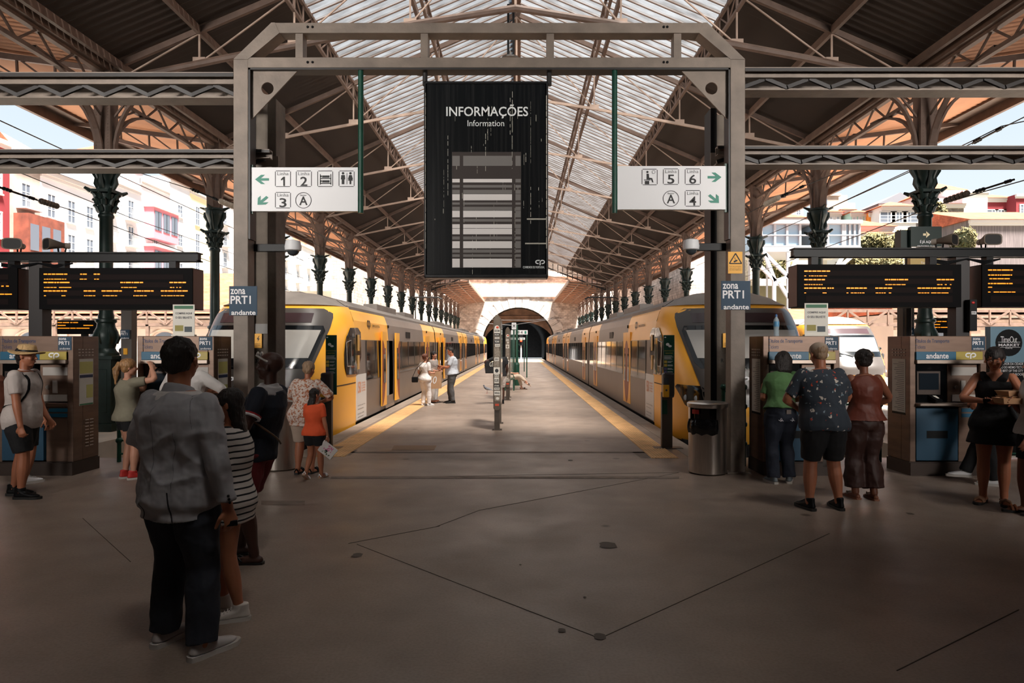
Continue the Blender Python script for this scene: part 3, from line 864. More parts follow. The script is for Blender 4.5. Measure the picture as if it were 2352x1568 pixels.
for x in (747, 796): rrect_line(m, x-18, 392, x+18, 429)
for k in (0, 1):     # luggage racks
    y = 403+k*11
    m.box(PX(735, DS), PX(761, DS), DS-.004, DS-.001, PZ(y+8, DS), PZ(y+6, DS)); m.box(PX(740, DS), PX(757, DS), DS-.004, DS-.001, PZ(y+5, DS), PZ(y, DS))
    m.box(PX(736, DS), PX(739, DS), DS-.004, DS-.001, PZ(y+4, DS), PZ(y, DS))
for x in (735, 759): m.box(PX(x, DS), PX(x+1.6, DS), DS-.004, DS-.001, PZ(424, DS), PZ(400, DS))
for x, f in ((788, 0), (805, 1)):      # man and woman
    poly(m, [(x+3*math.cos(a*.7), 398+3*math.sin(a*.7)) for a in range(9)])
    if f: poly(m, [(x-3, 402), (x+3, 402), (x+6, 412), (x+4, 412), (x+6, 415), (x+2, 415), (x+2, 423), (x-2, 423), (x-2, 415), (x-6, 415), (x-4, 412), (x-6, 412)])
    else: poly(m, [(x-4, 402), (x+4, 402), (x+5, 412), (x+3, 412), (x+3, 423), (x-3, 423), (x-3, 412), (x-5, 412)])
m.box(PX(796.5, DS), PX(797.5, DS), DS-.004, DS-.001, PZ(423, DS), PZ(397, DS))
m.build('pictograms', [ink, greyink, teal], sA)
sB = signboard(1418, 1667, 381, 481, 'white direction sign with tracks 5, 6 and 4 at the right gantry leg', -1)
m = M()
arrow(m, 1641, 407, 0, 2); arrow(m, 1640, 457, 45, 2)
linha(m, 1541, 406, '5'); linha(m, 1591, 406, '6'); linha(m, 1591, 456, '4'); sector(m, 1541, 456)
rrect_line(m, 1474, 388, 1510, 425); ring_line(m, 1501, 395, 4, .8, 14)
poly(m, [(1487+2.6*math.cos(a*.7), 395+2.6*math.sin(a*.7)) for a in range(9)])
poly(m, [(1485, 399), (1490, 399), (1491, 408), (1498, 409), (1501, 419), (1498, 419), (1495, 412), (1485, 412)])
m.box(PX(1479, DS), PX(1494, DS), DS-.004, DS-.001, PZ(414, DS), PZ(412.5, DS)); m.box(PX(1481, DS), PX(1491, DS), DS-.004, DS-.001, PZ(423, DS), PZ(415.5, DS))
m.build('pictograms', [ink, greyink, teal], sB)

# ---------------------------------------------------------------- old concrete and steel posts right behind the gantry
DC = 9.85
t = thing('concrete_post', 'tall recessed concrete post with stencilled number behind the left gantry leg', 'post', (PX(600, DC), DC, 0))
m = M(); m.box(PX(576, DC), PX(614, DC), DC+.1, DC+.2, 0, PZ(232, DC)); m.box(PX(614, DC), PX(634, DC), DC, DC+.4, 0, PZ(226, DC)); m.box(PX(556, DC), PX(578, DC), DC, DC+.4, 0, PZ(226, DC))
m.build('shaft', concrete, t, bevel=.01)
m = M(); yb = DC+.096
m.text('2', (PX(588, DC), yb, PZ(817, DC)), FX, FZ, .05, .06); m.box(PX(584, DC), PX(603, DC), yb, yb+.01, PZ(820, DC), PZ(818.5, DC))
m.text('309A', (PX(580, DC), yb, PZ(833, DC)), FX, FZ, .19, .055, bold=.02)
m.build('stencil', ink, t)
m = M(); m.box(PX(580, DC), PX(616, DC), yb-.012, DC+.1, PZ(766, DC), PZ(743, DC)); m.build('steel_plate', mat('light_grey_plate', (140, 138, 136), .6), t)
m = M()
for z in (PZ(352, DC), PZ(378, DC)): m.box(PX(577, DC), PX(614, DC), DC-.02, DC+.12, z-.02, z+.02)
m.build('beam_shoe', steel_d, t)
t2 = thing('concrete_post', 'tall concrete post with a dark steel flange behind the right gantry leg', 'post', (PX(1660, DC), DC, 0))
m = M(); m.box(PX(1645, DC), PX(1668, DC), DC+.02, DC+.35, 0, PZ(262, DC)); m.box(PX(1668, DC), PX(1712, DC), DC+.1, DC+.35, 0, PZ(262, DC)); m.build('shaft', concrete, t2, bevel=.01)
m = M(); m.box(PX(1631, DC), PX(1645, DC), DC-.03, DC+.3, 0, PZ(250, DC)); m.build('flange', black, t2)
m = M(); m.text('R', (PX(1657, DC), DC+.015, PZ(832, DC)), FX, FZ, .04, .055, bold=.02); m.text('1', (PX(1668, DC), DC+.015, PZ(832, DC)), FX, FZ, .03, .055, bold=.02); m.build('stencil', ink, t2)
def warn_plate(x0, x1, y0, y1, D_, lab):
    t = thing('high_voltage_sign', lab, 'warning sign', (PX((x0+x1)/2, D_), D_, PZ(y1, D_)))
    m = M(); m.box(PX(x0, D_), PX(x1, D_), D_-.012, D_, PZ(y1, D_), PZ(y0, D_)); m.build('plate', yellow_s, t)
    m = M(); xm = (x0+x1)/2
    def P(x, y): return (PX(x, D_), D_-.0135, PZ(y, D_))
    m.add([P(xm+2, y0+5), P(xm-3, y0+13), P(xm, y0+13), P(xm-1, y0+19), P(xm+3.5, y0+11), P(xm+.5, y0+11), P(xm+3, y0+5)], [(0, 1, 2, 3, 4, 5, 6)])
    m.text('PERIGO', P(x0+3, y0+24), FX, FZ, PX(11, D_)-PX(0, D_), .012); m.text('DE MORTE', P(x0+3, y0+28), FX, FZ, PX(11, D_)-PX(0, D_), .012)
    m.build('print', ink, t)
warn_plate(585, 602, 766, 799, DC+.08, 'orange high voltage plate with lightning bolt on the left concrete post')
warn_plate(1660, 1677, 765, 798, DC+.0, 'orange high voltage plate half hidden by the right gantry leg')

def zone_sign(x0, x1, y0, y1, D_, lab, detail=True, group=None):
    t = thing('zone_sign', lab, 'sign', (PX((x0+x1)/2, D_), D_, PZ(y1, D_)), 0, group)
    w_ = x1-x0; h_ = y1-y0
    m = M(); m.box(PX(x0, D_), PX(x1, D_), D_-.01, D_, PZ(y1, D_), PZ(y0, D_)); m.build('panel', blue_s, t)
    m = M()
    def T(s_, u0, u1, v0, v1, bold=.02): m.text(s_, (PX(x0+u0*w_, D_), D_-.012, PZ(y0+v1*h_, D_)), FX, FZ, PX((u1-u0)*w_, D_)-PX(0, D_), PZ(0, D_)-PZ((v1-v0)*h_, D_), bold=bold)
    T('zona', .05, .58, .1, .28); T('PRT1', .05, .78, .33, .61); T('andante', .08, .95, .82, .99)
    m.build('lettering', white, t)
    return t
zone_sign(527, 591, 657, 724, DG-.11, 'slate blue PRT1 zone sign on the left gantry leg')
zone_sign(1656, 1723, 645, 711, DG-.11, 'slate blue PRT1 zone sign on the right gantry leg')
# cctv notice
D_ = DG-.105
t = thing('camera_notice', 'yellow video surveillance notice with black triangle on the right gantry leg', 'warning sign', (PX(1689, D_), D_, PZ(628, D_)))
m = M(); m.box(PX(1672, D_), PX(1705, D_), D_-.006, D_, PZ(628, D_), PZ(578, D_)); m.build('plate', yellow_s, t)
m = M()
def P(x, y): return V((PX(x, D_), D_-.008, PZ(y, D_)))
for a, b_ in (((1675, 605), (1689, 582)), ((1689, 582), (1703, 605)), ((1703, 605), (1675, 605))): m.bar(P(*a), P(*b_), .014, .003, up=(0, 1, 0))
m.add([P(1684, 600), P(1692, 596), P(1694, 599), P(1686, 603)], [(0, 1, 2, 3)]); m.bar(P(1689, 597), P(1687, 591), .006, .003, up=(0, 1, 0))
for k, s_ in enumerate(('Para sua proteção', 'este local é objeto', 'de videovigilância')): m.text(s_, P(1675, 613+k*4), FX, FZ, PX(27, D_)-PX(0, D_), .015)
m.build('print', ink, t)

# ---------------------------------------------------------------- lattice beams reaching from the gantry to both sides
def lattice_beam(x0, x1, y0, y1, D_, lab):
    """x0..x1 in metres, y0,y1 photo rows for top and bottom"""
    t = thing('lattice_beam', lab, 'beam', ((x0+x1)/2, D_, PZ(y1, D_)))
    zt0, zb0 = PZ(y0, D_), PZ(y1, D_); hz = zt0-zb0
    m = M(); m.box(x0, x1, D_-.1, D_+.0, zt0-.02, zt0); m.box(x0, x1, D_+.0, D_+.02, zt0-hz*.5, zt0); m.box(x0, x1, D_-.1, D_, zt0-hz*.52, zt0-hz*.48)
    m.box(x0, x1, D_-.101, D_-.1+.02, zt0-hz*.2, zt0); m.build('channel', steel_p, t)
    m = M(); m.box(x0, x1, D_-.104, D_-.1, zt0-hz*.2, zt0-.012); m.build('dark_flange', steel_d, t)
    m = M(); m.box(x0, x1, D_+.25, D_+.27, zb0, zt0); m.box(x0, x1, D_-.02, D_+.27, zb0-.01, zb0+.012); m.build('back_plate', steel_p, t)
    m = M(); x = x0; k = 0
    while x < x1-.2:
        m.bar((x, D_-.04, zt0-hz*.5 if k % 2 else zb0+.02), (x+.3, D_-.02, zb0+.02 if k % 2 else zt0-hz*.5), .05, .035, up=(0, 1, 0)); x += .3; k += 1
    m.build('lacing', steel_d, t)
lattice_beam(-10.5, gx0, 172, 224, DG, 'upper left lattice beam running from the gantry out over the tracks')
lattice_beam(-10.5, gx0+.4, 347, 386, DG+.25, 'lower left lattice beam just below the iron column capital')
lattice_beam(gx1, 11, 161, 206, DG, 'upper right lattice beam running from the gantry out over the tracks')
lattice_beam(gx1-.3, 11, 339, 377, DG+.25, 'lower right lattice beam above the departure boards')

# ---------------------------------------------------------------- cctv domes
def dome(x0, x1, yb, D_, dx, lab):
    t = thing('security_camera', lab, 'camera', (PX((x0+x1)/2, D_), D_, PZ(yb, D_)))
    m = M(); m.box(PX(x0, D_), PX(x1, D_), D_, D_+.08, PZ(yb+17, D_), PZ(yb, D_)); m.build('arm', black, t, bevel=.004)
    m = M(); c = (PX(dx, D_), D_+.02, PZ(yb+6, D_)); m.lathe([(.02, .1), (.1, .08), (.115, 0), (.11, -.05), (.09, -.06)], c, 16); m.build('housing', white, t, smooth=40)
    m = M(); m.ell((c[0], c[1], c[2]-.055), (.085, .085, .075)); m.build('dome', mat('smoked_dome', (60, 64, 68), .1), t, smooth=60)
dome(1602, 1671, 558, DG+.1, 1588, 'white dome camera on a black arm left of the right gantry leg')
dome(577, 668, 560, DG+.1, 672, 'dome camera end on the black arm reaching right from the left gantry leg')

# ================================================================ departure boards
led = mat('amber_led', (255, 146, 22), .5, emit=.8)
panel_b = mat('departure_case', (10, 9, 10), .6, spec=.06); panel_r = mat('brown_row_panel', (26, 18, 17), .6, spec=.06); case_side = mat('case_side_brown', (96, 62, 54), .5)
def board(x0, x1, y0, y1, D_, rows, segs, lab, side, cut=None, group=None, depth=.34, small=False):
    """segs: (xa, xb, y, thickness) in photo pixels"""
    t = thing('departure_board', lab, 'display board', (PX((x0+x1)/2, D_), D_, PZ(y1, D_)), 0, group)
    X0, X1, Z0, Z1 = PX(x0, D_), PX(x1, D_), PZ(y1, D_), PZ(y0, D_)
    m = M(); m.box(X0, X1, D_, D_+depth, Z0, Z1, 0)
    m.box(X0-.002, X0+.01, D_+.02, D_+depth, Z0+.01, Z1-.01, 1); m.box(X1-.01, X1+.002, D_+.02, D_+depth, Z0+.01, Z1-.01, 1)
    m.build('case', [panel_b, case_side], t)
    m = M()
    for ya, yb_ in rows: m.box(X0+(.12 if not small else .02), X1-(.13 if not small else .02), D_-.004, D_, PZ(yb_, D_), PZ(ya, D_))
    m.build('row_panels', panel_r, t)
    m = M()
    for xa, xb, y, th in segs: m.box(PX(xa, D_), PX(xb, D_), D_-.008, D_-.004, PZ(y+th/2, D_), PZ(y-th/2, D_))
    m.build('lit_text', led, t)
    if not small:
        m = M()
        for fx_ in (.12, .85):
            xm = X0+(X1-X0)*fx_; m.box(xm-.05, xm+.05, D_+.08, D_+.2, Z1, Z1+.12)
        m.build('bracket', black, t)
    return t
def dashes(spec):
    """spec: list of (y, thickness, [(start, [widths...], gap)])"""
    out = []
    for y, th, runs in spec:
        for x, ws in runs:
            for w_ in ws:
                if w_ > 0: out.append((x, x+w_, y, th)); x += w_+1.8
                else: x += -w_
    return out
z = 3.92
DD = 9.8
rowsL = [(630, 642), (648, 660), (667, 679), (686, 699)]
segL = dashes([
    (629.5, 2.6, [(101, [8, 7, 8, 17, 7]), (185, [4, 9]), (216, [6, 6])]),
    (641, 1.8, [(102, [3, 5, 3, 5, 16, 4, 4]), (184, [8, 6]), (217, [4, 5])]),
    (648.6, 2.8, [(101, [8, 13, 4, 5, 22]), (277, [6, 3, 12, 3, 12, 7]), (390, [8, 8, 8, 8])]),
    (660, 1.8, [(102, [3, 8, 6, 6, -4, 28]), (279, [4, 10, 8, 8]), (391, [5, 3, -3, 3, -2, 4])]),
    (668, 2.8, [(101, [9, 8, 7, 8, 5, 7]), (193, [8, 8, 7]), (234, [9, 14, 12, 6]), (309, [4, 10, 3, 14, 6]), (370, [7, 6, 10]), (392, [8, 4, 10, 12])]),
    (679, 1.8, [(102, [4]), (142, [9]), (194, [3, 3, 9, 5]), (237, [4, 10, 8, 5]), (307, [3, 8, 8, 6]), (371, [5, 5, 8]), (393, [4, 4, 8, 9])])])
board(90, 442, 615, 710, DD, rowsL, segL, 'wide departure board with amber text, left side, over the ticket machines', 1)
board(-120, 40, 615, 710, DD, rowsL, dashes([(657, 2.4, [(4, [5, -4, 6])]), (675.5, 2.4, [(-4, [14, 16])])]), 'departure board cut by the left edge of the picture', 1)
rowsR = [(621, 633), (640, 652), (660, 672), (679, 694)]
segR = dashes([
    (622.5, 2.8, [(1847, [8, 7, 9, 9, 9, 8])]), (633.5, 1.8, [(1847, [4, -5, 3, 6, 3, 4, 8, 8])]),
    (642, 2.8, [(1847, [8, 9, 7, 9, 7]), (2032, [7, 3, 12, 3, 11, 8]), (2151, [9, 8, 8, 9])]),
    (653.5, 1.8, [(1847, [8, 4, 3, 5, 4, 4, 3]), (2033, [5, 8, 7, 10, 9]), (2152, [6, 4, -4, 4, -6, 3])]),
    (661.5, 2.8, [(1847, [9, 8, 8, 8, 9, -2, 4, 3, 4]), (1944, [8, 7, 9, 8, 7]), (2010, [7, 8, 8, 10]), (2107, [8, 7, 10, 3, 8, 10, 8, 8])]),
    (672.5, 1.8, [(1847, [4]), (1889, [9]), (1944, [4, -4, 6, 6, 3, 4, 5]), (2011, [6, 4, 3, 4, -6, 5]), (2108, [6, 5, 5, 4, -3, 12, 8, 16])])])
board(1832, 2208, 607, 705, DD, rowsR, segR, 'wide departure board with amber text, right side, over the ticket machines', -1)
board(2256, 2480, 607, 705, DD, rowsR, dashes([(620, 2.6, [(2269, [9, 8, 9, 18, 5])]), (631.5, 2.4, [(2269, [5, 7, 5, 3, 3, 18, 3])]), (640, 2.2, [(2272, [6, 9, 14, 12])]),
      (651, 2.6, [(2269, [4, 5, 6, 20, 4, 8])]), (659.5, 2, [(2269, [9])]), (670.5, 2, [(2269, [5, -6, 12, 16, 8, 8])])]), 'departure board cut by the right edge of the picture', -1)
def small_board(x0, x1, y0, y1, D_, segs, lab):
    t = board(x0, x1, y0, y1, D_, [], segs, lab, 1, small=True, depth=.2)
    m = M(); xm = PX((x0+x1)/2+10, D_); m.box(xm-.06, xm+.06, D_+.05, D_+.17, 0, PZ(y1, D_)); m.build('post', black, t)
small_board(131, 226, 735, 767, 17, dashes([(740.5, 1.8, [(133, [10, 14, -1, 5, 11])]), (747, 1.8, [(133, [18]), (192, [22])]), (753.5, 1.8, [(133, [27, 12, 30])])]), 'small departure board on the platform beyond the left ticket machine')
small_board(2136, 2208, 730, 764, 17, dashes([(738, 1.8, [(2137, [14, 9, 10])]), (745, 1.8, [(2137, [22]), (2188, [20])]), (751.5, 1.8, [(2139, [14, 4, 36])])]), 'small departure board on the platform beyond the right ticket machine')
for x0, x1, y0, y1, xp, lab in ((-9.5, PX(447, DD), 577, 598, PX(70, DD), 'black steel beam and post carrying the left departure boards'),
                                (PX(1829, DD), 9.5, 567, 588, PX(2222, DD), 'black steel beam and post carrying the right departure boards')):
    t = thing('board_support', lab, 'support frame', (xp, DD+.15, 0))
    m = M(); z0, z1 = PZ(y1, DD), PZ(y0, DD); m.box(x0, x1, DD+.06, DD+.26, z0, z0+.02); m.box(x0, x1, DD+.1, DD+.2, z0, z1-.015); m.box(x0, x1, DD+.06, DD+.26, z1-.02, z1); m.build('beam', black, t)
    m = M(); m.box(xp-.1, xp+.1, DD+.1, DD+.3, 0, z0); m.build('post', mat('post_dark', (30, 24, 24), .5), t)
    m = M()
    for k in range(3): m.tube([(xp-.5, DD+.1, z0-.03-.02*k), (xp-.25, DD+.08, z0-.07-.02*k), (xp+.05, DD+.08, z0-.03), (xp+.3, DD+.08, z0-.06-.02*k), (xp+.55, DD+.1, z0-.03)], .012, 6)
    m.build('cables', black, t)
t = thing('emergency_phone', 'small black help box with red button marked EW on the right board post', 'help box', (PX(2234, DD), DD, PZ(760, DD)))
m = M(); m.box(PX(2226, DD), PX(2242, DD), DD-.02, DD+.1, PZ(760, DD), PZ(688, DD)); m.build('case', black, t)
m = M(); m.box(PX(2229, DD), PX(2240, DD), DD-.024, DD-.02, PZ(722, DD), PZ(715, DD)); m.build('tag', white, t)
m = M(); m.text('EW', (PX(2230, DD), DD-.026, PZ(721, DD)), FX, FZ, .055, .03, bold=.02); m.build('lettering', ink, t)
m = M(); m.ell((PX(2233, DD), DD-.02, PZ(695, DD)), (.025, .015, .02)); m.build('button', mat('red_button', (190, 40, 36), .4), t)

# ---------------------------------------------------------------- loudspeakers on the beams
def horn(x, y, D_, face, lab):
    """face: direction the mouth looks, in the horizontal plane"""
    t = thing('horn_loudspeaker', lab, 'loudspeaker', (PX(x, D_), D_+.15, PZ(y, D_)))
    c = V((PX(x, D_), D_+.15, PZ(y, D_)+.12)); f = V((face[0], face[1], 0)).normalized(); s_ = V((-f.y, f.x, 0)); u = FZ
    def rect(p, w_, h_, n=16):
        out = []
        for i in range(n):
            a = 2*math.pi*(i+.5)/n; ca, sa = math.cos(a), math.sin(a)
            out.append(p+s_*w_*math.copysign(abs(ca)**.5, ca)+u*h_*math.copysign(abs(sa)**.5, sa))
        return out
    m = M(); m.loft([rect(c-f*.14, .03, .03), rect(c-f*.1, .05, .04), rect(c-f*.03, .08, .055), rect(c+f*.1, .135, .085), rect(c+f*.11, .135, .085), rect(c+f*.105, .12, .072)], cap=False); m.build('horn', mat('grey_horn', (112, 98, 84), .6, 0, .2, 5), t, smooth=45)
    m = M(); m.loft([rect(c+f*.104, .121, .073), rect(c+f*.03, .07, .045), rect(c-f*.03, .03, .03)]); m.build('throat', mat('horn_throat', (20, 19, 19), .7), t)
    m = M(); m.ell(c+f*.05, (.035, .035, .035)); m.tube([c-f*.2, c-f*.13], .045, 10); m.build('driver', mat('horn_driver', (150, 140, 130), .4), t, smooth=60)
    m = M(); m.tube([c-f*.16, c-f*.14-u*.12], .012, 6); m.tube([c-f*.05-u*.04, c-f*.06-u*.14], .012, 6); m.pieces('bracket', black, t)
horn(18, 577, DD, (.2, -1), 'horn loudspeaker facing the camera at the far left of the black beam')
horn(108, 577, DD, (-.75, -1), 'horn loudspeaker turned left, above the left departure board')
horn(2190, 567, DD, (.8, -1), 'horn loudspeaker turned right, beside the dark green sign')
horn(2286, 567, DD, (0, -1), 'horn loudspeaker facing the camera above the cut off right board')

# ================================================================ ticket machines
mach_m = mat('machine_bronze_steel', (128, 104, 90), .42, .45, .3, 2, stretch=(1, 1, 6))
mach_d = mat('machine_dark_steel', (74, 62, 56), .45, .4, .3, 2)  # darker steel for plinth and screen housing
blue_d = mat('machine_blue_door', (18, 66, 92), .5); blue_b = mat('header_blue', (28, 92, 122), .4); gold = mat('header_gold', (172, 152, 66), .4)
navy = mat('navy_letter', (28, 46, 84), .5)
def machine(x0, side, lab):
    """front at y = DM, side = which flank faces the platform"""
    DM = 9.0; W_ = 1.03; x1 = x0+W_; ZT = 1.87; dp = .55
    t = thing('ticket_machine', lab, 'ticket machine', ((x0+x1)/2, DM+dp/2, 0))
    m = M()
    m.box(x0+.002, x1-.002, DM+.201, DM+dp, .18, ZT)                       # back body
    m.box(x0, x0+.08, DM, DM+.2, .18, ZT); m.box(x1-.08, x1, DM, DM+.2, .18, ZT)
    m.box(x0+.08, x1-.08, DM, DM+.2, 1.62, ZT); m.box(x0+.08, x1-.08, DM, DM+.2, .92, .97); m.box(x0+.66, x1-.08, DM+.01, DM+.2, .18, .92)
    m.build('body', mach_m, t, bevel=.008)
    m = M(); m.box(x0+.0, x1, DM+.01, DM+dp-.02, 0, .18); m.prism_v([(x0, DM-.02), (x1, DM-.02), (x1+.01, DM+dp), (x0-.01, DM+dp)], 0, .17); m.build('plinth', mach_d, t)
    m = M(); m.box(x0+.07, x1-.07, DM-.03, DM+.05, 1.55, 1.66, 0); m.box(x0+.6, x1-.07, DM-.032, DM+.048, 1.551, 1.661, 1); m.build('header', [blue_b, gold], t, bevel=.006)
    m = M(); m.text('andante', (x0+.2, DM-.035, 1.568), FX, FZ, .3, .075, bold=.02); cp_logo(m, (x0+.72, DM-.035, 1.565), FX, FZ, .15, .08, V((0, 0, 0)), .22); m.build('header_lettering', white, t)
    m = M(); m.text('Títulos de Transporte', (x0+.07, DM-.002, 1.765), FX, FZ, .46, .065, bold=.015); m.text('Tickets', (x0+.07, DM-.002, 1.7), FX, FZ, .14, .05); m.build('title_lettering', navy, t)
    m = M(); m.box(x0+.07, x1-.07, DM-.05, DM+.1, 1.5, 1.55); m.build('light_shelf', steel_b, t, bevel=.004)
    m = M(); m.box(x0+.08, x0+.5, DM+.02, DM+.15, .98, 1.5); m.build('recess', blackg, t)
    m = M(); m.prism_v([(x0+.1, DM+.01), (x0+.42, DM+.01), (x0+.46, DM+.14), (x0+.1, DM+.14)], 1.08, 1.4); m.build('screen_housing', mach_d, t, bevel=.006)
    m = M(); m.box(x0+.13, x0+.39, DM, DM+.012, 1.15, 1.37); m.build('touch_screen', mat('dark_screen', (26, 34, 42), .15), t)
    m = M(); m.box(x0+.08, x0+.66, DM-.1, DM+.1, .935, .975); m.build('counter', steel_b, t, bevel=.01)
    m = M(); m.bar((x0+.33, DM-.1, 1.0), (x0+.3, DM+.04, 1.07), .11, .035); m.build('card_reader', black, t)
    m = M(); m.add([(x0+.295, DM-.06, 1.038), (x0+.365, DM-.06, 1.038), (x0+.35, DM+.0, 1.07), (x0+.28, DM+.0, 1.07)], [(0, 1, 2, 3)]); m.build('card_reader_screen', paper, t)
    m = M(); m.box(x0+.54, x1-.08, DM+.06, DM+.16, .98, 1.5); m.build('ticket_unit', mach_m, t, bevel=.01)
    m = M(); m.box(x0+.59, x1-.1, DM+.045, DM+.062, 1.34, 1.45); m.box(x0+.72, x0+.78, DM+.045, DM+.062, 1.1, 1.27); m.box(x0+.6, x1-.1, DM+.045, DM+.062, .99, 1.08); m.build('instruction_labels', mat('grey_label', (178, 172, 166), .5), t)
    m = M(); m.lathe([(.0, 0), (.028, 0), (.028, .02), (.0, .02)], (0, 0, 0), 14)
    m.build('coin_slot', steel_b2, t, xf=Matrix.Translation((x0+.655, DM+.06, 1.18)) @ Matrix.Rotation(R(90), 4, 'X'))
    m = M(); m.box(x0+.08, x0+.64, DM-.012, DM+.2, .2, .9); m.build('lower_door', blue_d, t, bevel=.006)
    m = M(); m.box(x0+.22, x0+.5, DM-.016, DM+.02, .5, .6); m.build('receipt_tray', black, t)
    m = M(); m.box(x0+.7, x0+.96, DM+.004, DM+.012, .85, .9); m.box(x0+.7, x0+.96, DM+.004, DM+.012, .78, .83); m.build('blue_stickers', blue_b, t)
    # flank facing the platform: vents and a notice
    xs = x1 if side > 0 else x0; e = .003*side
    m = M()
    for r_ in range(3):
        for c_ in range(5): m.box(xs, xs+e*2, DM+.1+c_*.07, DM+.145+c_*.07, 1.6+r_*.04, 1.617+r_*.04)
    if side > 0:
        for r_ in range(9):
            for c_ in range(2): m.box(xs, xs+e*2, DM+.25+c_*.1, DM+.32+c_*.1, .35+r_*.045, .362+r_*.045)
    m.build('vent_slots', mat('pale_slot', (196, 182, 170), .6), t)
    m = M()
    if side > 0:
        m.box(xs, xs+e, DM+.12, DM+.42, .92, 1.56, 0)
        for a in (((.13, .41), (1.36, 1.52), 1), ((.13, .26), (.96, 1.3), 0), ((.27, .41), (1.02, 1.2), 1), ((.13, .41), (1.3, 1.34), 2), ((.13, .41), (.925, .945), 3)):
            m.box(xs, xs+e*1.6, DM+a[0][0], DM+a[0][1], a[1][0], a[1][1], a[2])
        m.build('fare_notice', [paper, mat('pale_yellow_print', (206, 200, 120), .6), navy, mat('green_print', (70, 130, 90), .6)], t)
    else:
        m.box(xs, xs+e, DM+.1, DM+.42, .82, 1.56, 0)
        for k in range(26): m.box(xs, xs+e*1.5, DM+.13, DM+.13+random.uniform(.12, .26), .86+k*.026, .866+k*.026, 1)
        m.box(xs, xs+e*1.5, DM+.1, DM+.42, .8, .83, 2)
        m.build('notice', [paper, greyink, black], t)
    m = M(); m.box(x1-.2 if side < 0 else x1-.2, x1-.02, DM-.004, DM, 1.68, 1.86); m.build('zone_sticker', blue_s, t)
    m = M(); m.text('zona', (x1-.19, DM-.006, 1.815), FX, FZ, .1, .03, bold=.02); m.text('PRT1', (x1-.19, DM-.006, 1.75), FX, FZ, .14, .05, bold=.02); m.text('andante', (x1-.18, DM-.006, 1.69), FX, FZ, .14, .025); m.build('sticker_lettering', white, t)
    return t
machine(-7.02, 1, 'leftmost bronze ticket machine behind the man in the straw hat')
machine(-5.13, 1, 'ticket machine directly behind the man in the grey suit')
machine(3.27, -1, 'ticket machine used by the woman in the green top')
machine(5.24, -1, 'rightmost ticket machine, unused, left of the woman in black')
machine(-8.9, 1, 'ticket machine cut by the left edge of the picture')

def poster(x0, x1, y0, y1, lab):
    D_ = 9.2
    t = thing('paper_poster', lab, 'poster', (PX((x0+x1)/2, D_), D_, 1.87))
    X0, X1, Z0, Z1 = PX(x0, D_), PX(x1, D_), 1.872, PZ(y0, D_); w_, h_ = X1-X0, Z1-Z0
    m = M(); m.box(X0, X1, D_, D_+.008, Z0, Z1); m.box(X0-.01, X1+.01, D_-.03, D_+.04, Z0-.002, Z0+.02); m.build('sheet', paper, t)
    m = M(); m.box(X0+.02, X1-.02, D_-.003, D_, Z1-h_*.14, Z1-h_*.04, 0); m.box(X0+w_*.1, X0+w_*.48, D_-.003, D_, Z0+h_*.16, Z0+h_*.34, 1); m.box(X0+w_*.54, X0+w_*.88, D_-.003, D_, Z0+h_*.13, Z0+h_*.3, 2)
    m.build('pictures', [mat('green_band', (60, 110, 80), .6), mat('olive_photo', (150, 140, 70), .6), mat('slate_photo', (70, 80, 86), .6)], t)
    m = M(); m.text('COMPRE AQUI', (X0+w_*.12, D_-.004, Z0+h_*.68), FX, FZ, w_*.76, h_*.07, bold=.02); m.text('O SEU BILHETE', (X0+w_*.12, D_-.004, Z0+h_*.55), FX, FZ, w_*.76, h_*.07, bold=.02)
    m.build('lettering', greyink, t)
poster(397, 447, 699, 770, 'white COMPRE AQUI poster on top of the machine behind the man in the suit')
poster(1848, 1902, 696, 770, 'white COMPRE AQUI poster on top of the machine used by the woman in green')
# water bottle
t = thing('water_bottle', 'clear plastic water bottle with blue cap on top of the ticket machine', 'bottle', (PX(1783, 9.2), 9.2, 1.872))
m = M(); m.lathe([(.034, 0), (.038, .01), (.034, .04), (.038, .06), (.033, .09), (.038, .12), (.037, .2), (.034, .225), (.016, .255), (.014, .27)], (t.location.x, 9.2, 1.872), 16)
m.build('body', mat('bottle_plastic', (196, 214, 224), .08, alpha=.55), t, smooth=40)
m = M(); m.lathe([(.039, .13), (.0395, .14), (.0395, .19), (.038, .2)], (t.location.x, 9.2, 1.872), 16, cap=False); m.build('label', mat('bottle_label', (90, 150, 190), .4), t, smooth=40)
m = M(); m.lathe([(.017, .265), (.017, .285), (.01, .3)], (t.location.x, 9.2, 1.872), 12); m.build('cap', mat('bottle_cap', (60, 110, 170), .4), t)

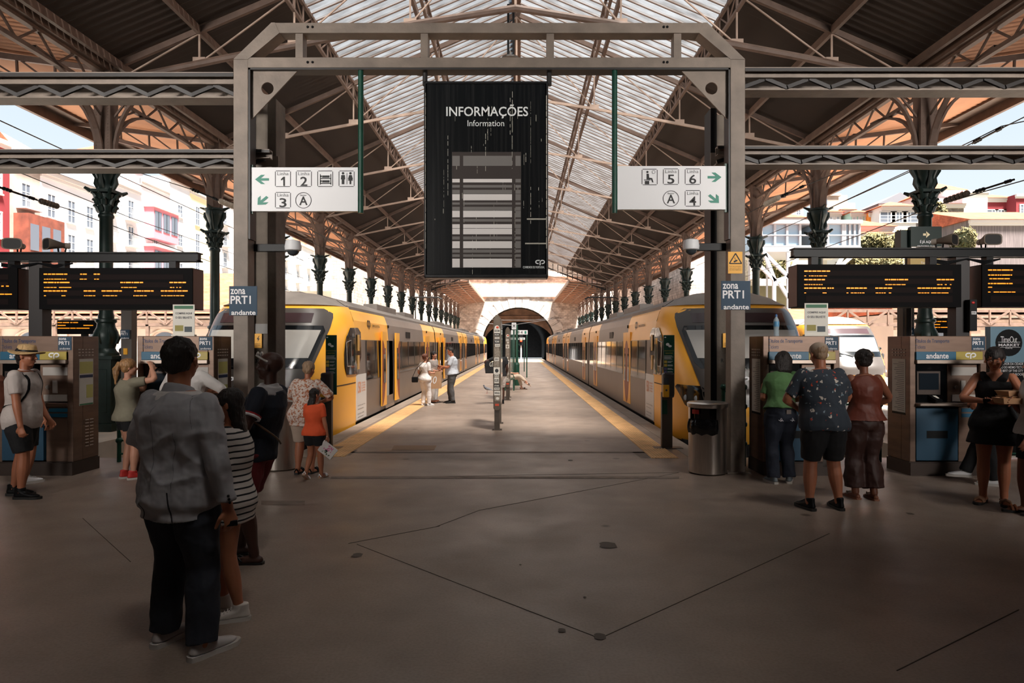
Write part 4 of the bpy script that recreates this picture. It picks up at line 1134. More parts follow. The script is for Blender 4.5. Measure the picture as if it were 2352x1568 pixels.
# ================================================================ litter bins
def bin_(x, y, lab):
    t = thing('litter_bin', lab, 'litter bin', (x, y, 0))
    m = M(); r_ = .255
    n = 32
    def ring(z, r0): return [(x+r0*math.cos(2*math.pi*k/n), y+r0*math.sin(2*math.pi*k/n), z) for k in range(n)]
    m.loft([ring(.01, r_-.01), ring(.02, r_), ring(.66, r_)], cap=True)
    # upper drum is open at the front left
    for k in range(n):
        a = 2*math.pi*(k+.5)/n
        if 3.35 < a < 4.9: continue
        p, q = ring(0, r_)[k], ring(0, r_)[(k+1) % n]
        m.add([(p[0], p[1], .66), (q[0], q[1], .66), (q[0], q[1], .93), (p[0], p[1], .93)], [(0, 1, 2, 3)])
    m.build('drum', steel_b2, t, smooth=40)
    m = M(); m.lathe([(r_-.02, .9), (r_+.012, .9), (r_+.02, .93), (r_+.02, .955), (r_, .97), (.1, .975)], (x, y, 0), n); m.build('lid', steel_b2, t, smooth=40)
    m = M(); m.lathe([(.22, .3), (.225, .92)], (x, y, 0), 20); m.build('liner', blackg, t)
    m = M(); a0 = 4.1; pts = []
    m.grid(lambda u, v_: (x+(r_+.02+.02*math.sin(v_*3.1)+.008*math.sin(u*37))*math.cos(3.3+1.65*u), y+(r_+.02+.02*math.sin(v_*3.1)+.008*math.sin(u*29))*math.sin(3.3+1.65*u), .74-.19*v_+.012*math.sin(u*21)), 24, 5)
    m.grid(lambda u, v_: (x+(r_+.02-.05*v_)*math.cos(3.3+1.65*u), y+(r_+.02-.05*v_)*math.sin(3.3+1.65*u), .74+.015*v_), 24, 1)
    m.build('bag', mat('black_bin_bag', (18, 18, 20), .25, bump=.8, bscale=14), t, smooth=60)
    m = M(); m.grid(lambda u, v_: (x+(r_+.004)*math.cos(3.55+.45*u), y+(r_+.004)*math.sin(3.55+.45*u), .82+.06*v_), 6, 1); m.build('red_label', mat('red_label', (200, 48, 44), .5), t)
bin_(PX(1625, 9.2), 9.2, 'round brushed steel litter bin with black bag beside the right gantry leg')
bin_(PX(643, 9.5), 9.5, 'round brushed steel litter bin behind the bald man')

# ================================================================ ticket validators
def validator(x, y, sgn, lab):
    t = thing('ticket_validator', lab, 'ticket validator', (x, y, 0))
    m = M(); m.box(x-.09, x+.09, y-.05, y+.05, 0, .95); m.box(x-.22, x+.26, y-.12, y+.12, 0, .012); m.build('post', mat('validator_post', (92, 82, 74), .45, .4, .2, 3), t, bevel=.01)
    m = M(); m.box(x-.08, x+.11, y-.12, y+.05, .86, 1.28); m.build('head', mat('validator_head', (58, 52, 50), .35), t, bevel=.03)
    m = M(); m.box(x-.085, x+.02, y-.13, y-.06, .87, 1.08); m.build('yellow_reader', mat('validator_yellow', (236, 172, 44), .4), t, bevel=.012)
    m = M(); m.ell((x-.03, y-.132, .99), (.018, .006, .018)); m.box(x-.075, x+.01, y-.125, y-.11, 1.1, 1.2); m.build('display', mat('reader_grey', (70, 74, 78), .2), t)
    m = M(); m.box(x-.09, x-.0, y-.054, y-.05, .58, .82); m.build('green_sticker', green_p, t)
    m = M(); m.box(x-.04, x+.15, y+.055, y+.075, .9, 1.92); m.build('sign_panel', green_p, t, bevel=.006)
    m = M(); yy = y+.052
    m.text('ZONA DE VALIDAÇÃO', (x-.03, yy, 1.64), FX, FZ, .17, .022, 1); m.text('OBRIGATÓRIA', (x-.01, yy, 1.6), FX, FZ, .13, .022, 1)
    for k in range(4): m.box(x-.03, x+random.uniform(.08, .14), yy, yy+.003, 1.56-k*.018, 1.567-k*.018, 0)
    for k in range(4):
        m.box(x-.03, x+.02, yy, yy+.003, 1.44-k*.06, 1.485-k*.06, 1 if k < 2 else 2)
        for q in range(2): m.box(x+.03, x+random.uniform(.09, .13), yy, yy+.003, 1.45+q*.018-k*.06, 1.457+q*.018-k*.06, 0)
    m.ell((x+.03, yy, 1.76), (.03, .003, .025), mi=0); m.ell((x+.07, yy, 1.73), (.03, .003, .02), mi=0); m.ell((x-.01, yy, 1.88), (.018, .003, .01), mi=0)
    m.build('sign_print', [white, mat('ochre_print', (206, 176, 80), .5), mat('violet_print', (96, 84, 130), .5)], t)
validator(PX(1531, 11.4), 11.4, 1, 'ticket validator on a steel post with green sign in front of the right train')
validator(PX(751, 11.4), 11.4, -1, 'ticket validator on a steel post with green sign in front of the left train')

# ================================================================ sticker covered poster cases seen edge on
sticker_ms = [mat('sticker_white', (206, 200, 190), .6), mat('sticker_black', (36, 36, 40), .6), mat('sticker_red', (190, 70, 44), .6), mat('sticker_torn', (150, 138, 124), .8, 0, .5, 30)]
def poster_case(x, y, ztop, lab, seed):
    rd = random.Random(seed)
    t = thing('poster_case', lab, 'poster case', (x, y, 0))
    W_ = .075; L_ = 1.35; zb0 = .4
    m = M()
    prof = [(-W_, zb0+.05), (-W_+.04, zb0), (W_-.04, zb0), (W_, zb0+.05), (W_, ztop-.09), (W_-.05, ztop), (-W_+.05, ztop), (-W_, ztop-.09)]
    m.prism([(x+a, b_) for a, b_ in prof], y, y+L_); m.build('case', mat('case_bronze', (112, 100, 88), .4, .5, .4, 5), t, bevel=.012)
    for s, yy in ((0, y+.02), (1, y+L_-.16)):
        m = M(); m.box(x-.055, x+.055, yy, yy+.14, 0, zb0+.05); m.box(x-.1, x+.1, yy-.03, yy+.17, 0, .012)
        for sx_ in (-.08, .08): m.ell((x+sx_, yy, .02), (.012, .012, .012), n=6)
        m.build('leg', mat('case_leg', (84, 74, 66), .45, .4, .4, 6), t)
    m = M(); m.box(x+W_, x+W_+.006, y+.1, y+L_-.1, zb0+.15, ztop-.15); m.box(x-W_-.006, x-W_, y+.1, y+L_-.1, zb0+.15, ztop-.15); m.build('poster_glass', mat('case_glass', (150, 146, 140), .08), t)
    m = M(); z_ = zb0+.1; words = ['YEAH', 'NIVAQ', 'TOXI', 'STAR', 'KLUB', 'BOOM', 'MINI', 'NOW', 'ZERO', 'HEY']
    m.box(x-.04, x+.04, y-.004, y, z_, z_+.045, 2); z_ += .1
    k = 0
    while z_ < ztop-.3:
        h_ = rd.uniform(.04, .14); w_ = rd.uniform(.045, .066); mi = rd.choice([0, 0, 0, 1, 3, 3]); cx_ = x+rd.uniform(-.012, .012)
        m.box(cx_-w_, cx_+w_, y-.003, y, z_, z_+h_, mi)
        if mi in (0, 1) and h_ < .12: m.text(words[k % len(words)], (cx_-w_*.8, y-.005, z_+h_*.25), FX, FZ, w_*1.6, h_*.5, 1 if mi == 0 else 0, bold=.03)
        else: m.ell((cx_, y-.003, z_+h_*.5), (w_*.6, .002, h_*.3), mi=rd.choice([1, 3, 0]), n=10)
        z_ += h_+rd.uniform(.002, .02); k += 1
    m.ell((x, y-.003, ztop-.27), (.05, .003, .05), mi=0); m.ell((x+.01, y-.006, ztop-.26), (.03, .003, .025), mi=2)
    m.build('stickers', sticker_ms, t)
poster_case(PX(1141.5, 13.75), 13.75, 2.37, 'nearer sticker covered poster case standing edge on in the middle of the platform', 5)
poster_case(PX(1166, 21.2), 21.2, 2.31, 'farther sticker covered poster case just behind the nearer one', 8)

# ---------------------------------------------------------------- green posts with H sign, bench, far hanging signs
t = thing('platform_sign_post', 'dark green post with a white H plate behind the poster cases', 'sign post', (PX(1180.5, 27), 27, 0))
m = M(); m.box(PX(1178, 27), PX(1182.5, 27), 27, 27.08, 0, PZ(756, 27)); m.build('post', green_p, t)
m = M(); m.box(PX(1175.5, 27), PX(1185.5, 27), 26.97, 27.1, PZ(756, 27), PZ(741, 27)); m.build('plate', white, t)
m = M(); m.text('H', (PX(1178, 27), 26.965, PZ(754, 27)), FX, FZ, .09, .2, bold=.03); m.build('lettering', ink, t)
t = thing('lamp_post', 'dark green lamp post with hooks right of the H plate', 'post', (PX(1186.5, 29), 29, 0))
m = M(); m.lathe([(.12, 0), (.12, .9), (.07, 1.0), (.05, 2.6), (.04, 2.62)], (PX(1187, 29), 29, 0), 12)
for k in range(6): m.tube([(PX(1187, 29), 29, .9+k*.28), (PX(1192, 29), 29, .95+k*.28), (PX(1193, 29), 29, .87+k*.28)], .018, 6)
m.build('post', green_p, t)
t = thing('platform_bench', 'dark green slatted platform bench with a seated person', 'bench', (PX(1181, 26.3), 26.3, 0))
bx = PX(1172, 26.3)
m = M()
for k in range(4): m.box(bx-.2+k*.1, bx-.12+k*.1, 25.6, 27.6, .42, .45)
m.build('seat', green_p, t)
m = M()
for k in range(4): m.box(bx-.24, bx-.21, 25.6, 27.6, .5+k*.12, .59+k*.12)
m.build('backrest', green_p, t)
for y in (25.7, 27.4):
    m = M(); m.box(bx-.22, bx-.17, y, y+.06, 0, .95); m.box(bx+.12, bx+.17, y, y+.06, 0, .42); m.tube([(bx-.18, y+.03, .62), (bx+.1, y+.03, .64), (bx+.16, y+.03, .5)], .02, 6); m.build('leg', green_p, t)
def far_sign(x0, x1, y0, y1, D_, txt, lab):
    t = thing('hanging_sign', lab, 'sign', (PX((x0+x1)/2, D_), D_, PZ(y1, D_)))
    m = M(); m.box(PX(x0, D_), PX(x1, D_), D_, D_+.08, PZ(y1, D_), PZ(y0, D_)); m.build('panel', white, t)
    m = M(); m.text(txt, (PX(x0+(x1-x0)*.3, D_), D_-.01, PZ(y1-2, D_)), FX, FZ, PX((x1-x0)*.4, D_)-PX(0, D_), PZ(0, D_)-PZ((y1-y0)-4, D_), 0)
    m.box(PX(x1-7, D_), PX(x1-3, D_), D_-.01, D_-.005, PZ(y1-2, D_), PZ(y0+2, D_), 1); m.build('lettering', [ink, teal], t)
    m = M()
    for x in (x0+2, x1-2): m.box(PX(x, D_)-.03, PX(x, D_)+.03, D_, D_+.06, 0, PZ(y1, D_))
    m.build('support', green_p, t)
far_sign(1174, 1212, 758, 768, 36, 'A 4', 'white sign A 4 with green arrow in front of the tunnel mouth')
far_sign(1174, 1206, 775, 780, 44, '3', 'small white sign below the A 4 sign')
t = thing('railway_signal', 'slim signal post with red light before the tunnel', 'signal', (PX(1197, 72), 72, -1))
m = M(); m.box(PX(1197, 72)-.06, PX(1197, 72)+.06, 72, 72.1, -1, 1.7); m.build('post', white, t)
m = M(); m.box(PX(1197, 72)-.2, PX(1197, 72)+.2, 71.9, 72.1, 1.7, 2.9); m.build('head', black, t)
m = M(); m.ell((PX(1197, 72), 71.88, 2.2), .12); m.build('red_light', mat('red_lamp', (255, 60, 30), .4, emit=2.5), t)
# hanging platform lamp
t = thing('hanging_lamp', 'flat pendant lamp on a dark twin stem hanging from the roof ridge', 'lamp', (PX(1183, 18), 18, PZ(136, 18)))
m = M()
for dx in (-.09, .05): m.box(PX(1175, 18)+dx-.03, PX(1175, 18)+dx+.03, 18, 18.06, PZ(126, 18), 10.9)
m.build('stem', black, t)
m = M(); x_ = PX(1172, 18); m.lathe([(.22, 0), (.23, .04), (.05, .09), (.03, .2), (0.01, .22)], (x_, 18, PZ(136, 18)), 14); m.build('shade', mat('lamp_dark', (70, 64, 60), .4), t)

# ---------------------------------------------------------------- railings behind the machines
def railing(x0, x1, y, lab, balls=True):
    t = thing('railing', lab, 'railing', ((x0+x1)/2, y, 0))
    m = M()
    for z_ in (1.08, .86, .6, .32, .12): m.tube([(x0, y, z_), (x1, y, z_)], .016, 8)
    m.build('rails', green_p, t)
    n = max(1, int((x1-x0)/1.2))
    for k in range(n+1):
        x = x0+(x1-x0)*k/n
        m = M(); m.tube([(x, y, 0), (x, y, 1.12)], .03, 8)
        for z_ in (1.14, .86, .6, .32): m.ell((x, y, z_), .05, n=10)
        m.build('baluster', green_p, t, smooth=50)
railing(-6.0, -4.9, 10.05, 'dark green tube railing between the two left ticket machines')
railing(4.3, 5.4, 10.05, 'dark green tube railing between the two right ticket machines')
railing(-14, -8.9, 10.05, 'dark green tube railing beyond the cut off machine at left')
railing(6.4, 11, 10.05, 'dark green tube railing beyond the rightmost machine')
railing(2.95, 3.25, 9.7, 'short railing stub between the right gantry leg and the machine')
railing(-4.1, -3.95, 9.7, 'short railing stub at the left gantry leg')

# ---------------------------------------------------------------- posts with zone signs in the middle distance
for x, D_, lab, zs in ((290, 14, 'grey square post with a zone sign beyond the left machines', (277, 298, 757, 778)), (2087, 13, 'dark square post with a zone sign beyond the right machines', (2077, 2099, 752, 770))):
    t = thing('square_post', lab, 'post', (PX(x, D_), D_, 0))
    m = M(); m.box(PX(x, D_)-.11, PX(x, D_)+.11, D_, D_+.2, 0, 2.7); m.build('shaft', mat('post_grey', (98, 92, 88), .7), t)
    m = M(); m.box(PX(x, D_)-.05, PX(x, D_)+.03, D_-.02, D_, 1.55, 1.68); m.build('warning_tag', yellow_s, t)
    zone_sign(zs[0], zs[1], zs[2], zs[3], D_-.05, 'small slate blue zone sign on the %s' % lab[:lab.index(' post')+5]+(' at left' if x < 1000 else ' at right'))

# ---------------------------------------------------------------- advertising at the right
D_ = 10.3
t = thing('advertising_panel', 'black and blue market advertising panel behind the woman in black', 'advertising panel', (PX(2330, D_), D_, 0))
X0, X1 = PX(2275, D_), PX(2400, D_)
m = M(); m.box(X0, X1, D_, D_+.12, .05, PZ(832, D_), 0); m.box(X0, X1, D_, D_+.12, PZ(832, D_), PZ(750, D_), 1); m.box(X0+.05, X0+.15, D_, D_+.12, 0, .1, 0); m.build('panel', [black, mat('pale_blue_panel', (112, 146, 164), .5)], t)
def Pq(x, y, e=.002): return V((PX(x, D_), D_-e, PZ(y, D_)))
m = M(); m.add([Pq(2317+31*math.cos(a*.2618), 787+31*math.sin(a*.2618)) for a in range(24)], [tuple(range(24))]); m.build('disc', black, t)
m = M()
m.text('TimeOut', Pq(2298, 787, .004), FX, FZ, PX(38, D_)-PX(0, D_), PZ(0, D_)-PZ(15, D_), 0, spacing=.85)
m.text('MARKET', Pq(2293, 795, .004), FX, FZ, PX(49, D_)-PX(0, D_), PZ(0, D_)-PZ(6, D_), 0, bold=.02); m.text('PORTO', Pq(2309, 801, .004), FX, FZ, PX(16, D_)-PX(0, D_), PZ(0, D_)-PZ(3, D_), 0)
for y in (785, 797): m.box(PX(2292, D_), PX(2343, D_), D_-.004, D_-.002, PZ(y+.8, D_), PZ(y, D_))
for k, s_ in enumerate(('O MELHOR DA CIDADE', 'TUDO DO MESMO TECTO', 'THE BEST OF THE CITY', 'UNDER ONE ROOF')): m.text(s_, Pq(2290, 838+k*8, .004), FX, FZ, PX(60, D_)-PX(0, D_), PZ(0, D_)-PZ(5.5, D_), 0, bold=.01)
m.build('lettering', white, t)
D_ = 12.5
t = thing('green_sign', 'dark green sign with cream arrow and É JÁ AQUI above the right beam', 'sign', (PX(2125, D_), D_, 0))
m = M(); m.box(PX(2092, D_), PX(2163, D_), D_, D_+.1, PZ(566, D_), PZ(520, D_)); m.box(PX(2076, D_), PX(2092, D_), D_+.1, D_+.3, PZ(575, D_), PZ(526, D_)); m.build('panel', mat('sign_dark_green', (20, 40, 36), .4), t)
m = M(); m.box(PX(2091, D_), PX(2160, D_), D_, D_+.1, PZ(608, D_), PZ(586, D_)); m.build('lower_panel', mat('ochre_panel', (196, 168, 104), .5), t)
m = M(); m.tube([(PX(2100, D_), D_+.2, 0), (PX(2100, D_), D_+.2, PZ(530, D_))], .06, 8); m.build('post', steel_d, t)
m = M()
def Pq(x, y, e=.004): return V((PX(x, D_), D_-e, PZ(y, D_)))
m.add([Pq(2120, 536), Pq(2129, 536), Pq(2129, 541), Pq(2120, 541)], [(0, 1, 2, 3)], 1); m.add([Pq(2127, 531), Pq(2136, 538.5), Pq(2127, 546)], [(0, 1, 2)], 1)
m.text('É JÁ AQUI', Pq(2113, 560), FX, FZ, PX(30, D_)-PX(0, D_), PZ(0, D_)-PZ(9, D_), 0, bold=.02)
m.text('PRÓXIMA RUA', Pq(2107, 566), FX, FZ, PX(42, D_)-PX(0, D_), PZ(0, D_)-PZ(3, D_), 0, bold=.02)
m.text('TimeOut', Pq(2115, 606), FX, FZ, PX(24, D_)-PX(0, D_), PZ(0, D_)-PZ(5, D_), 0)
m.build('lettering', [white, mat('cream_arrow', (236, 220, 180), .5)], t)

# ---------------------------------------------------------------- overhead wires with insulators
wire_m = mat('dark_wire', (34, 28, 26), .5)
def wire(pts, lab, ins=None, r_=.012, thick=None):
    t = thing('overhead_wire', lab, 'overhead wire', pts[0])
    m = M(); m.tube(pts, r_, 6); m.build('cable', wire_m, t)
    if thick:
        m = M()
        for p, q in thick:
            m.tube([p, q], .022, 6)
            for k in range(3): m.ell(V(p).lerp(V(q), .1+.08*k), (.05, .05, .045), n=8); m.ell(V(p).lerp(V(q), .9-.05*k), .04, n=8)
        m.build('fitting', black, t)
    if ins:
        p, q = V(ins[0]), V(ins[1]); m = M()
        for k in range(6): m.ell(p.lerp(q, (k+.5)/6), (.075, .06, .075), n=12)
        m.tube([p, q], .05, 8)
        m.build('insulator', mat(ins[2], (168, 156, 140) if 'pale' in ins[2] else (84, 72, 64), .3), t, smooth=50)
def at(x, y, D_): return V((PX(x, D_), D_, PZ(y, D_)))
wire([at(-60, 252, 12), at(0, 277, 13), at(700, 600, 40)], 'thin wire crossing the pale sky at upper left')
wire([at(-60, 410, 14), at(0, 432, 14.5), at(85, 460, 15.5), at(150, 478, 16.2), at(330, 545, 20), at(700, 680, 40)], 'left wire with a dark beaded insulator in front of the white houses', (at(92, 461, 15.6), at(133, 474, 16), 'dark_insulator'), thick=[(at(0, 430, 14.5), at(85, 459, 15.5))])
wire([at(300, 390, 17), at(440, 435, 17), at(505, 462, 17), at(560, 480, 18), at(850, 622, 45)], 'wire with a pale insulator left of the left gantry leg', (at(505, 461, 17), at(536, 474, 17.3), 'pale_insulator'), thick=[(at(437, 433, 17), at(503, 460, 17))])
wire([at(30, 390, 16), at(300, 500, 22), at(700, 640, 50)], 'thin wire running down across the pink house')
wire([at(2420, 235, 13), at(2200, 345, 15), at(1900, 480, 20), at(1600, 610, 40)], 'thin wire crossing the pale sky at upper right')
wire([at(2420, 395, 13), at(2260, 440, 14), at(2150, 472, 15), at(1960, 545, 20), at(1700, 640, 40)], 'right wire with a dark beaded insulator above the hillside houses', (at(2170, 462, 15), at(2225, 443, 14.5), 'dark_insulator'), thick=[(at(2235, 442, 14.4), at(2330, 412, 13.6))])
wire([at(2400, 268, 14), at(2300, 290, 14.5), at(2230, 325, 15), at(1900, 480, 22)], 'right wire with a knotted fitting against the sky', None, thick=[(at(2232, 330, 15), at(2305, 292, 14.5))])
wire([at(1990, 370, 17), at(1840, 430, 17), at(1790, 455, 17), at(1740, 478, 18), at(1500, 610, 40)], 'wire with a pale insulator right of the right gantry leg', (at(1757, 470, 17.3), at(1790, 453, 17), 'pale_insulator'), thick=[(at(1793, 452, 17), at(1850, 425, 17))])
for k, (x_, lab) in enumerate(((-5.07, 'contact wire over the left train'), (4.43, 'contact wire over the right train'))):
    wire([(x_, 14, 4.55), (x_, 94, 4.55)], lab)
wire([(-5.2, 88, 5.2), (-2, 88, 5.0), (2, 88, 5.0), (5.2, 88, 5.4)], 'pale span wire hanging across the tunnel mouth', r_=.03)
wire([(-5, 80, 4.4), (-1, 80, 4.1), (5, 80, 5.0)], 'second span wire hanging before the tunnel mouth', r_=.03)
# ================================================================ electric trains
t_yel = mat('train_yellow', (252, 180, 62), .28, 0, .06, 1.5)
t_gry = mat('train_warm_grey', (126, 114, 107), .38, .1, .12, 1.2)
t_dark = mat('train_underframe', (34, 30, 29), .7)
t_glass = mat('train_side_glass', (30, 27, 27), .06, 0, spec=.8)
t_roof = mat('train_roof_grey', (134, 126, 120), .6, 0, .25, 2)
t_red = mat('train_brown_red', (136, 62, 40), .4)
t_mask = mat('train_front_mask', (72, 66, 62), .3, 0, .15, 2)
t_wind = mat('windscreen_pale_reflection', (176, 172, 166), .12, 0, .08, 2)  # pale colour paints reflected light onto the windscreen
t_white = mat('train_white_panel', (212, 210, 208), .4)
t_in = mat('train_interior', (150, 146, 138), .6)
HWP = [(.03, 1.42), (1.0, 1.43), (2.0, 1.41), (2.3, 1.38), (2.5, 1.31), (2.58, 1.24)]
ROOFP = [(2.6, 1.2), (2.72, 1.02), (2.83, .7), (2.88, .35), (2.89, 0)]
def hw_at(z):
    for (z0, a), (z1, b_) in zip(HWP, HWP[1:]):
        if z <= z1: return a+(b_-a)*max(0, (z-z0))/(z1-z0)
    return HWP[-1][1]
YS = 14.9
def yf_at(z):
    P_ = [(-.5, 12.75), (.05, 12.35), (.45, 12.15), (.9, 12.2), (1.4, 12.6), (2.0, 13.15), (2.5, 13.6), (2.9, 14.3)]
    if z <= P_[0][0]: return P_[0][1]
    for (z0, a), (z1, b_) in zip(P_, P_[1:]):
        if z <= z1:
            u = (z-z0)/(z1-z0); return a+(b_-a)*u
    return 14.3
def train(cx, inner, y_off, labels, open_doors, num, name='commuter_train', parts=True):
    """inner: +1 if the platform flank is at +x (left train) or -1"""
    t = thing(name, labels, 'train', (cx, 12+y_off, -1.0))
    Y = lambda d: d + y_off
    cars = [(YS, 29.0), (29.25, 43.6), (43.85, 58.2), (58.45, 75.0)]
    # yellow upper bands along the flank
    yel = [(14, 18.7), (25.5, 32.6), (40.3, 47.2), (54.5, 62), (71, 76)]
    doors = [(18.15, 19.35), (25.9, 27.1), (30.6, 31.8), (41.1, 42.3), (45.1, 46.3), (55.8, 57.0), (60.4, 61.6), (68.9, 70.1)]
    def isy(d): return any(a <= d < b_ for a, b_ in yel)
    for ci, (a, b_) in enumerate(cars):
        m = M()
        ys = sorted(set([a, b_]+[p for e in yel for p in e if a < p < b_]+[p for e in doors for p in e if a < p < b_]+([15.05, 15.9] if ci == 0 else [])))
        zs = [.03, .35, .9, 1.87, 2.3, 2.5, 2.58]
        for s in (-1, 1):
            for y0, y1 in zip(ys, ys[1:]):
                dr = any(p <= (y0+y1)/2 < q for p, q in doors)
                opened = dr and s == inner and any(p <= (y0+y1)/2 < q and k in open_doors for k, (p, q) in enumerate(doors))
                for z0, z1 in zip(zs, zs[1:]):
                    if z1 <= .9: k = 1
                    elif z1 <= 1.87: k = 1
                    else: k = 0 if isy((y0+y1)/2) else 1
                    if ci == 0 and y0 < 15.0: k = 0
                    if ci == 0 and y0 < 15.0 and z1 <= .9: k = 0
                    if opened and z1 < 2.2 and z0 > .1: continue
                    m.add([(cx+s*hw_at(z0), Y(y0), z0), (cx+s*hw_at(z0), Y(y1), z0), (cx+s*hw_at(z1), Y(y1), z1), (cx+s*hw_at(z1), Y(y0), z1)], [(0, 1, 2, 3)], k)
        for yy in (a, b_): 
            if yy > 15: m.add([(cx+s_*hw_at(z_), Y(yy), z_) for s_, z_ in ((-1, .03), (1, .03), (1, 1.0), (1, 2.58), (-1, 2.58), (-1, 1.0))], [(0, 1, 2, 3, 4, 5)], 2)
        m.add([(cx-1.4, Y(a), .03), (cx+1.4, Y(a), .03), (cx+1.4, Y(b_), .03), (cx-1.4, Y(b_), .03)], [(0, 1, 2, 3)], 2)
        body = m.build('car_body', [t_yel, t_gry, t_dark], t)
        # roof shell
        m = M(); rr = []
        ring = [(-1.26, 2.575), (-1.25, 2.6)]+[(-b__, z_) for z_, b__ in ROOFP]+[(b__, z_) for z_, b__ in reversed(ROOFP[:-1])]+[(1.25, 2.6), (1.26, 2.575)]
        m.loft([[(cx+x, Y(yy), z_+.02) for x, z_ in ring] for yy in (a, b_)], closed=False)
        k = a+.6
        m.box(cx+inner*1.27, cx+inner*1.2, Y(a), Y(b_), 2.54, 2.61)
        m.build('roof', t_roof, t, smooth=30)
        # roof equipment boxes
        m = M()
        for q in ((a+4.5, a+7.5, .55, .95), (a+9.5, a+11.5, .3, .9)):
            for s in (-1, 1): m.box(cx+s*q[2], cx+s*q[3], Y(q[0]), Y(q[1]), 2.75, 2.94)
        m.build('roof_box', t_roof, t, bevel=.02)
        # underframe and bogies
        m = M(); m.box(cx-1.3, cx+1.3, Y(a+.2), Y(b_-.2), -.25, .03)
        for q in (a+1.2, a+2.8, b_-2.8, b_-1.2):
            if q < 15.5: continue
            for s in (-1, 1): m.lathe([(.02, -.06), (.42, -.06), (.42, .06), (.02, .06)], (0, 0, 0), 16); break
        for q in (a+2, b_-2): m.box(cx-1.1, cx+1.1, Y(q-1.3), Y(q+1.3), -.75, -.3)
        m.v = [v for v in m.v]
        m2 = M(); m2.box(cx-1.3, cx+1.3, Y(a+.2), Y(b_-.2), -.25, .03)
        for q in (a+2, b_-2): m2.box(cx-1.1, cx+1.1, Y(q-1.3), Y(q+1.3), -.6, -.25)
        m2.build('underframe', t_dark, t)
        for q in (a+1.3, a+2.7, b_-2.7, b_-1.3):
            m = M()
            for s in (-1, 1):
                n = 18; c = V((cx+s*.72, Y(q), -.44)); r0 = .4
                m.loft([[c+V((s*o, r0*math.cos(2*math.pi*i/n), r0*math.sin(2*math.pi*i/n))) for i in range(n)] for o in (-.05, .05)])
            m.build('wheelset', rail_m, t)
        # windows between the doors: dark glass band with mullions
        cuts = [a+(.95 if ci == 0 else .35)]+[p for e in doors for p in e if a < p < b_]+[b_-.3]
        for s in (-1, 1):
            for w0, w1 in zip(cuts[::2], cuts[1::2]):
                w0 += .1; w1 -= .1
                if w1-w0 < .3: continue
                m = M(); e = .008
                m.add([(cx+s*(hw_at(z_)+e), Y(yy), z_) for yy, z_ in ((w0, .92), (w1, .92), (w1, 1.86), (w0, 1.86))], [(0, 1, 2, 3)], 0)
                n = max(1, round((w1-w0)/1.25))
                for i in range(n+1):
                    yy = w0+(w1-w0)*i/n; m.box(cx+s*(hw_at(1.4)+e), cx+s*(hw_at(1.4)+e+.006), Y(yy-.03), Y(yy+.03), .92, 1.86, 1)
                m.build('window', [t_glass, mat('window_rubber', (62, 56, 54), .4)], body)
        # doors
        for k, (p, q) in enumerate(doors):
            if not (a < p < b_): continue
            for s in (-1, 1):
                op = k in open_doors and s == inner
                mid = (p+q)/2
                for lf, (l0, l1) in enumerate(((p, mid), (mid, q))):
                    sh = (-.66 if lf == 0 else .66) if op else 0
                    l0s, l1s = l0+sh, l1+sh; e = .075 if op else .012
                    x_ = lambda z_: cx+s*(hw_at(z_)+e)
                    m = M()
                    def quad(y0, y1, z0, z1, mi, ex): m.add([(x_(z0)+s*ex, Y(y0), z0), (x_(z0)+s*ex, Y(y1), z0), (x_(z1)+s*ex, Y(y1), z1), (x_(z1)+s*ex, Y(y0), z1)], [(0, 1, 2, 3)], mi)
                    m.box(cx+s*(hw_at(.2)+e-.04), x_(.2), Y(l0s+.01), Y(l1s-.01), .15, 2.1, 0)
                    # half of a tall brown-red ellipse
                    n = 12; cy_ = l1s if lf == 0 else l0s; sg_ = -1 if lf == 0 else 1
                    if op: cy_ = l0s if lf == 0 else l1s; sg_ = 1 if lf == 0 else -1
                    pts = [(cy_+sg_*.42*math.sin(math.pi*i/n), 1.02-.86*math.cos(math.pi*i/n)) for i in range(n+1)]
                    m.add([(x_(.2)+s*.002, Y(yy), z_) for yy, z_ in pts], [tuple(range(n+1))], 1)
                    quad(l0s+.16, l1s-.16, .75, 1.8, 2, .006)
                    m.build('door', [t_yel, t_red, t_glass], body)
                if op:
                    m = M(); m.box(cx+s*.5, cx+s*1.35, Y(p-.3), Y(q+.3), .1, .16); m.box(cx-s*.2, cx-s*.25, Y(p-.6), Y(q+.6), .1, 2.3); m.box(cx-s*.2, cx+s*1.3, Y(q+.02), Y(q+.08), .16, 2.2); m.box(cx-s*.2, cx+s*1.3, Y(p-.08), Y(p-.02), .16, 2.2)
                    m.build('vestibule', t_in, body)
                    m = M(); m.tube([(cx+s*1.22, Y(q-.12), .5), (cx+s*1.22, Y(q-.12), 1.9)], .022, 8); m.build('grab_pole', t_yel, body)
                    m = M(); m.box(cx+s*1.15, cx+s*1.46, Y(p), Y(q), .03, .1); m.build('door_step', steel_b, body)
        # exterior little side displays and door lamps
        m = M()
        for yy in ((a+b_)/2-.3,): m.box(cx+inner*hw_at(2.05), cx+inner*(hw_at(2.05)+.012), Y(yy), Y(yy+.8), 1.97, 2.17)
        for k, (p, q) in enumerate(doors):
            if a < p < b_: m.box(cx+inner*hw_at(2.25), cx+inner*(hw_at(2.25)+.03), Y((p+q)/2-.04), Y((p+q)/2+.04), 2.22, 2.3)
        m.build('side_display', black, body)
        if ci > 0:
            m = M(); m.box(cx-1.2, cx+1.2, Y(a-.25), Y(a), .0, 2.55); m.build('gangway_bellows', t_dark, t)
    # ---------------- nose
    nn = 3.2
    def hwz(z): return 1.43 if z < 1.9 else 1.43-.16*((z-1.9)/.68)**2
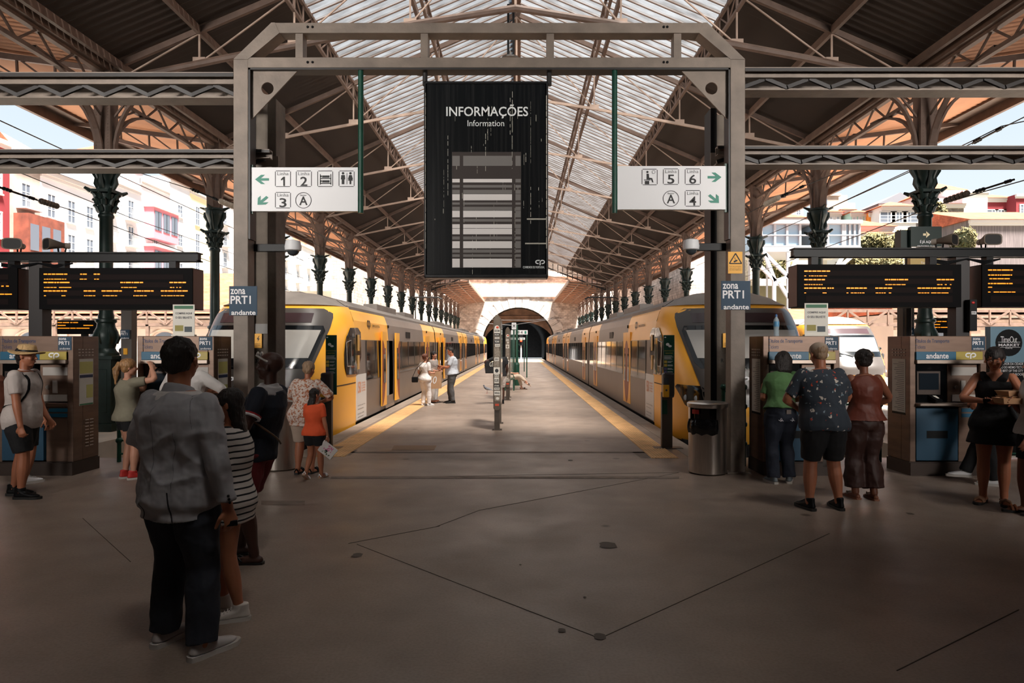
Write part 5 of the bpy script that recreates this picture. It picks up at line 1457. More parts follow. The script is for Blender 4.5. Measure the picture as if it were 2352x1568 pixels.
    def ypt(x, z):
        h_ = hwz(min(z, 2.58)); u = min(1, abs(x-0)/h_)
        return YS-(YS-yf_at(z))*(max(0, 1-u**nn))**(1/nn)
    zz = [-.1, .05, .25, .5, .75, .9, 1.1, 1.3, 1.5, 1.75, 2.0, 2.2, 2.4, 2.5, 2.58]
    us = [math.sin(math.pi/2*(-1+2*i/28)) for i in range(29)]
    m = M(); rings = []
    for z_ in zz: rings.append([(cx+u*hwz(z_), Y(ypt(u*hwz(z_), z_)), z_) for u in us])
    m.loft(rings, closed=False)
    m.add([tuple(p) for p in rings[0]], [tuple(range(29))])
    nose = m.build('nose_shell', t_yel, t, smooth=40)
    m = M(); rings = []
    for z_, f in ((2.58, 1), (2.62, .93), (2.75, .78), (2.86, .5), (2.91, .02)):
        yfz = 13.66+(2.91-2.58)*0+(z_-2.58)*1.9
        rings.append([(cx+u*1.27*f, Y(YS-(YS-yfz)*(max(0, 1-abs(u)**nn))**(1/nn)), z_) for u in us])
    # close back to the first car roof
    m.loft(rings, closed=False); m.box(cx-.35, cx+.35, Y(14.4), Y(YS+.1), 2.6, 2.9)
    ring = [(-1.26, 2.575)]+[(-b__, z_) for z_, b__ in ROOFP]+[(b__, z_) for z_, b__ in reversed(ROOFP[:-1])]+[(1.26, 2.575)]
    m.build('front_roof', t_roof, t, smooth=40)
    def patch(x0f, x1f, z0, z1, off, nx=16, nz=10, corner=0.0, skew=None):
        """patch following the nose; x0f,x1f functions of z or constants"""
        m = M()
        def fn(u, v_):
            z_ = z0+(z1-z0)*v_
            a_ = x0f(z_) if callable(x0f) else x0f; b__ = x1f(z_) if callable(x1f) else x1f
            if corner:
                dz = min(z_-z0, z1-z_)
                if dz < corner:
                    c_ = corner-math.sqrt(max(0, corner**2-(corner-dz)**2)); a_ += c_; b__ -= c_
            x = a_+(b__-a_)*u
            return (cx+x, Y(ypt(x, z_)-off), z_)
        m.grid(fn, nx, nz); return m
    mw = lambda z_: 1.02+.2*min(1, max(0, (z_-.9)/1.2))
    patch(lambda z_: -mw(z_), mw, .62, 2.5, .012, 22, 20, .18).build('front_mask', t_mask, t, smooth=60)
    sc_ = lambda z_: mw(z_)-.05
    patch(lambda z_: -sc_(z_), sc_, 1.3, 2.14, .018, 20, 8, .06).build('windscreen_frame', blackg, t, smooth=60)
    patch(lambda z_: -sc_(z_)+.07, lambda z_: sc_(z_)-.07, 1.5, 2.05, .024, 20, 8).build('windscreen', t_wind, t, smooth=60)
    patch(-.95, .9, 2.2, 2.4, .02, 16, 3).build('destination_display', mat('display_dark', (60, 44, 46), .15), t, smooth=60)
    for s in (-1, 1):
        lo, hi = (.62, 1.12)
        f0 = (lambda z_: .80 if True else 0)
        m_ = patch((lambda z_: .98 if s > 0 else -1.36+.3*(.98-z_)), (lambda z_: 1.36-.3*(.98-z_) if s > 0 else -.98), .55, .98, .010, 14, 8, .04)
        m_.build('headlamp_glass', blackg, t, smooth=60)
        for q in range(2):
            m = M(); x = s*(1.1+q*.13); z_ = .74; m.ell((cx+x, Y(ypt(x, z_)+.0), z_), (.045, .025, .06)); m.build('headlamp', mat('lamp_lens', (150, 150, 152), .15), t, smooth=60)
    # wipers, fold-away arms and the running number
    m = M(); m.tube([(cx-.1, Y(ypt(-.1, 1.32)-.06), 1.32), (cx+.5, Y(ypt(.5, 1.5)-.06), 1.48)], .015, 6); m.tube([(cx-.2, Y(ypt(-.2, 1.32)-.06), 1.32), (cx-.75, Y(ypt(-.75, 1.45)-.06), 1.46)], .015, 6); m.build('wiper', black, t)
    m = M(); m.text(num, (cx-.3, Y(ypt(.1, 1.12)-.05), 1.02), FX, V((0, .25, .97)), .62, .15, bold=.02, shear=.15); m.build('running_number', white, t)
    m = M(); m.box(cx-1.0, cx+1.0, Y(12.6), Y(14.6), -.6, -.1); m.box(cx-1.25, cx+1.25, Y(12.9), Y(15.2), -.25, -.08); m.tube([(cx, Y(12.0), -.3), (cx, Y(13), -.3)], .09, 10); m.build('coupler', t_dark, t)
    m = M(); m.box(cx-1.36, cx+1.36, Y(14.9)-.3, Y(15.0), -.15, .08); m.build('skirt', t_dark, t)
    m = M()
    for z_ in (.92,):
        rings = [[(cx+u*(hwz(zq)+.004), Y(ypt(u*hwz(zq), zq)-.006), zq) for u in us] for zq in (z_-.012, z_+.008)]
        m.loft([r_[0:4]+[] for r_ in rings], closed=False); m.loft([r_[-4:] for r_ in rings], closed=False)
    m.build('panel_gap', t_dark, t)
    # cab side glass, white anniversary panel, logo on the platform flank and its opposite
    for s in (-1, 1):
        X_ = lambda z_, e: cx+s*(hw_at(z_)+e)
        m = M(); pts = [(13.95, 1.2), (14.15, 1.06), (15.0, 1.16), (15.42, 1.55), (15.42, 2.02), (15.2, 2.14), (14.35, 2.12), (14.0, 1.9)]
        def side_x(yy, z_):
            if yy >= YS: return hw_at(z_)
            h_ = hwz(z_); q = min(1, max(0, (YS-yy)/(YS-yf_at(z_)))); return h_*(1-q**nn)**(1/nn)
        lo_ = [(14.0, 1.34), (14.12, 1.12), (15.05, 1.1), (15.42, 1.5)]; hi_ = [(14.0, 1.6), (14.12, 1.9), (14.45, 2.12), (15.2, 2.14), (15.42, 2.04)]
        def pl(tab, y_):
            for (a0, b0), (a1, b1) in zip(tab, tab[1:]):
                if y_ <= a1: return b0+(b1-b0)*(y_-a0)/(a1-a0)
            return tab[-1][1]
        def cg(u, v_):
            y_ = 14.0+1.42*u; z_ = pl(lo_, y_)*(1-v_)+pl(hi_, y_)*v_
            return (cx+s*(side_x(y_, z_)+.014), Y(y_), z_)
        m = M(); m.grid(cg, 28, 8); m.build('cab_side_glass', t_glass, t, smooth=50)
        m = M(); m.box(cx+s*(hw_at(1.5)+.02), cx+s*(hw_at(1.5)+.03), Y(15.03), Y(15.2), 1.62, 1.98, 0); m.box(cx+s*(hw_at(1.5)+.02), cx+s*(hw_at(1.5)+.03), Y(15.03), Y(15.2), 1.2, 1.52, 0); m.build('cab_handrail', mat('cab_handle', (196, 150, 80), .3), t)
        m = M(); ri = [(14.12, 1.3), (14.1, 1.8), (14.4, 1.85), (14.42, 1.3)]
        P_ = [V((cx+s*(side_x(yy, z_)+.03), Y(yy), z_)) for yy, z_ in ri]
        m.tube(P_+[P_[0]], .014, 6); m.build('mirror_frame', mat('chrome_line', (190, 180, 170), .2, .8), t)
        if s == inner:
            m = M(); m.box(cx+s*hw_at(.5), cx+s*(hw_at(.5)+.008), Y(14.95), Y(15.95), .06, 1.08, 0); m.build('white_panel', t_white, t)
            ux = V((0, s, 0)); yb = 15.08 if s > 0 else 15.82
            def S(y_, z_): return V((cx+s*(hw_at(.5)+.011), Y(y_), z_))
            m = M(); d_ = s
            m.text('150', S(yb, .66), ux, FZ, .3, .26, 0, bold=.01)
            for k, q in enumerate(('150 ANOS', 'DO CAMINHO', 'DE FERRO', 'NO MINHO')): m.text(q, S(yb+d_*.38, .86-k*.06), ux, FZ, .36, .04, 0)
            m.text('Linha do Minho e Ramal de Braga', S(yb, .36), ux, FZ, .72, .035, 1); m.text('Linha do Douro e Penafiel', S(yb, .18), ux, FZ, .6, .035, 1)
            for k in range(2): m.box(S(0, 0).x, S(0, 0).x+s*.002, Y(min(yb, yb+d_*.55)), Y(max(yb, yb+d_*.55)), .3-k*.18, .306-k*.18, 1)
            m.build('panel_print', [mat('orange_print', (222, 130, 70), .5), greyink], t)
            m = M(); yl = 16.2 if s > 0 else 17.6
            up_ = V((-s*.09, 0, 1)).normalized()
            cp_logo(m, V((cx+s*(hw_at(2.2)+.015), Y(yl), 2.13)), ux, up_, .34, .22, V((0, 0, 0)), .2)
            m.text('COMBOIOS DE PORTUGAL', V((cx+s*(hw_at(2.2)+.015), Y(yl+d_*.5), 2.2)), ux, up_, .9, .06, bold=.02)
            m.build('flank_lettering', black, t)
    # pantograph
    yp = Y(36); m = M()
    for s in (-.5, .5): m.tube([(cx+s, yp, 2.9), (cx+s*.7, yp-1.1, 3.5), (cx+s*.9, yp, 4.3)], .03, 6)
    for z_, k in ((4.3, 0), (4.34, .3)): m.tube([(cx-.9, yp+k, z_-.1), (cx-.7, yp+k, z_), (cx+.7, yp+k, z_), (cx+.9, yp+k, z_-.1)], .03, 6)
    m.box(cx-.7, cx+.7, yp-.8, yp+.8, 2.88, 2.95); m.build('pantograph', steel_d, t)
    return t
tL = train(-5.07, 1, 0, 'yellow and grey commuter train with open doors at the left side of the platform', {0, 2}, '3405E')
tR = train(4.43, -1, 0, 'yellow and grey commuter train with closed doors at the right side of the platform', set(), '3412E')
train(12.9, -1, 13, 'yellow and white train front in sunlight beyond the right ticket machines', set(), '3409E')
# ================================================================ the city around
wht = mat('white_render', (214, 213, 216), .9, 0, .12, .3)
cream = mat('cream_render', (216, 206, 190), .9, 0, .25, .5)
grey_r = mat('weathered_render', (176, 162, 150), .9, 0, .5, .5)
pink = mat('pink_render', (214, 130, 140), .85, 0, .1, .5)
yelr = mat('ochre_render', (226, 176, 92), .85)
ora = mat('orange_render', (224, 138, 58), .85)
mint = mat('mint_render', (160, 196, 190), .85)
wine = mat('wine_render', (120, 34, 40), .85)
rust = mat('rusty_sheet', (128, 66, 48), .8, 0, .6, 1.2)
tile = block_wall('orange_roof_tiles', (204, 108, 70), (176, 86, 56), 2.2, .85, (150, 80, 56), .02)
slate = mat('grey_slate', (110, 112, 118), .8)
gl_w = mat('house_window', (92, 98, 108), .15); wf = mat('window_surround', (196, 190, 186), .8)
rubble = block_wall('rubble_stone', (150, 138, 130), (112, 104, 98), 1.6, .95, (90, 84, 80), .03)
glassp = mat('pale_curtain_glass', (150, 172, 188), .1, 0, spec=.8)
win_cache = {}
def win_mesh(w_, h_, kind):
    k = (round(w_, 2), round(h_, 2), kind)
    if k in win_cache: return win_cache[k]
    m = M(); m.box(-w_/2, w_/2, -.02, .05, 0, h_, 0)
    m.box(-w_/2-.12, w_/2+.12, -.06, .05, h_, h_+.14, 1); m.box(-w_/2-.12, -w_/2, -.05, .05, 0, h_, 1); m.box(w_/2, w_/2+.12, -.05, .05, 0, h_, 1); m.box(-w_/2-.16, w_/2+.16, -.14, .05, -.12, 0, 1)
    m.box(-.04, .04, -.04, .0, 0, h_, 2)
    for q in (.33, .66): m.box(-w_/2, w_/2, -.04, 0, h_*q-.025, h_*q+.025, 2)
    for s in (-1, 1): m.box(s*w_/2-s*.07, s*w_/2, -.04, 0, 0, h_, 2)
    if kind == 'balcony':
        m.box(-w_/2-.5, w_/2+.5, -.75, .05, -.2, -.08, 1)
        for i in range(13): x = -w_/2-.45+(w_+.9)*i/12; m.box(x-.015, x+.015, -.72, -.69, -.08, .85, 3)
        m.box(-w_/2-.47, w_/2+.47, -.73, -.68, .85, .9, 3)
    me = bpy.data.meshes.new('window'); me.from_pydata(m.v, [], m.f)
    for q in (gl_w, wf, white, mat('balcony_iron', (150, 150, 150), .6)): me.materials.append(q)
    me.polygons.foreach_set('material_index', m.mi); me.update(); win_cache[k] = me; return me
def house(name, lab, cat, loc, rz, w_, dpt, h_, wall, roof, rows, cols, roofc=None, ww=1.0, wh=1.7, kind='plain', z0=1.2, group=None, extra=None, pitch=.35, sides=False):
    """front wall is local y=0 facing -y, x from 0 to w_"""
    t = thing(name, lab, cat, loc, rz, group)
    m = M(); m.box(0, w_, 0, dpt, -8, h_); m.build('wall', wall, t, world=False)
    m = M(); e_ = 0 if group else .15; m.box(-e_, w_+e_, -.3, .05, h_-.35, h_); m.box(-e_*.6, w_+e_*.6, -.15, .05, h_-.6, h_-.35); m.build('cornice', wf, t, world=False)
    m = M()
    if roof == 'hip':
        e = .05 if group else .5; r_ = min(w_, dpt)/2*pitch*1.4; k = min(w_, dpt)/2
        a = [(-e, -e, h_), (w_+e, -e, h_), (w_+e, dpt+e, h_), (-e, dpt+e, h_)]
        b_ = [(k, k, h_+r_), (w_-k, k, h_+r_), (w_-k, dpt-k, h_+r_), (k, dpt-k, h_+r_)] if w_ >= dpt else [(k, k, h_+r_), (w_-k, k, h_+r_), (w_-k, dpt-k, h_+r_), (k, dpt-k, h_+r_)]
        m.add(a+b_, [(0, 1, 5, 4), (1, 2, 6, 5), (2, 3, 7, 6), (3, 0, 4, 7), (4, 5, 6, 7), (3, 2, 1, 0)])
    elif roof == 'gable':
        e = .05 if group else .4; r_ = w_*.5*pitch*1.6
        m.add([(-e, -e, h_), (w_+e, -e, h_), (w_+e, dpt, h_), (-e, dpt, h_), (w_/2, -e, h_+r_), (w_/2, dpt, h_+r_)], [(0, 1, 4), (1, 2, 5, 4), (3, 0, 4, 5), (2, 3, 5), (3, 2, 1, 0)])
    elif roof == 'lean':
        m.add([(-.3, -.5, h_), (w_+.3, -.5, h_), (w_+.3, dpt, h_+dpt*pitch), (-.3, dpt, h_+dpt*pitch), (w_+.3, dpt, h_), (-.3, dpt, h_)], [(0, 1, 2, 3), (1, 4, 2), (0, 3, 5), (3, 2, 4, 5), (0, 5, 4, 1)])
    if roof != 'flat': m.build('roof', roofc or tile, t, world=False)
    if rows and cols:
        me = win_mesh(ww, wh, kind)
        for r_ in range(rows):
            for c_ in range(cols):
                o = bpy.data.objects.new('window', me); COL.objects.link(o); o.parent = t
                o.location = ((c_+.5)*w_/cols, -.03, z0+r_*(h_-z0-.8)/rows)
    if sides:
        me = win_mesh(ww, wh, 'plain'); nc = max(1, int(dpt/3))
        for r_ in range(rows):
            for c_ in range(nc):
                o = bpy.data.objects.new('window', me); COL.objects.link(o); o.parent = t
                o.rotation_euler = (0, 0, R(sides*90)); o.location = (w_+.03 if sides > 0 else -.03, (c_+.5)*dpt/nc, z0+r_*(h_-z0-.8)/rows)
    if extra: extra(t)
    return t
# ---- terrace of tall houses on the left; facade line along x = -40, houses numbered by distance
XW = -40.0
def left_house(pxa, pxb, ytop, wall, rows, cols, lab, roof='hip', roofc=None, kind='plain', dx=0, ww=1.0, wh=1.9, extra=None, pitch=.35):
    X_ = XW+dx
    Da, Db = X_*F/(pxa-CX), X_*F/(pxb-CX)
    h_ = H+(CY-ytop)*Da/F
    w_ = Db-Da
    # facade faces +x : local -y -> world +x
    return house('terraced_house', lab, 'house', (X_, Da, 0), R(90), w_, 9, h_, wall, roof, rows, cols, roofc, ww, wh, kind, 6.6, 'terraced houses behind the station', extra, pitch)
def rusty(t):
    m = M(); m.box(.4, 4.6, -1.2, .1, 8.3, 12.2); m.build('tin_balcony', rust, t, world=False)
    m = M()
    for k in range(3): m.box(.6+k*1.3, 1.5+k*1.3, -1.24, -1.18, 9.3, 11.4)
    m.build('tin_balcony_window', gl_w, t, world=False)
def pinkbay(t):
    for z_ in (9.0, 13.2):
        m = M(); m.box(.8, 6.0, -1.0, .1, z_, z_+3.5); m.build('bay', pink, t, world=False)
        m = M(); m.box(.6, 6.2, -1.2, .1, z_+3.3, z_+3.55); m.build('bay_cornice', wf, t, world=False)
        for k in range(3):
            m = M(); m.box(1.0+k*1.7, 2.3+k*1.7, -1.06, -1.0, z_+.9, z_+2.9, 0); m.box(1.62+k*1.7, 1.68+k*1.7, -1.08, -1.0, z_+.9, z_+2.9, 1); m.build('bay_window', [gl_w, black], t, world=False)
left_house(-260, -50, 330, cream, 4, 3, 'cream house with grey upper storey cut by the left edge', dx=0)
left_house(-50, 22, 300, wine, 3, 1, 'wine red house with a gabled tiled roof at the left edge', 'gable', ww=1.2)
left_house(22, 92, 352, grey_r, 3, 1, 'weathered grey house with a rusty tin balcony', 'flat', extra=rusty, kind='balcony')
left_house(92, 225, 387, wht, 3, 3, 'long white house with grey mansard roof and plain tall windows', 'lean', slate, pitch=.6)
left_house(225, 322, 396, wht, 4, 2, 'white house with iron balconies behind the nearest left column', 'hip', kind='balcony')
left_house(322, 388, 408, mat('white_pink_house', (222, 206, 208), .85), 2, 1, 'white and pink house with two stacked bay windows', 'flat', extra=pinkbay, ww=.8)
left_house(388, 436, 404, wht, 4, 1, 'tall white house with slot windows right of the pink one', 'flat', ww=1.1, wh=1.3)
left_house(436, 500, 432, mat('pale_yellow_house', (232, 214, 170), .85), 4, 2, 'pale yellow house with white shutters and a tiled roof', 'hip', wh=2.2)
left_house(500, 560, 446, wht, 5, 2, 'white house partly hidden by the second left column', 'hip', kind='balcony')
left_house(560, 640, 500, cream, 5, 3, 'cream house seen between the concrete post and third left column', 'hip', kind='balcony')
left_house(640, 720, 535, wht, 4, 3, 'white balconied house above the left train roof', 'hip', kind='balcony')
left_house(720, 800, 560, cream, 4, 3, 'farthest cream house above the left train roof', 'hip', kind='balcony')
t = house('hilltop_house', 'small pale house with orange roof peeking above the lattice beam at left', 'house', (PX(150, 95), 95, 14), 0, 6.5, 8, PZ(352, 95)-14, wht, 'hip', 1, 2, ww=.8, wh=1.0, pitch=.5)
# ---- frontal annex with tile roof and arches, left and right
def annex(x0, x1, D_, zc, zr_, lab, arches):
    t = thing('station_annex', lab, 'building', ((x0+x1)/2, D_, 0))
    m = M(); m.box(x0, x1, D_, D_+9, -1, zc); m.build('wall', mat('annex_render', (196, 176, 164), .85, 0, .15, .6), t)
    m = M(); m.add([(x0, D_-.6, zc+.1), (x1, D_-.6, zc+.1), (x1, D_+9, zr_), (x0, D_+9, zr_), (x0, D_+9, zc), (x1, D_+9, zc)], [(0, 1, 2, 3), (0, 3, 4), (1, 5, 2), (0, 4, 5, 1)]); m.build('roof', tile, t)
    m = M()
    for k, z_ in enumerate((zc-.1, zc-.35, zc-.75)): m.box(x0, x1, D_-.5+.15*k, D_, z_-.1, z_+.05)
    m.build('cornice', iron_lt, t)
    for x in arches:
        m = M(); r_ = .85; n = 14
        pts = [(x-r_, 0), (x-r_, 1.7)]+[(x-r_*math.cos(math.pi*i/n), 1.7+r_*math.sin(math.pi*i/n)) for i in range(1, n)]+[(x+r_, 1.7), (x+r_, 0)]
        m.prism(list(reversed(pts)), D_-.03, D_+.02, 0)
        for q in (-.4, 0, .4): m.box(x+q-.03, x+q+.03, D_-.06, D_-.02, 0, 2.3, 1)
        for z_ in (.8, 1.7): m.box(x-r_, x+r_, D_-.06, D_-.02, z_-.03, z_+.03, 1)
        m.build('arched_window', [gl_w, iron_lt], t)
        m = M()
        pts2 = [(x-r_-.2, 1.7)]+[(x-(r_+.2)*math.cos(math.pi*i/n), 1.7+(r_+.2)*math.sin(math.pi*i/n)) for i in range(1, n)]+[(x+r_+.2, 1.7)]
        m.tube([(a, D_-.05, b_) for a, b_ in pts2], .1, 6); m.build('arch_moulding', iron_lt, t)
    for x in [ (a+b_)/2 for a, b_ in zip(arches, arches[1:])]:
        m = M(); m.box(x-.25, x+.25, D_-.15, D_+.02, 0, zc-.8); m.build('pilaster', iron_lt, t)
annex(-42, PX(524, 42), 42, 3.6, 7.2, 'long low station wing with arched windows and orange tiled roof at left', [-39+4.2*k for k in range(5)])
annex(PX(2052, 36), 44, 36, 3.4, 6.3, 'low station wing with tiled roof behind the right ticket machines', [22.4+4*k for k in range(5)])
annex(PX(1740, 48), PX(1990, 48), 48, 3.0, 4.8, 'low tiled shed right behind the right train front', [17.5, 20.5])
# lattice work bridge seen under the boards
for x0, x1, D_, lab in ((-31, PX(505, 36), 36, 'dark lattice footbridge under the left departure board'), (PX(1900, 33), 32, 33, 'dark lattice footbridge under the right departure board')):
    t = thing('lattice_canopy', lab, 'canopy', ((x0+x1)/2, D_, 0))
    m = M(); za, zb2 = PZ(712, D_), PZ(745, D_)
    m.box(x0, x1, D_, D_+.15, za-.1, za+.05); m.box(x0, x1, D_, D_+.15, zb2-.08, zb2+.08); x = x0; k = 0
    while x < x1-1: m.bar((x, D_, za if k % 2 else zb2), (x+1.0, D_, zb2 if k % 2 else za), .09); m.bar((x, D_, zb2), (x, D_, za), .08); x += 1.0; k += 1
    m.build('lattice', iron_br, t)
    m = M(); x = x0+1
    while x < x1: m.box(x-.08, x+.08, D_, D_+.16, -.5, zb2); x += 5
    m.pieces('leg', iron_br, t)
# ---- houses on the right hillside
def hill(pxa, pxb, ytop, ybase, D_, wall, roof, rows, cols, lab, roofc=None, ww=None, wh=None, rz=0, dpt=8, kind='plain', pitch=.35, name='hillside_house', sides=False):
    x0, x1 = PX(pxa, D_), PX(pxb, D_); zb2 = PZ(ybase, D_); h_ = PZ(ytop, D_)-zb2
    w_ = x1-x0
    return house(name, lab, 'house', (x0, D_, zb2), rz, w_, dpt, h_, wall, roof, rows, cols, roofc, ww or min(1.2, w_/cols*.45 if cols else 1), wh or min(1.3, h_*.25), kind, h_*.6, None, None, pitch, sides)
hill(1760, 1850, 500, 690, 105, cream, 'hip', 2, 3, 'cream house row left of the third right column')
hill(1800, 1845, 462, 540, 120, wht, 'hip', 1, 2, 'white house with brown roof edge above the glass hall')
hill(1885, 1932, 487, 560, 100, wht, 'hip', 1, 3, 'white house with three dark windows right of the third column')
hill(1933, 1960, 482, 560, 112, pink, 'hip', 1, 1, 'small pinkish house with tiled roof between white ones')
hill(1955, 1997, 488, 560, 98, mint, 'hip', 1, 3, 'mint green house with tiled hip roof')
hill(1997, 2028, 489, 560, 97, ora, 'hip', 1, 1, 'small bright orange house with tiled roof')
hill(2026, 2104, 474, 565, 94, wht, 'hip', 1, 3, 'white house with a wide veranda window and washing', ww=2.2, wh=1.4)
hill(2020, 2110, 468, 520, 112, mat('grey_gable', (120, 122, 128), .8), 'gable', 0, 0, 'dark grey gabled shed roof behind the veranda house', slate)
hill(1955, 2050, 520, 600, 84, cream, 'hip', 1, 2, 'low cream house with broad orange roof in front of the orange house')
hill(1972, 2076, 536, 620, 78, wht, 'lean', 1, 3, 'low white house with lean-to tiled roof above the bushes', pitch=.2)
hill(2142, 2212, 437, 560, 100, wht, 'hip', 1, 2, 'white house with hipped roof and small windows above the stone wall', pitch=.5)
hill(2160, 2214, 468, 575, 92, rubble, 'lean', 0, 0, 'windowless rubble stone building under a tiled edge', pitch=.05)
hill(2211, 2268, 438, 575, 96, mat('bright_gable_wall', (236, 236, 240), .8), 'flat', 0, 0, 'blank bright white gable wall right of the stone building')
hill(2268, 2330, 455, 560, 98, wine, 'hip', 1, 3, 'wine red house with tiled roof and white windows', ww=1.6, wh=.9)
hill(2334, 2400, 446, 560, 96, wine, 'flat', 1, 2, 'dark red building cut by the right edge')
hill(2228, 2460, 505, 600, 70, mat('grey_board_cladding', (120, 108, 108), .85, 0, .55, 1.2, stretch=(6, 6, .3)), 'lean', 0, 0, 'long building clad in weathered grey vertical boards with tiled roof', pitch=.3)
# church tower
g_ = M()
for y0, y1, z_ in ((64, 86, 7.4), (86, 102, 9.8), (102, 150, 12.6)): g_.box(22, 120, y0, y1, -1.3, z_)
struct(g_, 'ground_hillside', mat('scrub_ground', (132, 124, 92), .95, 0, .4, .4))
D_ = 130
t = thing('church_tower', 'pale baroque church tower with domed top on the hill', 'church', (PX(1905, D_), D_, PZ(560, D_)))
m = M(); X0, X1 = PX(1884, D_), PX(1926, D_); zb2 = 11.0
m.box(X0, X1, D_, D_+4, zb2, PZ(450, D_)); m.box(X0-.4, X1+.4, D_-.3, D_+4.3, PZ(450, D_), PZ(445, D_)); m.box(X0+.6, X1-.8, D_+.3, D_+3.6, PZ(445, D_), PZ(428, D_)); m.box(X0+.2, X1-.4, D_, D_+4, PZ(428, D_), PZ(424, D_))
m.box(PX(1926, D_), PX(1970, D_), D_+1, D_+5, zb2, PZ(463, D_)); m.box(PX(1930, D_), PX(1955, D_), D_+1.5, D_+4, PZ(463, D_), PZ(444, D_)); m.build('tower', mat('church_stone', (178, 160, 146), .9, 0, .3, .5), t)
m = M(); m.lathe([(1.5, 0), (1.5, .5), (1.3, 1.1), (.6, 1.6), (.3, 2.0), (.05, 2.6)], (PX(1905, D_), D_+2, PZ(424, D_)), 12); m.build('dome', cream, t, smooth=40)
m = M(); m.prism([(PX(1892, D_), PZ(462+8, D_)), (PX(1900, D_), PZ(470, D_)), (PX(1900, D_), PZ(458, D_)), (PX(1896, D_), PZ(454, D_)), (PX(1892, D_), PZ(458, D_))], D_-.05, D_+.02); m.build('bell_opening', gl_w, t)
# glass hall on steel legs
D_ = 60
t = thing('glass_hall', 'glazed steel hall raised on slanting lattice legs behind the third right column', 'building', (PX(1860, D_), D_, 0))
def Q(x, y, d=0): return V((PX(x, D_), D_+d, PZ(y, D_)))
st = mat('pale_grey_steel', (170, 172, 176), .5)
m = M()
X = [1749, 1750, 1838, 1972]
for a, b_ in ((1749, 1840), (1868, 1938), (1940, 1975)):
    dz = 0
    m.box(PX(a, D_), PX(b_, D_), D_+.2, D_+6, PZ(562, D_), PZ(515, D_))
m.build('glazing', glassp, t)
m = M()
for x in (1749, 1780, 1808, 1838, 1902, 1936, 1941, 1952, 1963, 1974): m.box(PX(x, D_)-.09, PX(x, D_)+.09, D_-.05, D_+.25, PZ(566, D_), PZ(512, D_))
for y in (514, 540, 565): m.box(PX(1747, D_), PX(1976, D_), D_-.08, D_+.3, PZ(y+1, D_), PZ(y-1.5, D_))
m.box(PX(1745, D_), PX(1978, D_), D_-.3, D_+6.3, PZ(514, D_), PZ(506, D_)); m.box(PX(1745, D_), PX(1978, D_), D_-.1, D_+6, PZ(578, D_), PZ(567, D_)); m.build('frame', st, t)
m = M()
for p, q in (((1750, 575), (1810, 635)), ((1735, 600), (1780, 645)), ((1810, 635), (1832, 590)), ((1780, 645), (1757, 585)), ((1780, 645), (1810, 635)), ((1778, 645), (1778, 836)), ((1810, 580), (1812, 836)), ((1935, 590), (1905, 640)), ((1955, 590), (1920, 620)), ((1870, 590), (1875, 836)), ((1790, 650), (1815, 690))):
    m.bar(Q(*p), Q(*q), .28)
for x in (1747, 1757, 1768, 1790): m.bar(Q(x, 585, 3), Q(x, 836, 3), .14)
m.pieces('leg', st, t)
# trees and bushes
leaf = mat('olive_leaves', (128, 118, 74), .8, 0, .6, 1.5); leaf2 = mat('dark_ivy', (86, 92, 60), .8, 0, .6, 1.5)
def bush(c, r_, n, lab, lm, trunk=True, seed=1, name='bush', flat=1.0):
    rd = random.Random(seed)
    t = thing(name, lab, 'bush' if name == 'bush' else 'tree', (c[0], c[1], c[2]-r_[2]))
    m = M()
    for k in range(n):
        a = rd.uniform(0, 6.283); b_ = rd.uniform(-1, 1); q = rd.uniform(.55, 1)**.5
        p = V((c[0]+r_[0]*q*math.cos(a)*math.sqrt(1-b_*b_), c[1]+r_[1]*q*math.sin(a)*math.sqrt(1-b_*b_), c[2]+r_[2]*q*b_))
        s_ = rd.uniform(.16, .3)*min(r_)**.5
        for w2 in range(2):
            u = V((rd.uniform(-1, 1), rd.uniform(-1, 1), rd.uniform(-1, 1))).normalized(); v_ = u.orthogonal().normalized()
            m.add([p-u*s_, p+v_*s_*.7, p+u*s_, p-v_*s_*.7], [(0, 1, 2, 3)])
    m.build('foliage', lm, t)
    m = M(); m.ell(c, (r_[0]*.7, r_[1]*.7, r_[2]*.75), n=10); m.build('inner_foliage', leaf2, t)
    gz = 0 if c[1] < 64 else (7.4 if c[1] < 86 else 9.8)
    if c[0] < 22: gz = 0
    if trunk: m = M(); m.tube([(c[0], c[1], min(gz, c[2]-r_[2])), (c[0]+.1, c[1], c[2])], [.15, .05], 6); m.build('trunk', iron_br, t)
def bush_px(x0, x1, y0, y1, D_, lab, lm, n, seed, name='bush'):
    bush(((PX(x0, D_)+PX(x1, D_))/2, D_, (PZ(y0, D_)+PZ(y1, D_))/2), ((PX(x1, D_)-PX(x0, D_))/2, 2.0, (PZ(y0, D_)-PZ(y1, D_))/2), n, lab, lm, seed=seed, name=name)
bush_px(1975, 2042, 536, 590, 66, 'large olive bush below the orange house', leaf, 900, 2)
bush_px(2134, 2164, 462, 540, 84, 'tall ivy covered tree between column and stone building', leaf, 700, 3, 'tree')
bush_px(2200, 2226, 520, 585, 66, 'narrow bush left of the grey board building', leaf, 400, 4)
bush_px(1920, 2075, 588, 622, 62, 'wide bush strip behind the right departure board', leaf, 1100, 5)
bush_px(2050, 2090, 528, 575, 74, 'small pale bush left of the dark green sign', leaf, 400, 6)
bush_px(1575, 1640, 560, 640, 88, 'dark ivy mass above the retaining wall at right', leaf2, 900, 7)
bush_px(1735, 1830, 590, 650, 90, 'shrubs under the glass hall', leaf, 600, 8)
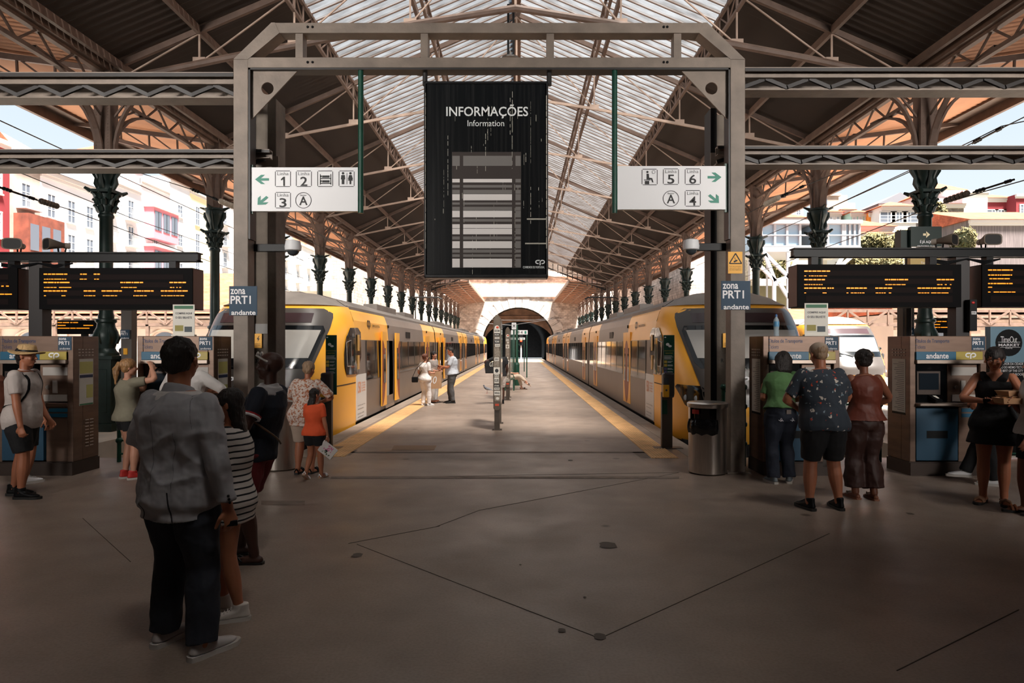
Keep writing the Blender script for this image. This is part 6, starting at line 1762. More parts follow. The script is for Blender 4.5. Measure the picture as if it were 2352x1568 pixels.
# pale terraced retaining walls of the hillside
for k, (x0, x1, D_, y0, lab) in enumerate(((1720, 2400, 100, 560, 'pale granite terrace wall high on the right hillside'), (1730, 2100, 72, 640, 'lower granite terrace wall behind the right train'), (-300, 720, 62, 690, 'granite wall below the terraced houses'))):
    m = M(); m.box(PX(x0, D_), PX(x1, D_), D_, D_+2, -1, PZ(y0, D_)); tag(m.build('terrace_wall', stone), lab, 'wall')
t = struct(M().box(-90, -17, 64, 66, -1.2, 0).box(34, 140, 10, 150, -1.3, -1.0).box(-140, -17, 10, 150, -1.3, -1.0), 'ground_street', mat('street_ground', (150, 140, 130), .9))
# ================================================================ people
def lerp_tab(tab, t):
    if t <= tab[0][0]: return tab[0][1]
    for (a, x), (b_, y) in zip(tab, tab[1:]):
        if t <= b_: return x+(y-x)*(t-a)/(b_-a)
    return tab[-1][1]
T_RX = {'m': [(.46, .07), (.49, .088), (.53, .094), (.58, .087), (.63, .083), (.70, .094), (.76, .104), (.795, .102), (.815, .085), (.83, .056), (.85, .036)],
        'f': [(.46, .075), (.49, .096), (.53, .101), (.58, .088), (.63, .072), (.70, .082), (.76, .09), (.795, .088), (.815, .072), (.83, .046), (.85, .03)]}
T_RY = {'m': [(.46, .055), (.49, .068), (.53, .070), (.58, .064), (.63, .060), (.70, .067), (.76, .068), (.795, .055), (.815, .045), (.83, .036), (.85, .032)],
        'f': [(.46, .058), (.49, .073), (.53, .074), (.58, .060), (.63, .052), (.70, .066), (.745, .070), (.795, .048), (.815, .04), (.83, .033), (.85, .028)]}
LEG = [(0, .058), (.2, .052), (.42, .038), (.5, .034), (.58, .034), (.7, .036), (.85, .026), (.95, .020), (1, .022)]
ARM = [(0, .029), (.08, .031), (.25, .028), (.5, .0225), (.6, .0245), (.75, .021), (.95, .0155), (1, .016)]
def ik(a, c, l1, l2, hint):
    d = c-a; L_ = d.length
    if L_ > (l1+l2)*.999: c = a+d*((l1+l2)*.999/L_); d = c-a; L_ = d.length
    x = (l1*l1-l2*l2+L_*L_)/(2*L_); h_ = math.sqrt(max(0, l1*l1-x*x)); u = d/L_
    hn = V(hint)-u*u.dot(V(hint)); hn.normalize()
    return a+u*x+hn*h_, c
class Sk:
    def __init__(s, Hh, pose, sex='m', fat=1.0, belly=0.0):
        s.H = Hh; s.sex = sex; s.fat = fat; s.belly = belly; p = pose
        s.pel = V((*p.get('pelvis', (0, 0)), 0)); pz = p.get('pz', .53)
        s.pel.z = pz
        ch = V((*p.get('chest', (0, 0)), 0)); s.chest = s.pel+V((ch.x, ch.y, .21-.5*ch.length**2/.21))
        nk = p.get('neck', (ch.x*.4, ch.y*.4+.005)); s.neck = s.chest+V((nk[0], nk[1], .09))
        tw = R(p.get('twist', 0)); s.ax = V((math.cos(tw), math.sin(tw), 0))
        s.hipL = s.pel+V((-.052, 0, -.01)); s.hipR = s.pel+V((.052, 0, -.01))
        ft = p.get('feet', ((-.06, 0, 5), (.06, 0, -5)))
        s.feet = ft; s.ank = []; s.knee = []
        for i, (hp, f) in enumerate(((s.hipL, ft[0]), (s.hipR, ft[1]))):
            z_ = .045+(f[3] if len(f) > 3 else 0)
            k, a = ik(hp, V((f[0], f[1], z_)), .242, .238, p.get('kneeh', (V((0, 1, 0)), V((0, 1, 0))))[i]); s.knee.append(k); s.ank.append(a)
        shw = .098 if sex == 'm' else .086
        sc_ = s.chest.lerp(s.neck, .76)+V((0, 0, -.006)); sc_.z -= p.get('drop', 0); s.sh = [sc_-s.ax*shw*fat**.5, sc_+s.ax*shw*fat**.5]
        hd = p.get('hands', ((-.135, .03, .475), (.135, .03, .475))); eh = p.get('elbows', (V((-.3, -1, 0)), V((.3, -1, 0))))
        s.el = []; s.wr = []
        for i in (0, 1):
            e, w_ = ik(s.sh[i], V(hd[i]), .178, .150, eh[i]); s.el.append(e); s.wr.append(w_)
        hy, hp_, hr = p.get('head', (0, 0, 0))
        s.Rh = (Matrix.Rotation(tw, 3, 'Z') @ Matrix.Rotation(R(hy), 3, 'Z') @ Matrix.Rotation(R(hp_), 3, 'X') @ Matrix.Rotation(R(hr), 3, 'Y'))
        s.hc = s.neck+V((0, 0, .046))+s.Rh @ V((0, .010, .052))
    def spine(s, z_):
        if z_ <= .53: return s.pel+V((0, 0, z_-.53))
        if z_ <= .74: return s.pel.lerp(s.chest, (z_-.53)/.21)
        return s.chest.lerp(s.neck, (z_-.74)/.09)
    def torso(s, m, z0, z1, grow=0, flare=0, n=24, nz=12, bell=None):
        pts, r_, fl = [], [], []
        for i in range(nz+1):
            z_ = z0+(z1-z0)*i/nz
            q = s.spine(z_); rx = lerp_tab(T_RX[s.sex], z_); ry = lerp_tab(T_RY[s.sex], z_)
            f = s.fat if z_ < .78 else 1+(s.fat-1)*.4
            rx = rx*f+grow; ry = ry*f+grow
            if s.belly: b_ = s.belly*math.exp(-((z_-.60)/.07)**2); ry += b_; q = q+V((0, b_*.6, 0))
            if flare and z_ < .6: e = (.6-z_)/max(.01, .6-z0); rx += flare*e; ry += flare*e*.8
            pts.append(q*s.H); r_.append(rx*s.H); fl.append(ry/rx)
        m.tube(pts, r_, n, None, s.ax, fl)
    def limb(s, a, b_, c, tab, t0, t1, grow, m, cuff=0, n=12, f=1.0, round_=False):
        pts, r_ = [], []
        l1, l2 = (b_-a).length, (c-b_).length; k = l1/(l1+l2)
        N = 12
        for i in range(N+1):
            t = t0+(t1-t0)*i/N
            p = a.lerp(b_, t/k) if t < k else b_.lerp(c, (t-k)/(1-k))
            # soften the joint
            if abs(t-k) < .06:
                q1 = a.lerp(b_, (k-.06)/k); q2 = b_.lerp(c, .06/(1-k)); u = (t-k+.06)/.12
                p = q1*(1-u)**2+b_*2*u*(1-u)+q2*u*u
            pts.append(p*s.H); r_.append((max(lerp_tab(tab, t)*f+grow, cuff*min(1, t*1.5)))*s.H)
        (m.capsule if round_ else m.tube)(pts, r_, n)
def hand(m, s, i, d, nrm, curl=.5, spread=.35):
    Hh = s.H; w_ = s.wr[i]*Hh; d = V(d).normalized(); nrm = V(nrm); nrm = (nrm-d*nrm.dot(d)).normalized()
    sd = d.cross(nrm)*(1 if i == 0 else -1)      # towards the thumb
    m.capsule([w_-d*.012*Hh, w_+d*.012*Hh, w_+d*.034*Hh, w_+d*.05*Hh], [.0145*Hh, .019*Hh, .0225*Hh, .0225*Hh], 12, sd, [.8, .55, .42, .4])
    L_ = (.040, .045, .042, .033)
    for f in range(4):
        off = (1.5-f)
        p = w_+d*(.052-.003*abs(off-.4))*Hh+sd*off*.0125*Hh
        dd = (d+sd*off*.09*spread*2).normalized(); pts = [p-dd*.012*Hh, p]; a = curl*.55
        for k, q in enumerate((.45, .3, .25)):
            dr = dd*math.cos(a)+nrm*math.sin(a); p = p+dr*L_[f]*q*Hh*1.05; pts.append(p); a += curl*(.75 if k == 0 else .5)
        m.capsule(pts, [.0056*Hh, .0056*Hh, .0054*Hh, .005*Hh, .0044*Hh], 8)
    p = w_+d*.012*Hh+sd*.014*Hh; t1 = (d*.62+sd*.72+nrm*.25).normalized(); t2 = (d*.85+sd*.3+nrm*(.3+.3*curl)).normalized()
    m.capsule([p, p+t1*.022*Hh, p+t1*.022*Hh+t2*.018*Hh, p+t1*.022*Hh+t2*.034*Hh], [.0085*Hh, .0068*Hh, .006*Hh, .0052*Hh], 8)
def remesh(o, vox, sm=2, disp=0, dscale=.1, seed=0):
    md = o.modifiers.new('r', 'REMESH'); md.mode = 'VOXEL'; md.voxel_size = vox; md.use_smooth_shade = True
    if sm: s_ = o.modifiers.new('s', 'SMOOTH'); s_.factor = .5; s_.iterations = sm
    if disp:
        k = 'folds%d_%d' % (int(dscale*1000), seed % 3)
        tx = bpy.data.textures.get(k)
        if not tx: tx = bpy.data.textures.new(k, 'CLOUDS'); tx.noise_scale = dscale*(1+.2*(seed % 3)); tx.noise_depth = 1
        dm = o.modifiers.new('d', 'DISPLACE'); dm.texture = tx; dm.strength = disp; dm.mid_level = .5
        k = 'creases%d' % (seed % 3); tx = bpy.data.textures.get(k)
        if not tx: tx = bpy.data.textures.new(k, 'MUSGRAVE'); tx.musgrave_type = 'RIDGED_MULTIFRACTAL'; tx.noise_scale = .17+.03*(seed % 3); tx.octaves = 1.5; tx.gain = 1.2
        dm = o.modifiers.new('e', 'DISPLACE'); dm.texture = tx; dm.strength = disp*.55; dm.mid_level = .6
    return o
def head_shape(m, s, face=True, f=1.0):
    U = .0695*s.H; c = s.hc*s.H; Rm = s.Rh
    E = lambda p, r_, n=16: m.ell(c+Rm @ (V(p)*U), V(r_)*U, Rm, n)
    E((0, -.14, .28), (.68, .84, .72), 20); E((0, .12, -.22), (.55*f, .62, .70)); E((0, .42, -.74), (.24*f, .26, .2)); E((0, .15, -.55), (.47*f, .5, .34))
    for q in (-1, 1):
        E((q*.66*f, -.1, -.06), (.07, .15, .25), 10); E((q*.70*f, -.14, .04), (.045, .12, .14), 8); E((q*.3*f, .5, -.2), (.2, .2, .2), 10)
        E((q*.27, .60, .24), (.19, .12, .07), 8)
    m.capsule([c+Rm @ (V((0, .68, .14))*U), c+Rm @ (V((0, .83, -.08))*U), c+Rm @ (V((0, .90, -.2))*U)], [.05*U, .07*U, .09*U], 8)
    for q in (-1, 1): E((q*.08, .80, -.24), (.055, .07, .05), 8)
    E((0, .68, -.46), (.2, .1, .055), 8); E((0, .66, -.55), (.17, .1, .06), 8)
    # neck
    m.capsule([s.neck*s.H-V((0, .0, .03))*s.H, s.neck*s.H+V((0, 0, .02))*s.H, c+Rm @ (V((0, -.12, -.45))*U)], [.034*s.H*f, .030*s.H*f, .032*s.H*f] if s.sex == 'm' else [.03*s.H, .026*s.H, .028*s.H], 12)
SK = {}
def skin(k):
    c = {'fair': (206, 150, 124), 'tan': (176, 112, 82), 'brown': (132, 80, 58), 'dark': (70, 42, 32)}[k]
    return mat('skin_'+k, c, .5, 0, .12, 9)
hair_d = mat('hair_black_brown', (34, 25, 22), .6, 0, .4, 60, .5, 90, stretch=(1, 1, .2))
hair_b = mat('hair_blonde', (176, 130, 84), .42, 0, .5, 50, .5, 90, stretch=(1, 1, .15))
hair_g = mat('hair_grey_blonde', (170, 138, 108), .45, 0, .45, 50, .5, 90, stretch=(1, 1, .3))
hair_r = mat('hair_red_brown', (110, 62, 44), .45, 0, .4, 50, .5, 90, stretch=(1, 1, .3))
def cloth(name, col, **k):
    return mat(name, col, k.pop('rough', .85), 0, k.pop('var', .12), k.pop('scale', 5), k.pop('bump', .9), k.pop('bscale', 9), **k)
def person(lab, Hh, xy, rz, pose, sk='tan', sex='m', fat=1.0, belly=0, vox=.0075, clothes=(), hair=None, shoes=None, hands=((None, None, .5), (None, None, .5)), cat='person', eyes=False, z=0, headf=1.0, seed=1, name='person'):
    t = thing(name, lab, cat, (xy[0], xy[1], z), R(rz))
    s = Sk(Hh, pose, sex, fat, belly); SK[lab] = (t, s)
    sm = skin(sk)
    m = M()
    s.torso(m, .47, .835)
    lf = fat**.6
    for i in (0, 1):
        s.limb((s.hipL, s.hipR)[i], s.knee[i], s.ank[i], LEG, 0, 1, 0, m, f=lf, round_=True)
        s.limb(s.sh[i], s.el[i], s.wr[i], ARM, 0, 1, 0, m, f=lf**.6, round_=True)
        m.ell(s.sh[i]*Hh, .030*Hh*lf**.6)
        hd = hands[i]; d = (s.wr[i]-s.el[i]).normalized() if hd[0] is None else V(hd[0])
        nrm = V(((1 if i == 0 else -1), 0, 0)) if hd[1] is None else V(hd[1])
        hand(m, s, i, d, nrm, hd[2])
        a = s.ank[i]*Hh; yw = R(s.feet[i][2]); fd = V((-math.sin(yw), math.cos(yw), 0)); fs = V((fd.y, -fd.x, 0)); lift = s.feet[i][3]*Hh if len(s.feet[i]) > 3 else 0
        pt = R(s.feet[i][4]) if len(s.feet[i]) > 4 else 0
        dn = fd*math.cos(pt)-FZ*math.sin(pt); up = FZ*math.cos(pt)+fd*math.sin(pt)
        b0 = a-up*.026*Hh; q_ = .74 if shoes and shoes[0] in ('shoe', 'sneaker') else 1
        m.capsule([b0-dn*.022*Hh*q_, b0+dn*.02*Hh, b0+dn*.07*Hh*q_-up*.006*Hh, b0+dn*.098*Hh*q_-up*.008*Hh], [.019*Hh*q_, .022*Hh*q_, .026*Hh*q_, .022*Hh*q_], 12, fs, [1.0, 1.0, .62, .42])
        if s.feet and shoes and shoes[0] in ('sandal', 'flip'):
            for q in range(5):
                p_ = b0+dn*(.112-.005*q)*Hh-up*.012*Hh+fs*((-.016+.008*q)*(1 if i == 1 else 1))*Hh*(1 if i == 0 else -1)*-1
                m.ell(p_, (.0062*Hh, .0075*Hh, .0055*Hh), n=8)
    head_shape(m, s, f=headf)
    remesh(m.build('body', sm, t, world=False), vox, 2)
    U = .0695*Hh; c = s.hc*Hh; Rm = s.Rh
    P_ = lambda p: c+Rm @ (V(p)*U)
    if eyes:
        for q in (-1, 1):
            m = M(); m.ell(P_((q*.27, .635, .07)), V((.1, .06, .032))*U, Rm, 10, 0); m.ell(P_((q*.27, .685, .068)), V((.045, .018, .032))*U, Rm, 8, 1)
            m.build('eye', [mat('eye_white', (196, 186, 178), .3), black], t, world=False)
            m = M(); m.tube([P_((q*.14, .71, .25)), P_((q*.28, .69, .3)), P_((q*.42, .6, .25))], [.02*U, .035*U, .015*U], 6); m.build('eyebrow', hair_d, t, world=False)
        m = M(); m.ell(P_((0, .765, -.5)), V((.17, .04, .05))*U, Rm, 10); m.build('lips', mat('lips_'+sk, (136, 70, 62) if sk != 'dark' else (60, 34, 30), .45), t, world=False)
    for k, (kind, nm, mt, o) in enumerate(clothes):
        g = o.get('grow', .012); m = M(); disp = o.get('disp', .012); vx = o.get('vox', max(vox*1.35, .009))
        if kind == 'top':
            z0 = o.get('z0', .50); s.torso(m, z0, o.get('z1', .826), g, o.get('flare', .022), nz=16)
            e = o.get('sleeve', .33)
            if e:
                for i in (0, 1):
                    s.limb(s.sh[i], s.el[i], s.wr[i], ARM, 0, e, g*.55, m, o.get('cuff', .03), f=lf**.6)
                    m.ell(s.sh[i]*Hh, (.030*lf**.6+g*.5)*Hh)
            if o.get('collar'):
                m.tube([s.neck*Hh-V((0, .004, .014))*Hh, s.neck*Hh+V((0, .002, .012))*Hh], [.042*Hh, .039*Hh], 14)
        elif kind == 'legs':
            e = o.get('to', 1.0); s.torso(m, .465, o.get('z1', .57), .006, 0, nz=6)
            for i in (0, 1):
                s.limb((s.hipL, s.hipR)[i], s.knee[i], s.ank[i], LEG, 0, e, g, m, o.get('cuff', .035), f=lf, n=16)
                m.ell((s.hipL, s.hipR)[i]*Hh, (.056*lf+g*.3)*Hh)
        elif kind == 'skirt':
            z0 = o.get('z0', .4); s.torso(m, z0, .6, g, o.get('flare', .04), nz=14, n=32)
        elif kind == 'cap':
            m.ell(P_((0, -.14, .42)), V((.76, .92, .66))*U, Rm, 18)
            if o.get('visor'): m.ell(P_((0, o['visor'], .38)), V((.5, .45, .05))*U, Rm, 12)
        elif kind == 'straw':
            m.grid(lambda u, v_: P_(((.72+.62*v_)*math.cos(6.2832*u), -.05+(.9+.62*v_)*math.sin(6.2832*u), .42-.1*v_+.14*v_*math.cos(12.566*u)*-1)), 40, 4)
            m.grid(lambda u, v_: P_(((.72-.15*v_)*math.cos(6.2832*u), -.05+(.9-.18*v_)*math.sin(6.2832*u), .42+.62*v_)), 40, 4)
            m.ell(P_((0, -.05, 1.0)), V((.57, .72, .12))*U, Rm, 20)
            ob = m.build(nm, mt, t, world=False, smooth=50); sd_ = ob.modifiers.new('s', 'SOLIDIFY'); sd_.thickness = .004; sd_.offset = 0
            m = M(); m.grid(lambda u, v_: P_(((.735-.03*v_)*math.cos(6.2832*u), -.05+(.915-.04*v_)*math.sin(6.2832*u), .44+.16*v_)), 40, 1); m.build('hat_band', black, t, world=False, smooth=50); continue
        if not m.v: continue
        remesh(m.build(nm, mt, t, world=False), vx, o.get('sm', 3), disp, o.get('dscale', .11), seed+k)
    if hair:
        kind, hm = hair[0], hair[1]; hl = hair[2] if len(hair) > 2 else .12
        m = M()
        if kind == 'crop':
            m.ell(P_((0, -.22, .33)), V((.71, .84, .72))*U, Rm, 20); m.ell(P_((0, -.5, -.1)), V((.56, .42, .5))*U, Rm, 14)
        elif kind == 'short':
            m.ell(P_((0, -.2, .36)), V((.77, .9, .76))*U, Rm, 20); m.ell(P_((0, -.42, -.05)), V((.66, .56, .62))*U, Rm, 16)
        elif kind in ('long', 'bob', 'pony', 'bun'):
            m.ell(P_((0, -.2, .34)), V((.78, .9, .78))*U, Rm, 20); m.ell(P_((0, -.4, -.05)), V((.7, .56, .62))*U, Rm, 16)
            b0 = P_((0, -.7, .1))
            if kind in ('long', 'bob'):
                w_ = (.72 if kind == 'bob' else .62)*(hair[3] if len(hair) > 3 else 1)
                bk = Rm @ V((0, -1, 0)); bk.z = 0; bk = bk.normalized() if bk.length > .01 else V((0, -1, 0))
                e1 = P_((0, -.55, -.5)); e2 = e1+bk*.02*Hh-FZ*hl*Hh*.5; e3 = e1+bk*.02*Hh-FZ*hl*Hh
                m.capsule([P_((0, -.3, .2)), e1, e2, e3], [w_*U, w_*U, w_*U*.95, w_*U*.5], 16, s.ax, [.8, .6, .45, .4])
            elif kind == 'pony':
                q = P_((0, -1.0, .45)); m.capsule([P_((0, -.7, .4)), q, q+V((0, -.03, -.05))*Hh, q+V((.01, -.035, -hl))*Hh], [.25*U, .36*U, .42*U, .12*U], 12)
            else:
                m.ell(P_((0, -.95, .5)), V((.36, .34, .36))*U, Rm, 14)
        remesh(m.build('hair', hm, t, world=False), .0075, 1, .012 if kind != 'crop' else .004, .03, 0)
    if shoes:
        kind, um, so = shoes
        for i in (0, 1):
            a = s.ank[i]*Hh; yw = R(s.feet[i][2]); fd = V((-math.sin(yw), math.cos(yw), 0)); fs = V((fd.y, -fd.x, 0))
            pt = R(s.feet[i][4]) if len(s.feet[i]) > 4 else 0
            dn = fd*math.cos(pt)-FZ*math.sin(pt); up = FZ*math.cos(pt)+fd*math.sin(pt); b0 = a-up*.045*Hh
            def Q(f_, x, u): return b0+dn*f_*Hh+fs*x*Hh+up*u*Hh
            outline = [(-.045, .0), (-.04, .016), (-.015, .022), (.03, .021), (.07, .028), (.1, .026), (.122, .012), (.126, 0), (.122, -.012), (.1, -.024), (.07, -.025), (.03, -.021), (-.015, -.022), (-.04, -.016)]
            n = len(outline); m = M()
            th = .016 if kind != 'flip' else .01
            k_ = 1.06
            rings = [[Q(f_*k_, x*k_, u) for f_, x in outline] for u in (.0, th*.9, th)]
            m.loft(rings)
            sole = m
            if kind in ('shoe', 'sneaker'):
                mu = M(); rr = []
                for u, sc in ((th*.8, 1.02), (.026, 1.0), (.036, .93), (.046, .8), (.055, .62), (.066, .44), (.078, .36)):
                    ring = []
                    bl = min(1, max(0, (u-.022)/.036)); bl = bl*bl*(3-2*bl)
                    for f_, x in outline:
                        th_ = math.atan2(x, f_-.03); k2 = 1.0-.04*bl
                        f2, x2 = -.004+.033*math.cos(th_), .028*math.sin(th_)
                        b2 = min(1, bl*(1.25 if f_ > .05 else 1))
                        ring.append(Q(f_*k2*(1-b2)+f2*b2, x*(1-b2)+x2*b2, u))
                    rr.append(ring)
                mu.loft(rr)
                sh = mu.build('shoe', um, t, world=False, smooth=50); sh.modifiers.new('s', 'SUBSURF').levels = 1
                sole.build('sole', so, sh, world=False, smooth=40)
                if kind == 'sneaker':
                    ml = M()
                    for q in range(4): f_ = .035+q*.013; ml.tube([Q(f_, -.016, .052-q*.0055), Q(f_, 0, .060-q*.007), Q(f_, .016, .052-q*.0055)], .0022*Hh, 6)
                    ml.build('laces', so, sh, world=False)
            else:
                sh = sole.build('sandal', so, t, world=False, smooth=40)
                ms = M()
                fl_ = (.08, .058) if kind == 'sandal' else (.085,)
                for f_ in fl_:
                    if kind == 'flip': ms.tube([Q(.05, -.024, .016), Q(.075, -.015, .034), Q(.105, .0, .022), Q(.075, .015, .034), Q(.05, .024, .016)], .005*Hh, 8)
                    else: ms.tube([Q(f_, -.026, .014), Q(f_, -.02, .032), Q(f_, 0, .042), Q(f_, .02, .032), Q(f_, .026, .014)], .008*Hh, 8, None, dn, 1)
                if kind == 'sandal': ms.tube([Q(-.03, -.018, .02), Q(-.042, 0, .05), Q(-.03, .018, .02)], .006*Hh, 8)
                ms.build('strap', um, sh, world=False)
    return t, s
def loc_w(ts, p):        # local point (metres) to world
    t, s = ts
    return Matrix.LocRotScale(t.location, t.rotation_euler.to_quaternion(), None) @ V(p)
def held_phone(ts, i, lab, off=(0, 0, 0), size=(.072, .15, .009), d=None, up=(0, 0, 1), nm='phone', cat='phone'):
    t, s = ts; w_ = s.wr[i]*s.H; dr = (s.wr[i]-s.el[i]).normalized()
    c = loc_w(ts, w_+dr*.055*s.H+V(off)); d = V(d) if d else V((0, 1, .2))
    th = thing(nm, lab, cat, c)
    m = M(); q = t.rotation_euler.to_quaternion() @ d.normalized(); m.bar(c-q*size[1]/2, c+q*size[1]/2, size[0], size[2], up=up)
    m.build('case', black, th, bevel=.004)
    m = M(); e = (q.cross(q.cross(V(up)))).normalized(); m.bar(c-q*size[1]*.45-e*(size[2]/2+.0006), c+q*size[1]*.45-e*(size[2]/2+.0006), size[0]*.88, .001, up=up); m.build('screen', mat('phone_screen', (40, 46, 54), .1), th)
    return th

def stripes_mat(name, c1, c2, freq, thr=.8):
    m = bpy.data.materials.new(name); m.use_nodes = True; nt = m.node_tree; b = nt.nodes['Principled BSDF']; L = nt.links.new
    t = nt.nodes.new('ShaderNodeTexCoord'); mp = nt.nodes.new('ShaderNodeMapping'); mp.inputs['Rotation'].default_value = (0, R(-90), 0)
    wv = nt.nodes.new('ShaderNodeTexWave'); wv.wave_type = 'BANDS'; wv.bands_direction = 'Z'; wv.inputs['Scale'].default_value = freq; wv.inputs['Distortion'].default_value = 1.2; wv.inputs['Detail Scale'].default_value = .6
    r = nt.nodes.new('ShaderNodeValToRGB'); r.color_ramp.interpolation = 'LINEAR'; r.color_ramp.elements[0].position = thr; r.color_ramp.elements[1].position = thr+.05
    r.color_ramp.elements[0].color = lin(*c1); r.color_ramp.elements[1].color = lin(*c2)
    L(t.outputs['Object'], wv.inputs['Vector']); L(wv.outputs['Fac'], r.inputs[0]); L(r.outputs[0], b.inputs['Base Color']); b.inputs['Roughness'].default_value = .9
    return m
def print_mat(name, base, cols, scale, dens=.28):
    """scattered blotches of several colours on a plain ground"""
    m = bpy.data.materials.new(name); m.use_nodes = True; nt = m.node_tree; b = nt.nodes['Principled BSDF']; L = nt.links.new
    t = nt.nodes.new('ShaderNodeTexCoord'); last = None
    rgb = nt.nodes.new('ShaderNodeRGB'); rgb.outputs[0].default_value = lin(*base); last = rgb.outputs[0]
    for k, c in enumerate(cols):
        mp = nt.nodes.new('ShaderNodeMapping'); mp.inputs['Location'].default_value = (k*.37+.1, k*.21, k*.53)
        nz = nt.nodes.new('ShaderNodeTexNoise'); nz.inputs['Scale'].default_value = scale*2.5
        ad = nt.nodes.new('ShaderNodeMix'); ad.data_type = 'RGBA'; ad.blend_type = 'LINEAR_LIGHT'; ad.inputs[0].default_value = .035
        vo = nt.nodes.new('ShaderNodeTexVoronoi'); vo.inputs['Scale'].default_value = scale
        r = nt.nodes.new('ShaderNodeValToRGB'); r.color_ramp.elements[0].position = dens*(1 if k == 0 else .7); r.color_ramp.elements[1].position = dens*(1 if k == 0 else .7)+.03
        r.color_ramp.elements[0].color = (1, 1, 1, 1); r.color_ramp.elements[1].color = (0, 0, 0, 1)
        L(t.outputs['Object'], mp.inputs[0]); L(mp.outputs[0], nz.inputs['Vector']); L(mp.outputs[0], ad.inputs[6]); L(nz.outputs['Color'], ad.inputs[7]); L(ad.outputs[2], vo.inputs['Vector']); L(vo.outputs['Distance'], r.inputs[0])
        mx = nt.nodes.new('ShaderNodeMix'); mx.data_type = 'RGBA'; L(r.outputs[0], mx.inputs[0]); L(last, mx.inputs[6]); mx.inputs[7].default_value = lin(*c); last = mx.outputs[2]
    L(last, b.inputs['Base Color']); b.inputs['Roughness'].default_value = .85
    return m
suit_g = cloth('suit_grey_wool', (166, 164, 167), var=.15, scale=3); trou = cloth('dark_navy_trousers', (38, 42, 52)); blk_c = cloth('black_cloth', (22, 22, 25))
wht_c = cloth('white_cotton', (214, 208, 204)); jean = cloth('dark_denim', (30, 36, 50)); beige_c = cloth('beige_cotton', (186, 166, 150))
soleW = mat('white_sole', (196, 190, 184), .6); soleD = mat('dark_sole', (30, 28, 27), .6); leatherW = mat('grey_white_leather', (178, 172, 170), .5)
redc = cloth('dark_red_cotton', (110, 26, 32)); navy_c = cloth('navy_polo', (28, 34, 46)); 

# ---- 1 man in the grey suit
A = person('person in a grey suit jacket and dark trousers seen from behind, white shoes', 1.79, (-1.94, 3.84), -20,
    dict(feet=((-.092, .02, 2), (.098, -.01, -12)), hands=((-.13, .12, .60), (.19, .0, .475)), elbows=(V((-1, -.5, 0)), V((.8, -1, 0))), head=(16, -4, 0), chest=(0, -.008), drop=.014),
    'tan', 'm', 1.22, .01, .0065,
    [('legs', 'trousers', trou, dict(grow=.014, cuff=.047, disp=.022, dscale=.12)),
     ('top', 'shirt_collar', wht_c, dict(z0=.76, z1=.832, sleeve=0, grow=.012, collar=1, disp=0)),
     ('top', 'suit_jacket', suit_g, dict(z0=.435, sleeve=.93, grow=.023, flare=.022, cuff=.033, disp=.034, dscale=.16, z1=.826, vox=.009, collar=1))],
    ('short', hair_d), ('shoe', leatherW, soleW), hands=((None, None, .8), (None, (-1, .2, 0), .95)), eyes=True, headf=1.12)
held_phone(A, 1, 'small black device held low in the right hand of the man in grey', off=(-.03, .03, .0), size=(.06, .13, .03), d=(-.6, .6, -.1), nm='handheld_device', cat='phone')
t, s = A
m = M()
for k in range(3): p = s.el[1].lerp(s.wr[1], .72+.07*k)*s.H; m.ell(p+V((.055, -.03, 0)), .008, n=8)
m.pieces('sleeve_button', black, t, world=False)
jk = [c for c in t.children if c.name.startswith('suit_jacket')][0]
def ribbon(t, target, pts, w_, mt, nm, off=.002, n=24, side=None):
    P = []
    for k in range(n+1):
        u = k/n*(len(pts)-1); i = min(int(u), len(pts)-2); P.append(V(pts[i]).lerp(V(pts[i+1]), u-i))
    m = M(); vs = []
    for k, p in enumerate(P):
        d = (P[min(k+1, n)]-P[max(k-1, 0)]).normalized(); sd = V(side) if side else d.cross(V((0, 1, 0))).normalized()
        vs += [p-sd*w_/2, p+sd*w_/2]
    m.add(vs, [(2*k, 2*k+1, 2*k+3, 2*k+2) for k in range(n)])
    o = m.build(nm, mt, t, world=False); sw = o.modifiers.new('w', 'SHRINKWRAP'); sw.target = target; sw.wrap_method = 'NEAREST_SURFACEPOINT'; sw.wrap_mode = 'ABOVE_SURFACE'; sw.offset = off
    return o
seam = mat('suit_seam', (118, 117, 120), .9); vent_m = mat('suit_vent', (40, 40, 44), .9)
def bk(x, z_): return s.spine(z_)*s.H+V((x, -(lerp_tab(T_RY['m'], z_)*1.22+.03)*s.H, 0))
ribbon(t, jk, [bk(0, .80), bk(0, .7), bk(0, .6), bk(.0, .54)], .004, seam, 'back_seam', side=(1, 0, 0))
for q in (-.09, .11): ribbon(t, jk, [bk(q, .53), bk(q*1.05, .48), bk(q*1.1, .436)], .009, vent_m, 'back_vent', side=(1, 0, 0))
for q in (-1, 1):
    ribbon(t, jk, [bk(q*.15, .72), bk(q*.13, .62), bk(q*.135, .53)], .004, seam, 'side_seam', side=(1, 0, 0))
    i_ = 0 if q < 0 else 1; c_ = s.sh[i_]*s.H
    ribbon(t, jk, [c_+V((-q*.03, -.02, .07)), c_+V((-q*.03, -.08, .02)), c_+V((-q*.035, -.085, -.06)), c_+V((-q*.03, -.07, -.13))], .004, seam, 'armhole_seam', side=(1, 0, 0))
m = M(); c_ = s.neck*s.H
m.tube([c_+V((0, -.006, -.045)), c_+V((0, -.006, -.01)), c_+V((0, -.002, .028)), c_+V((0, 0, .034))], [.128, .104, .083, .078], 24, None, s.ax, [.72, .8, .92, .95])
remesh(m.build('jacket_collar', suit_g, t, world=False), .007, 2)

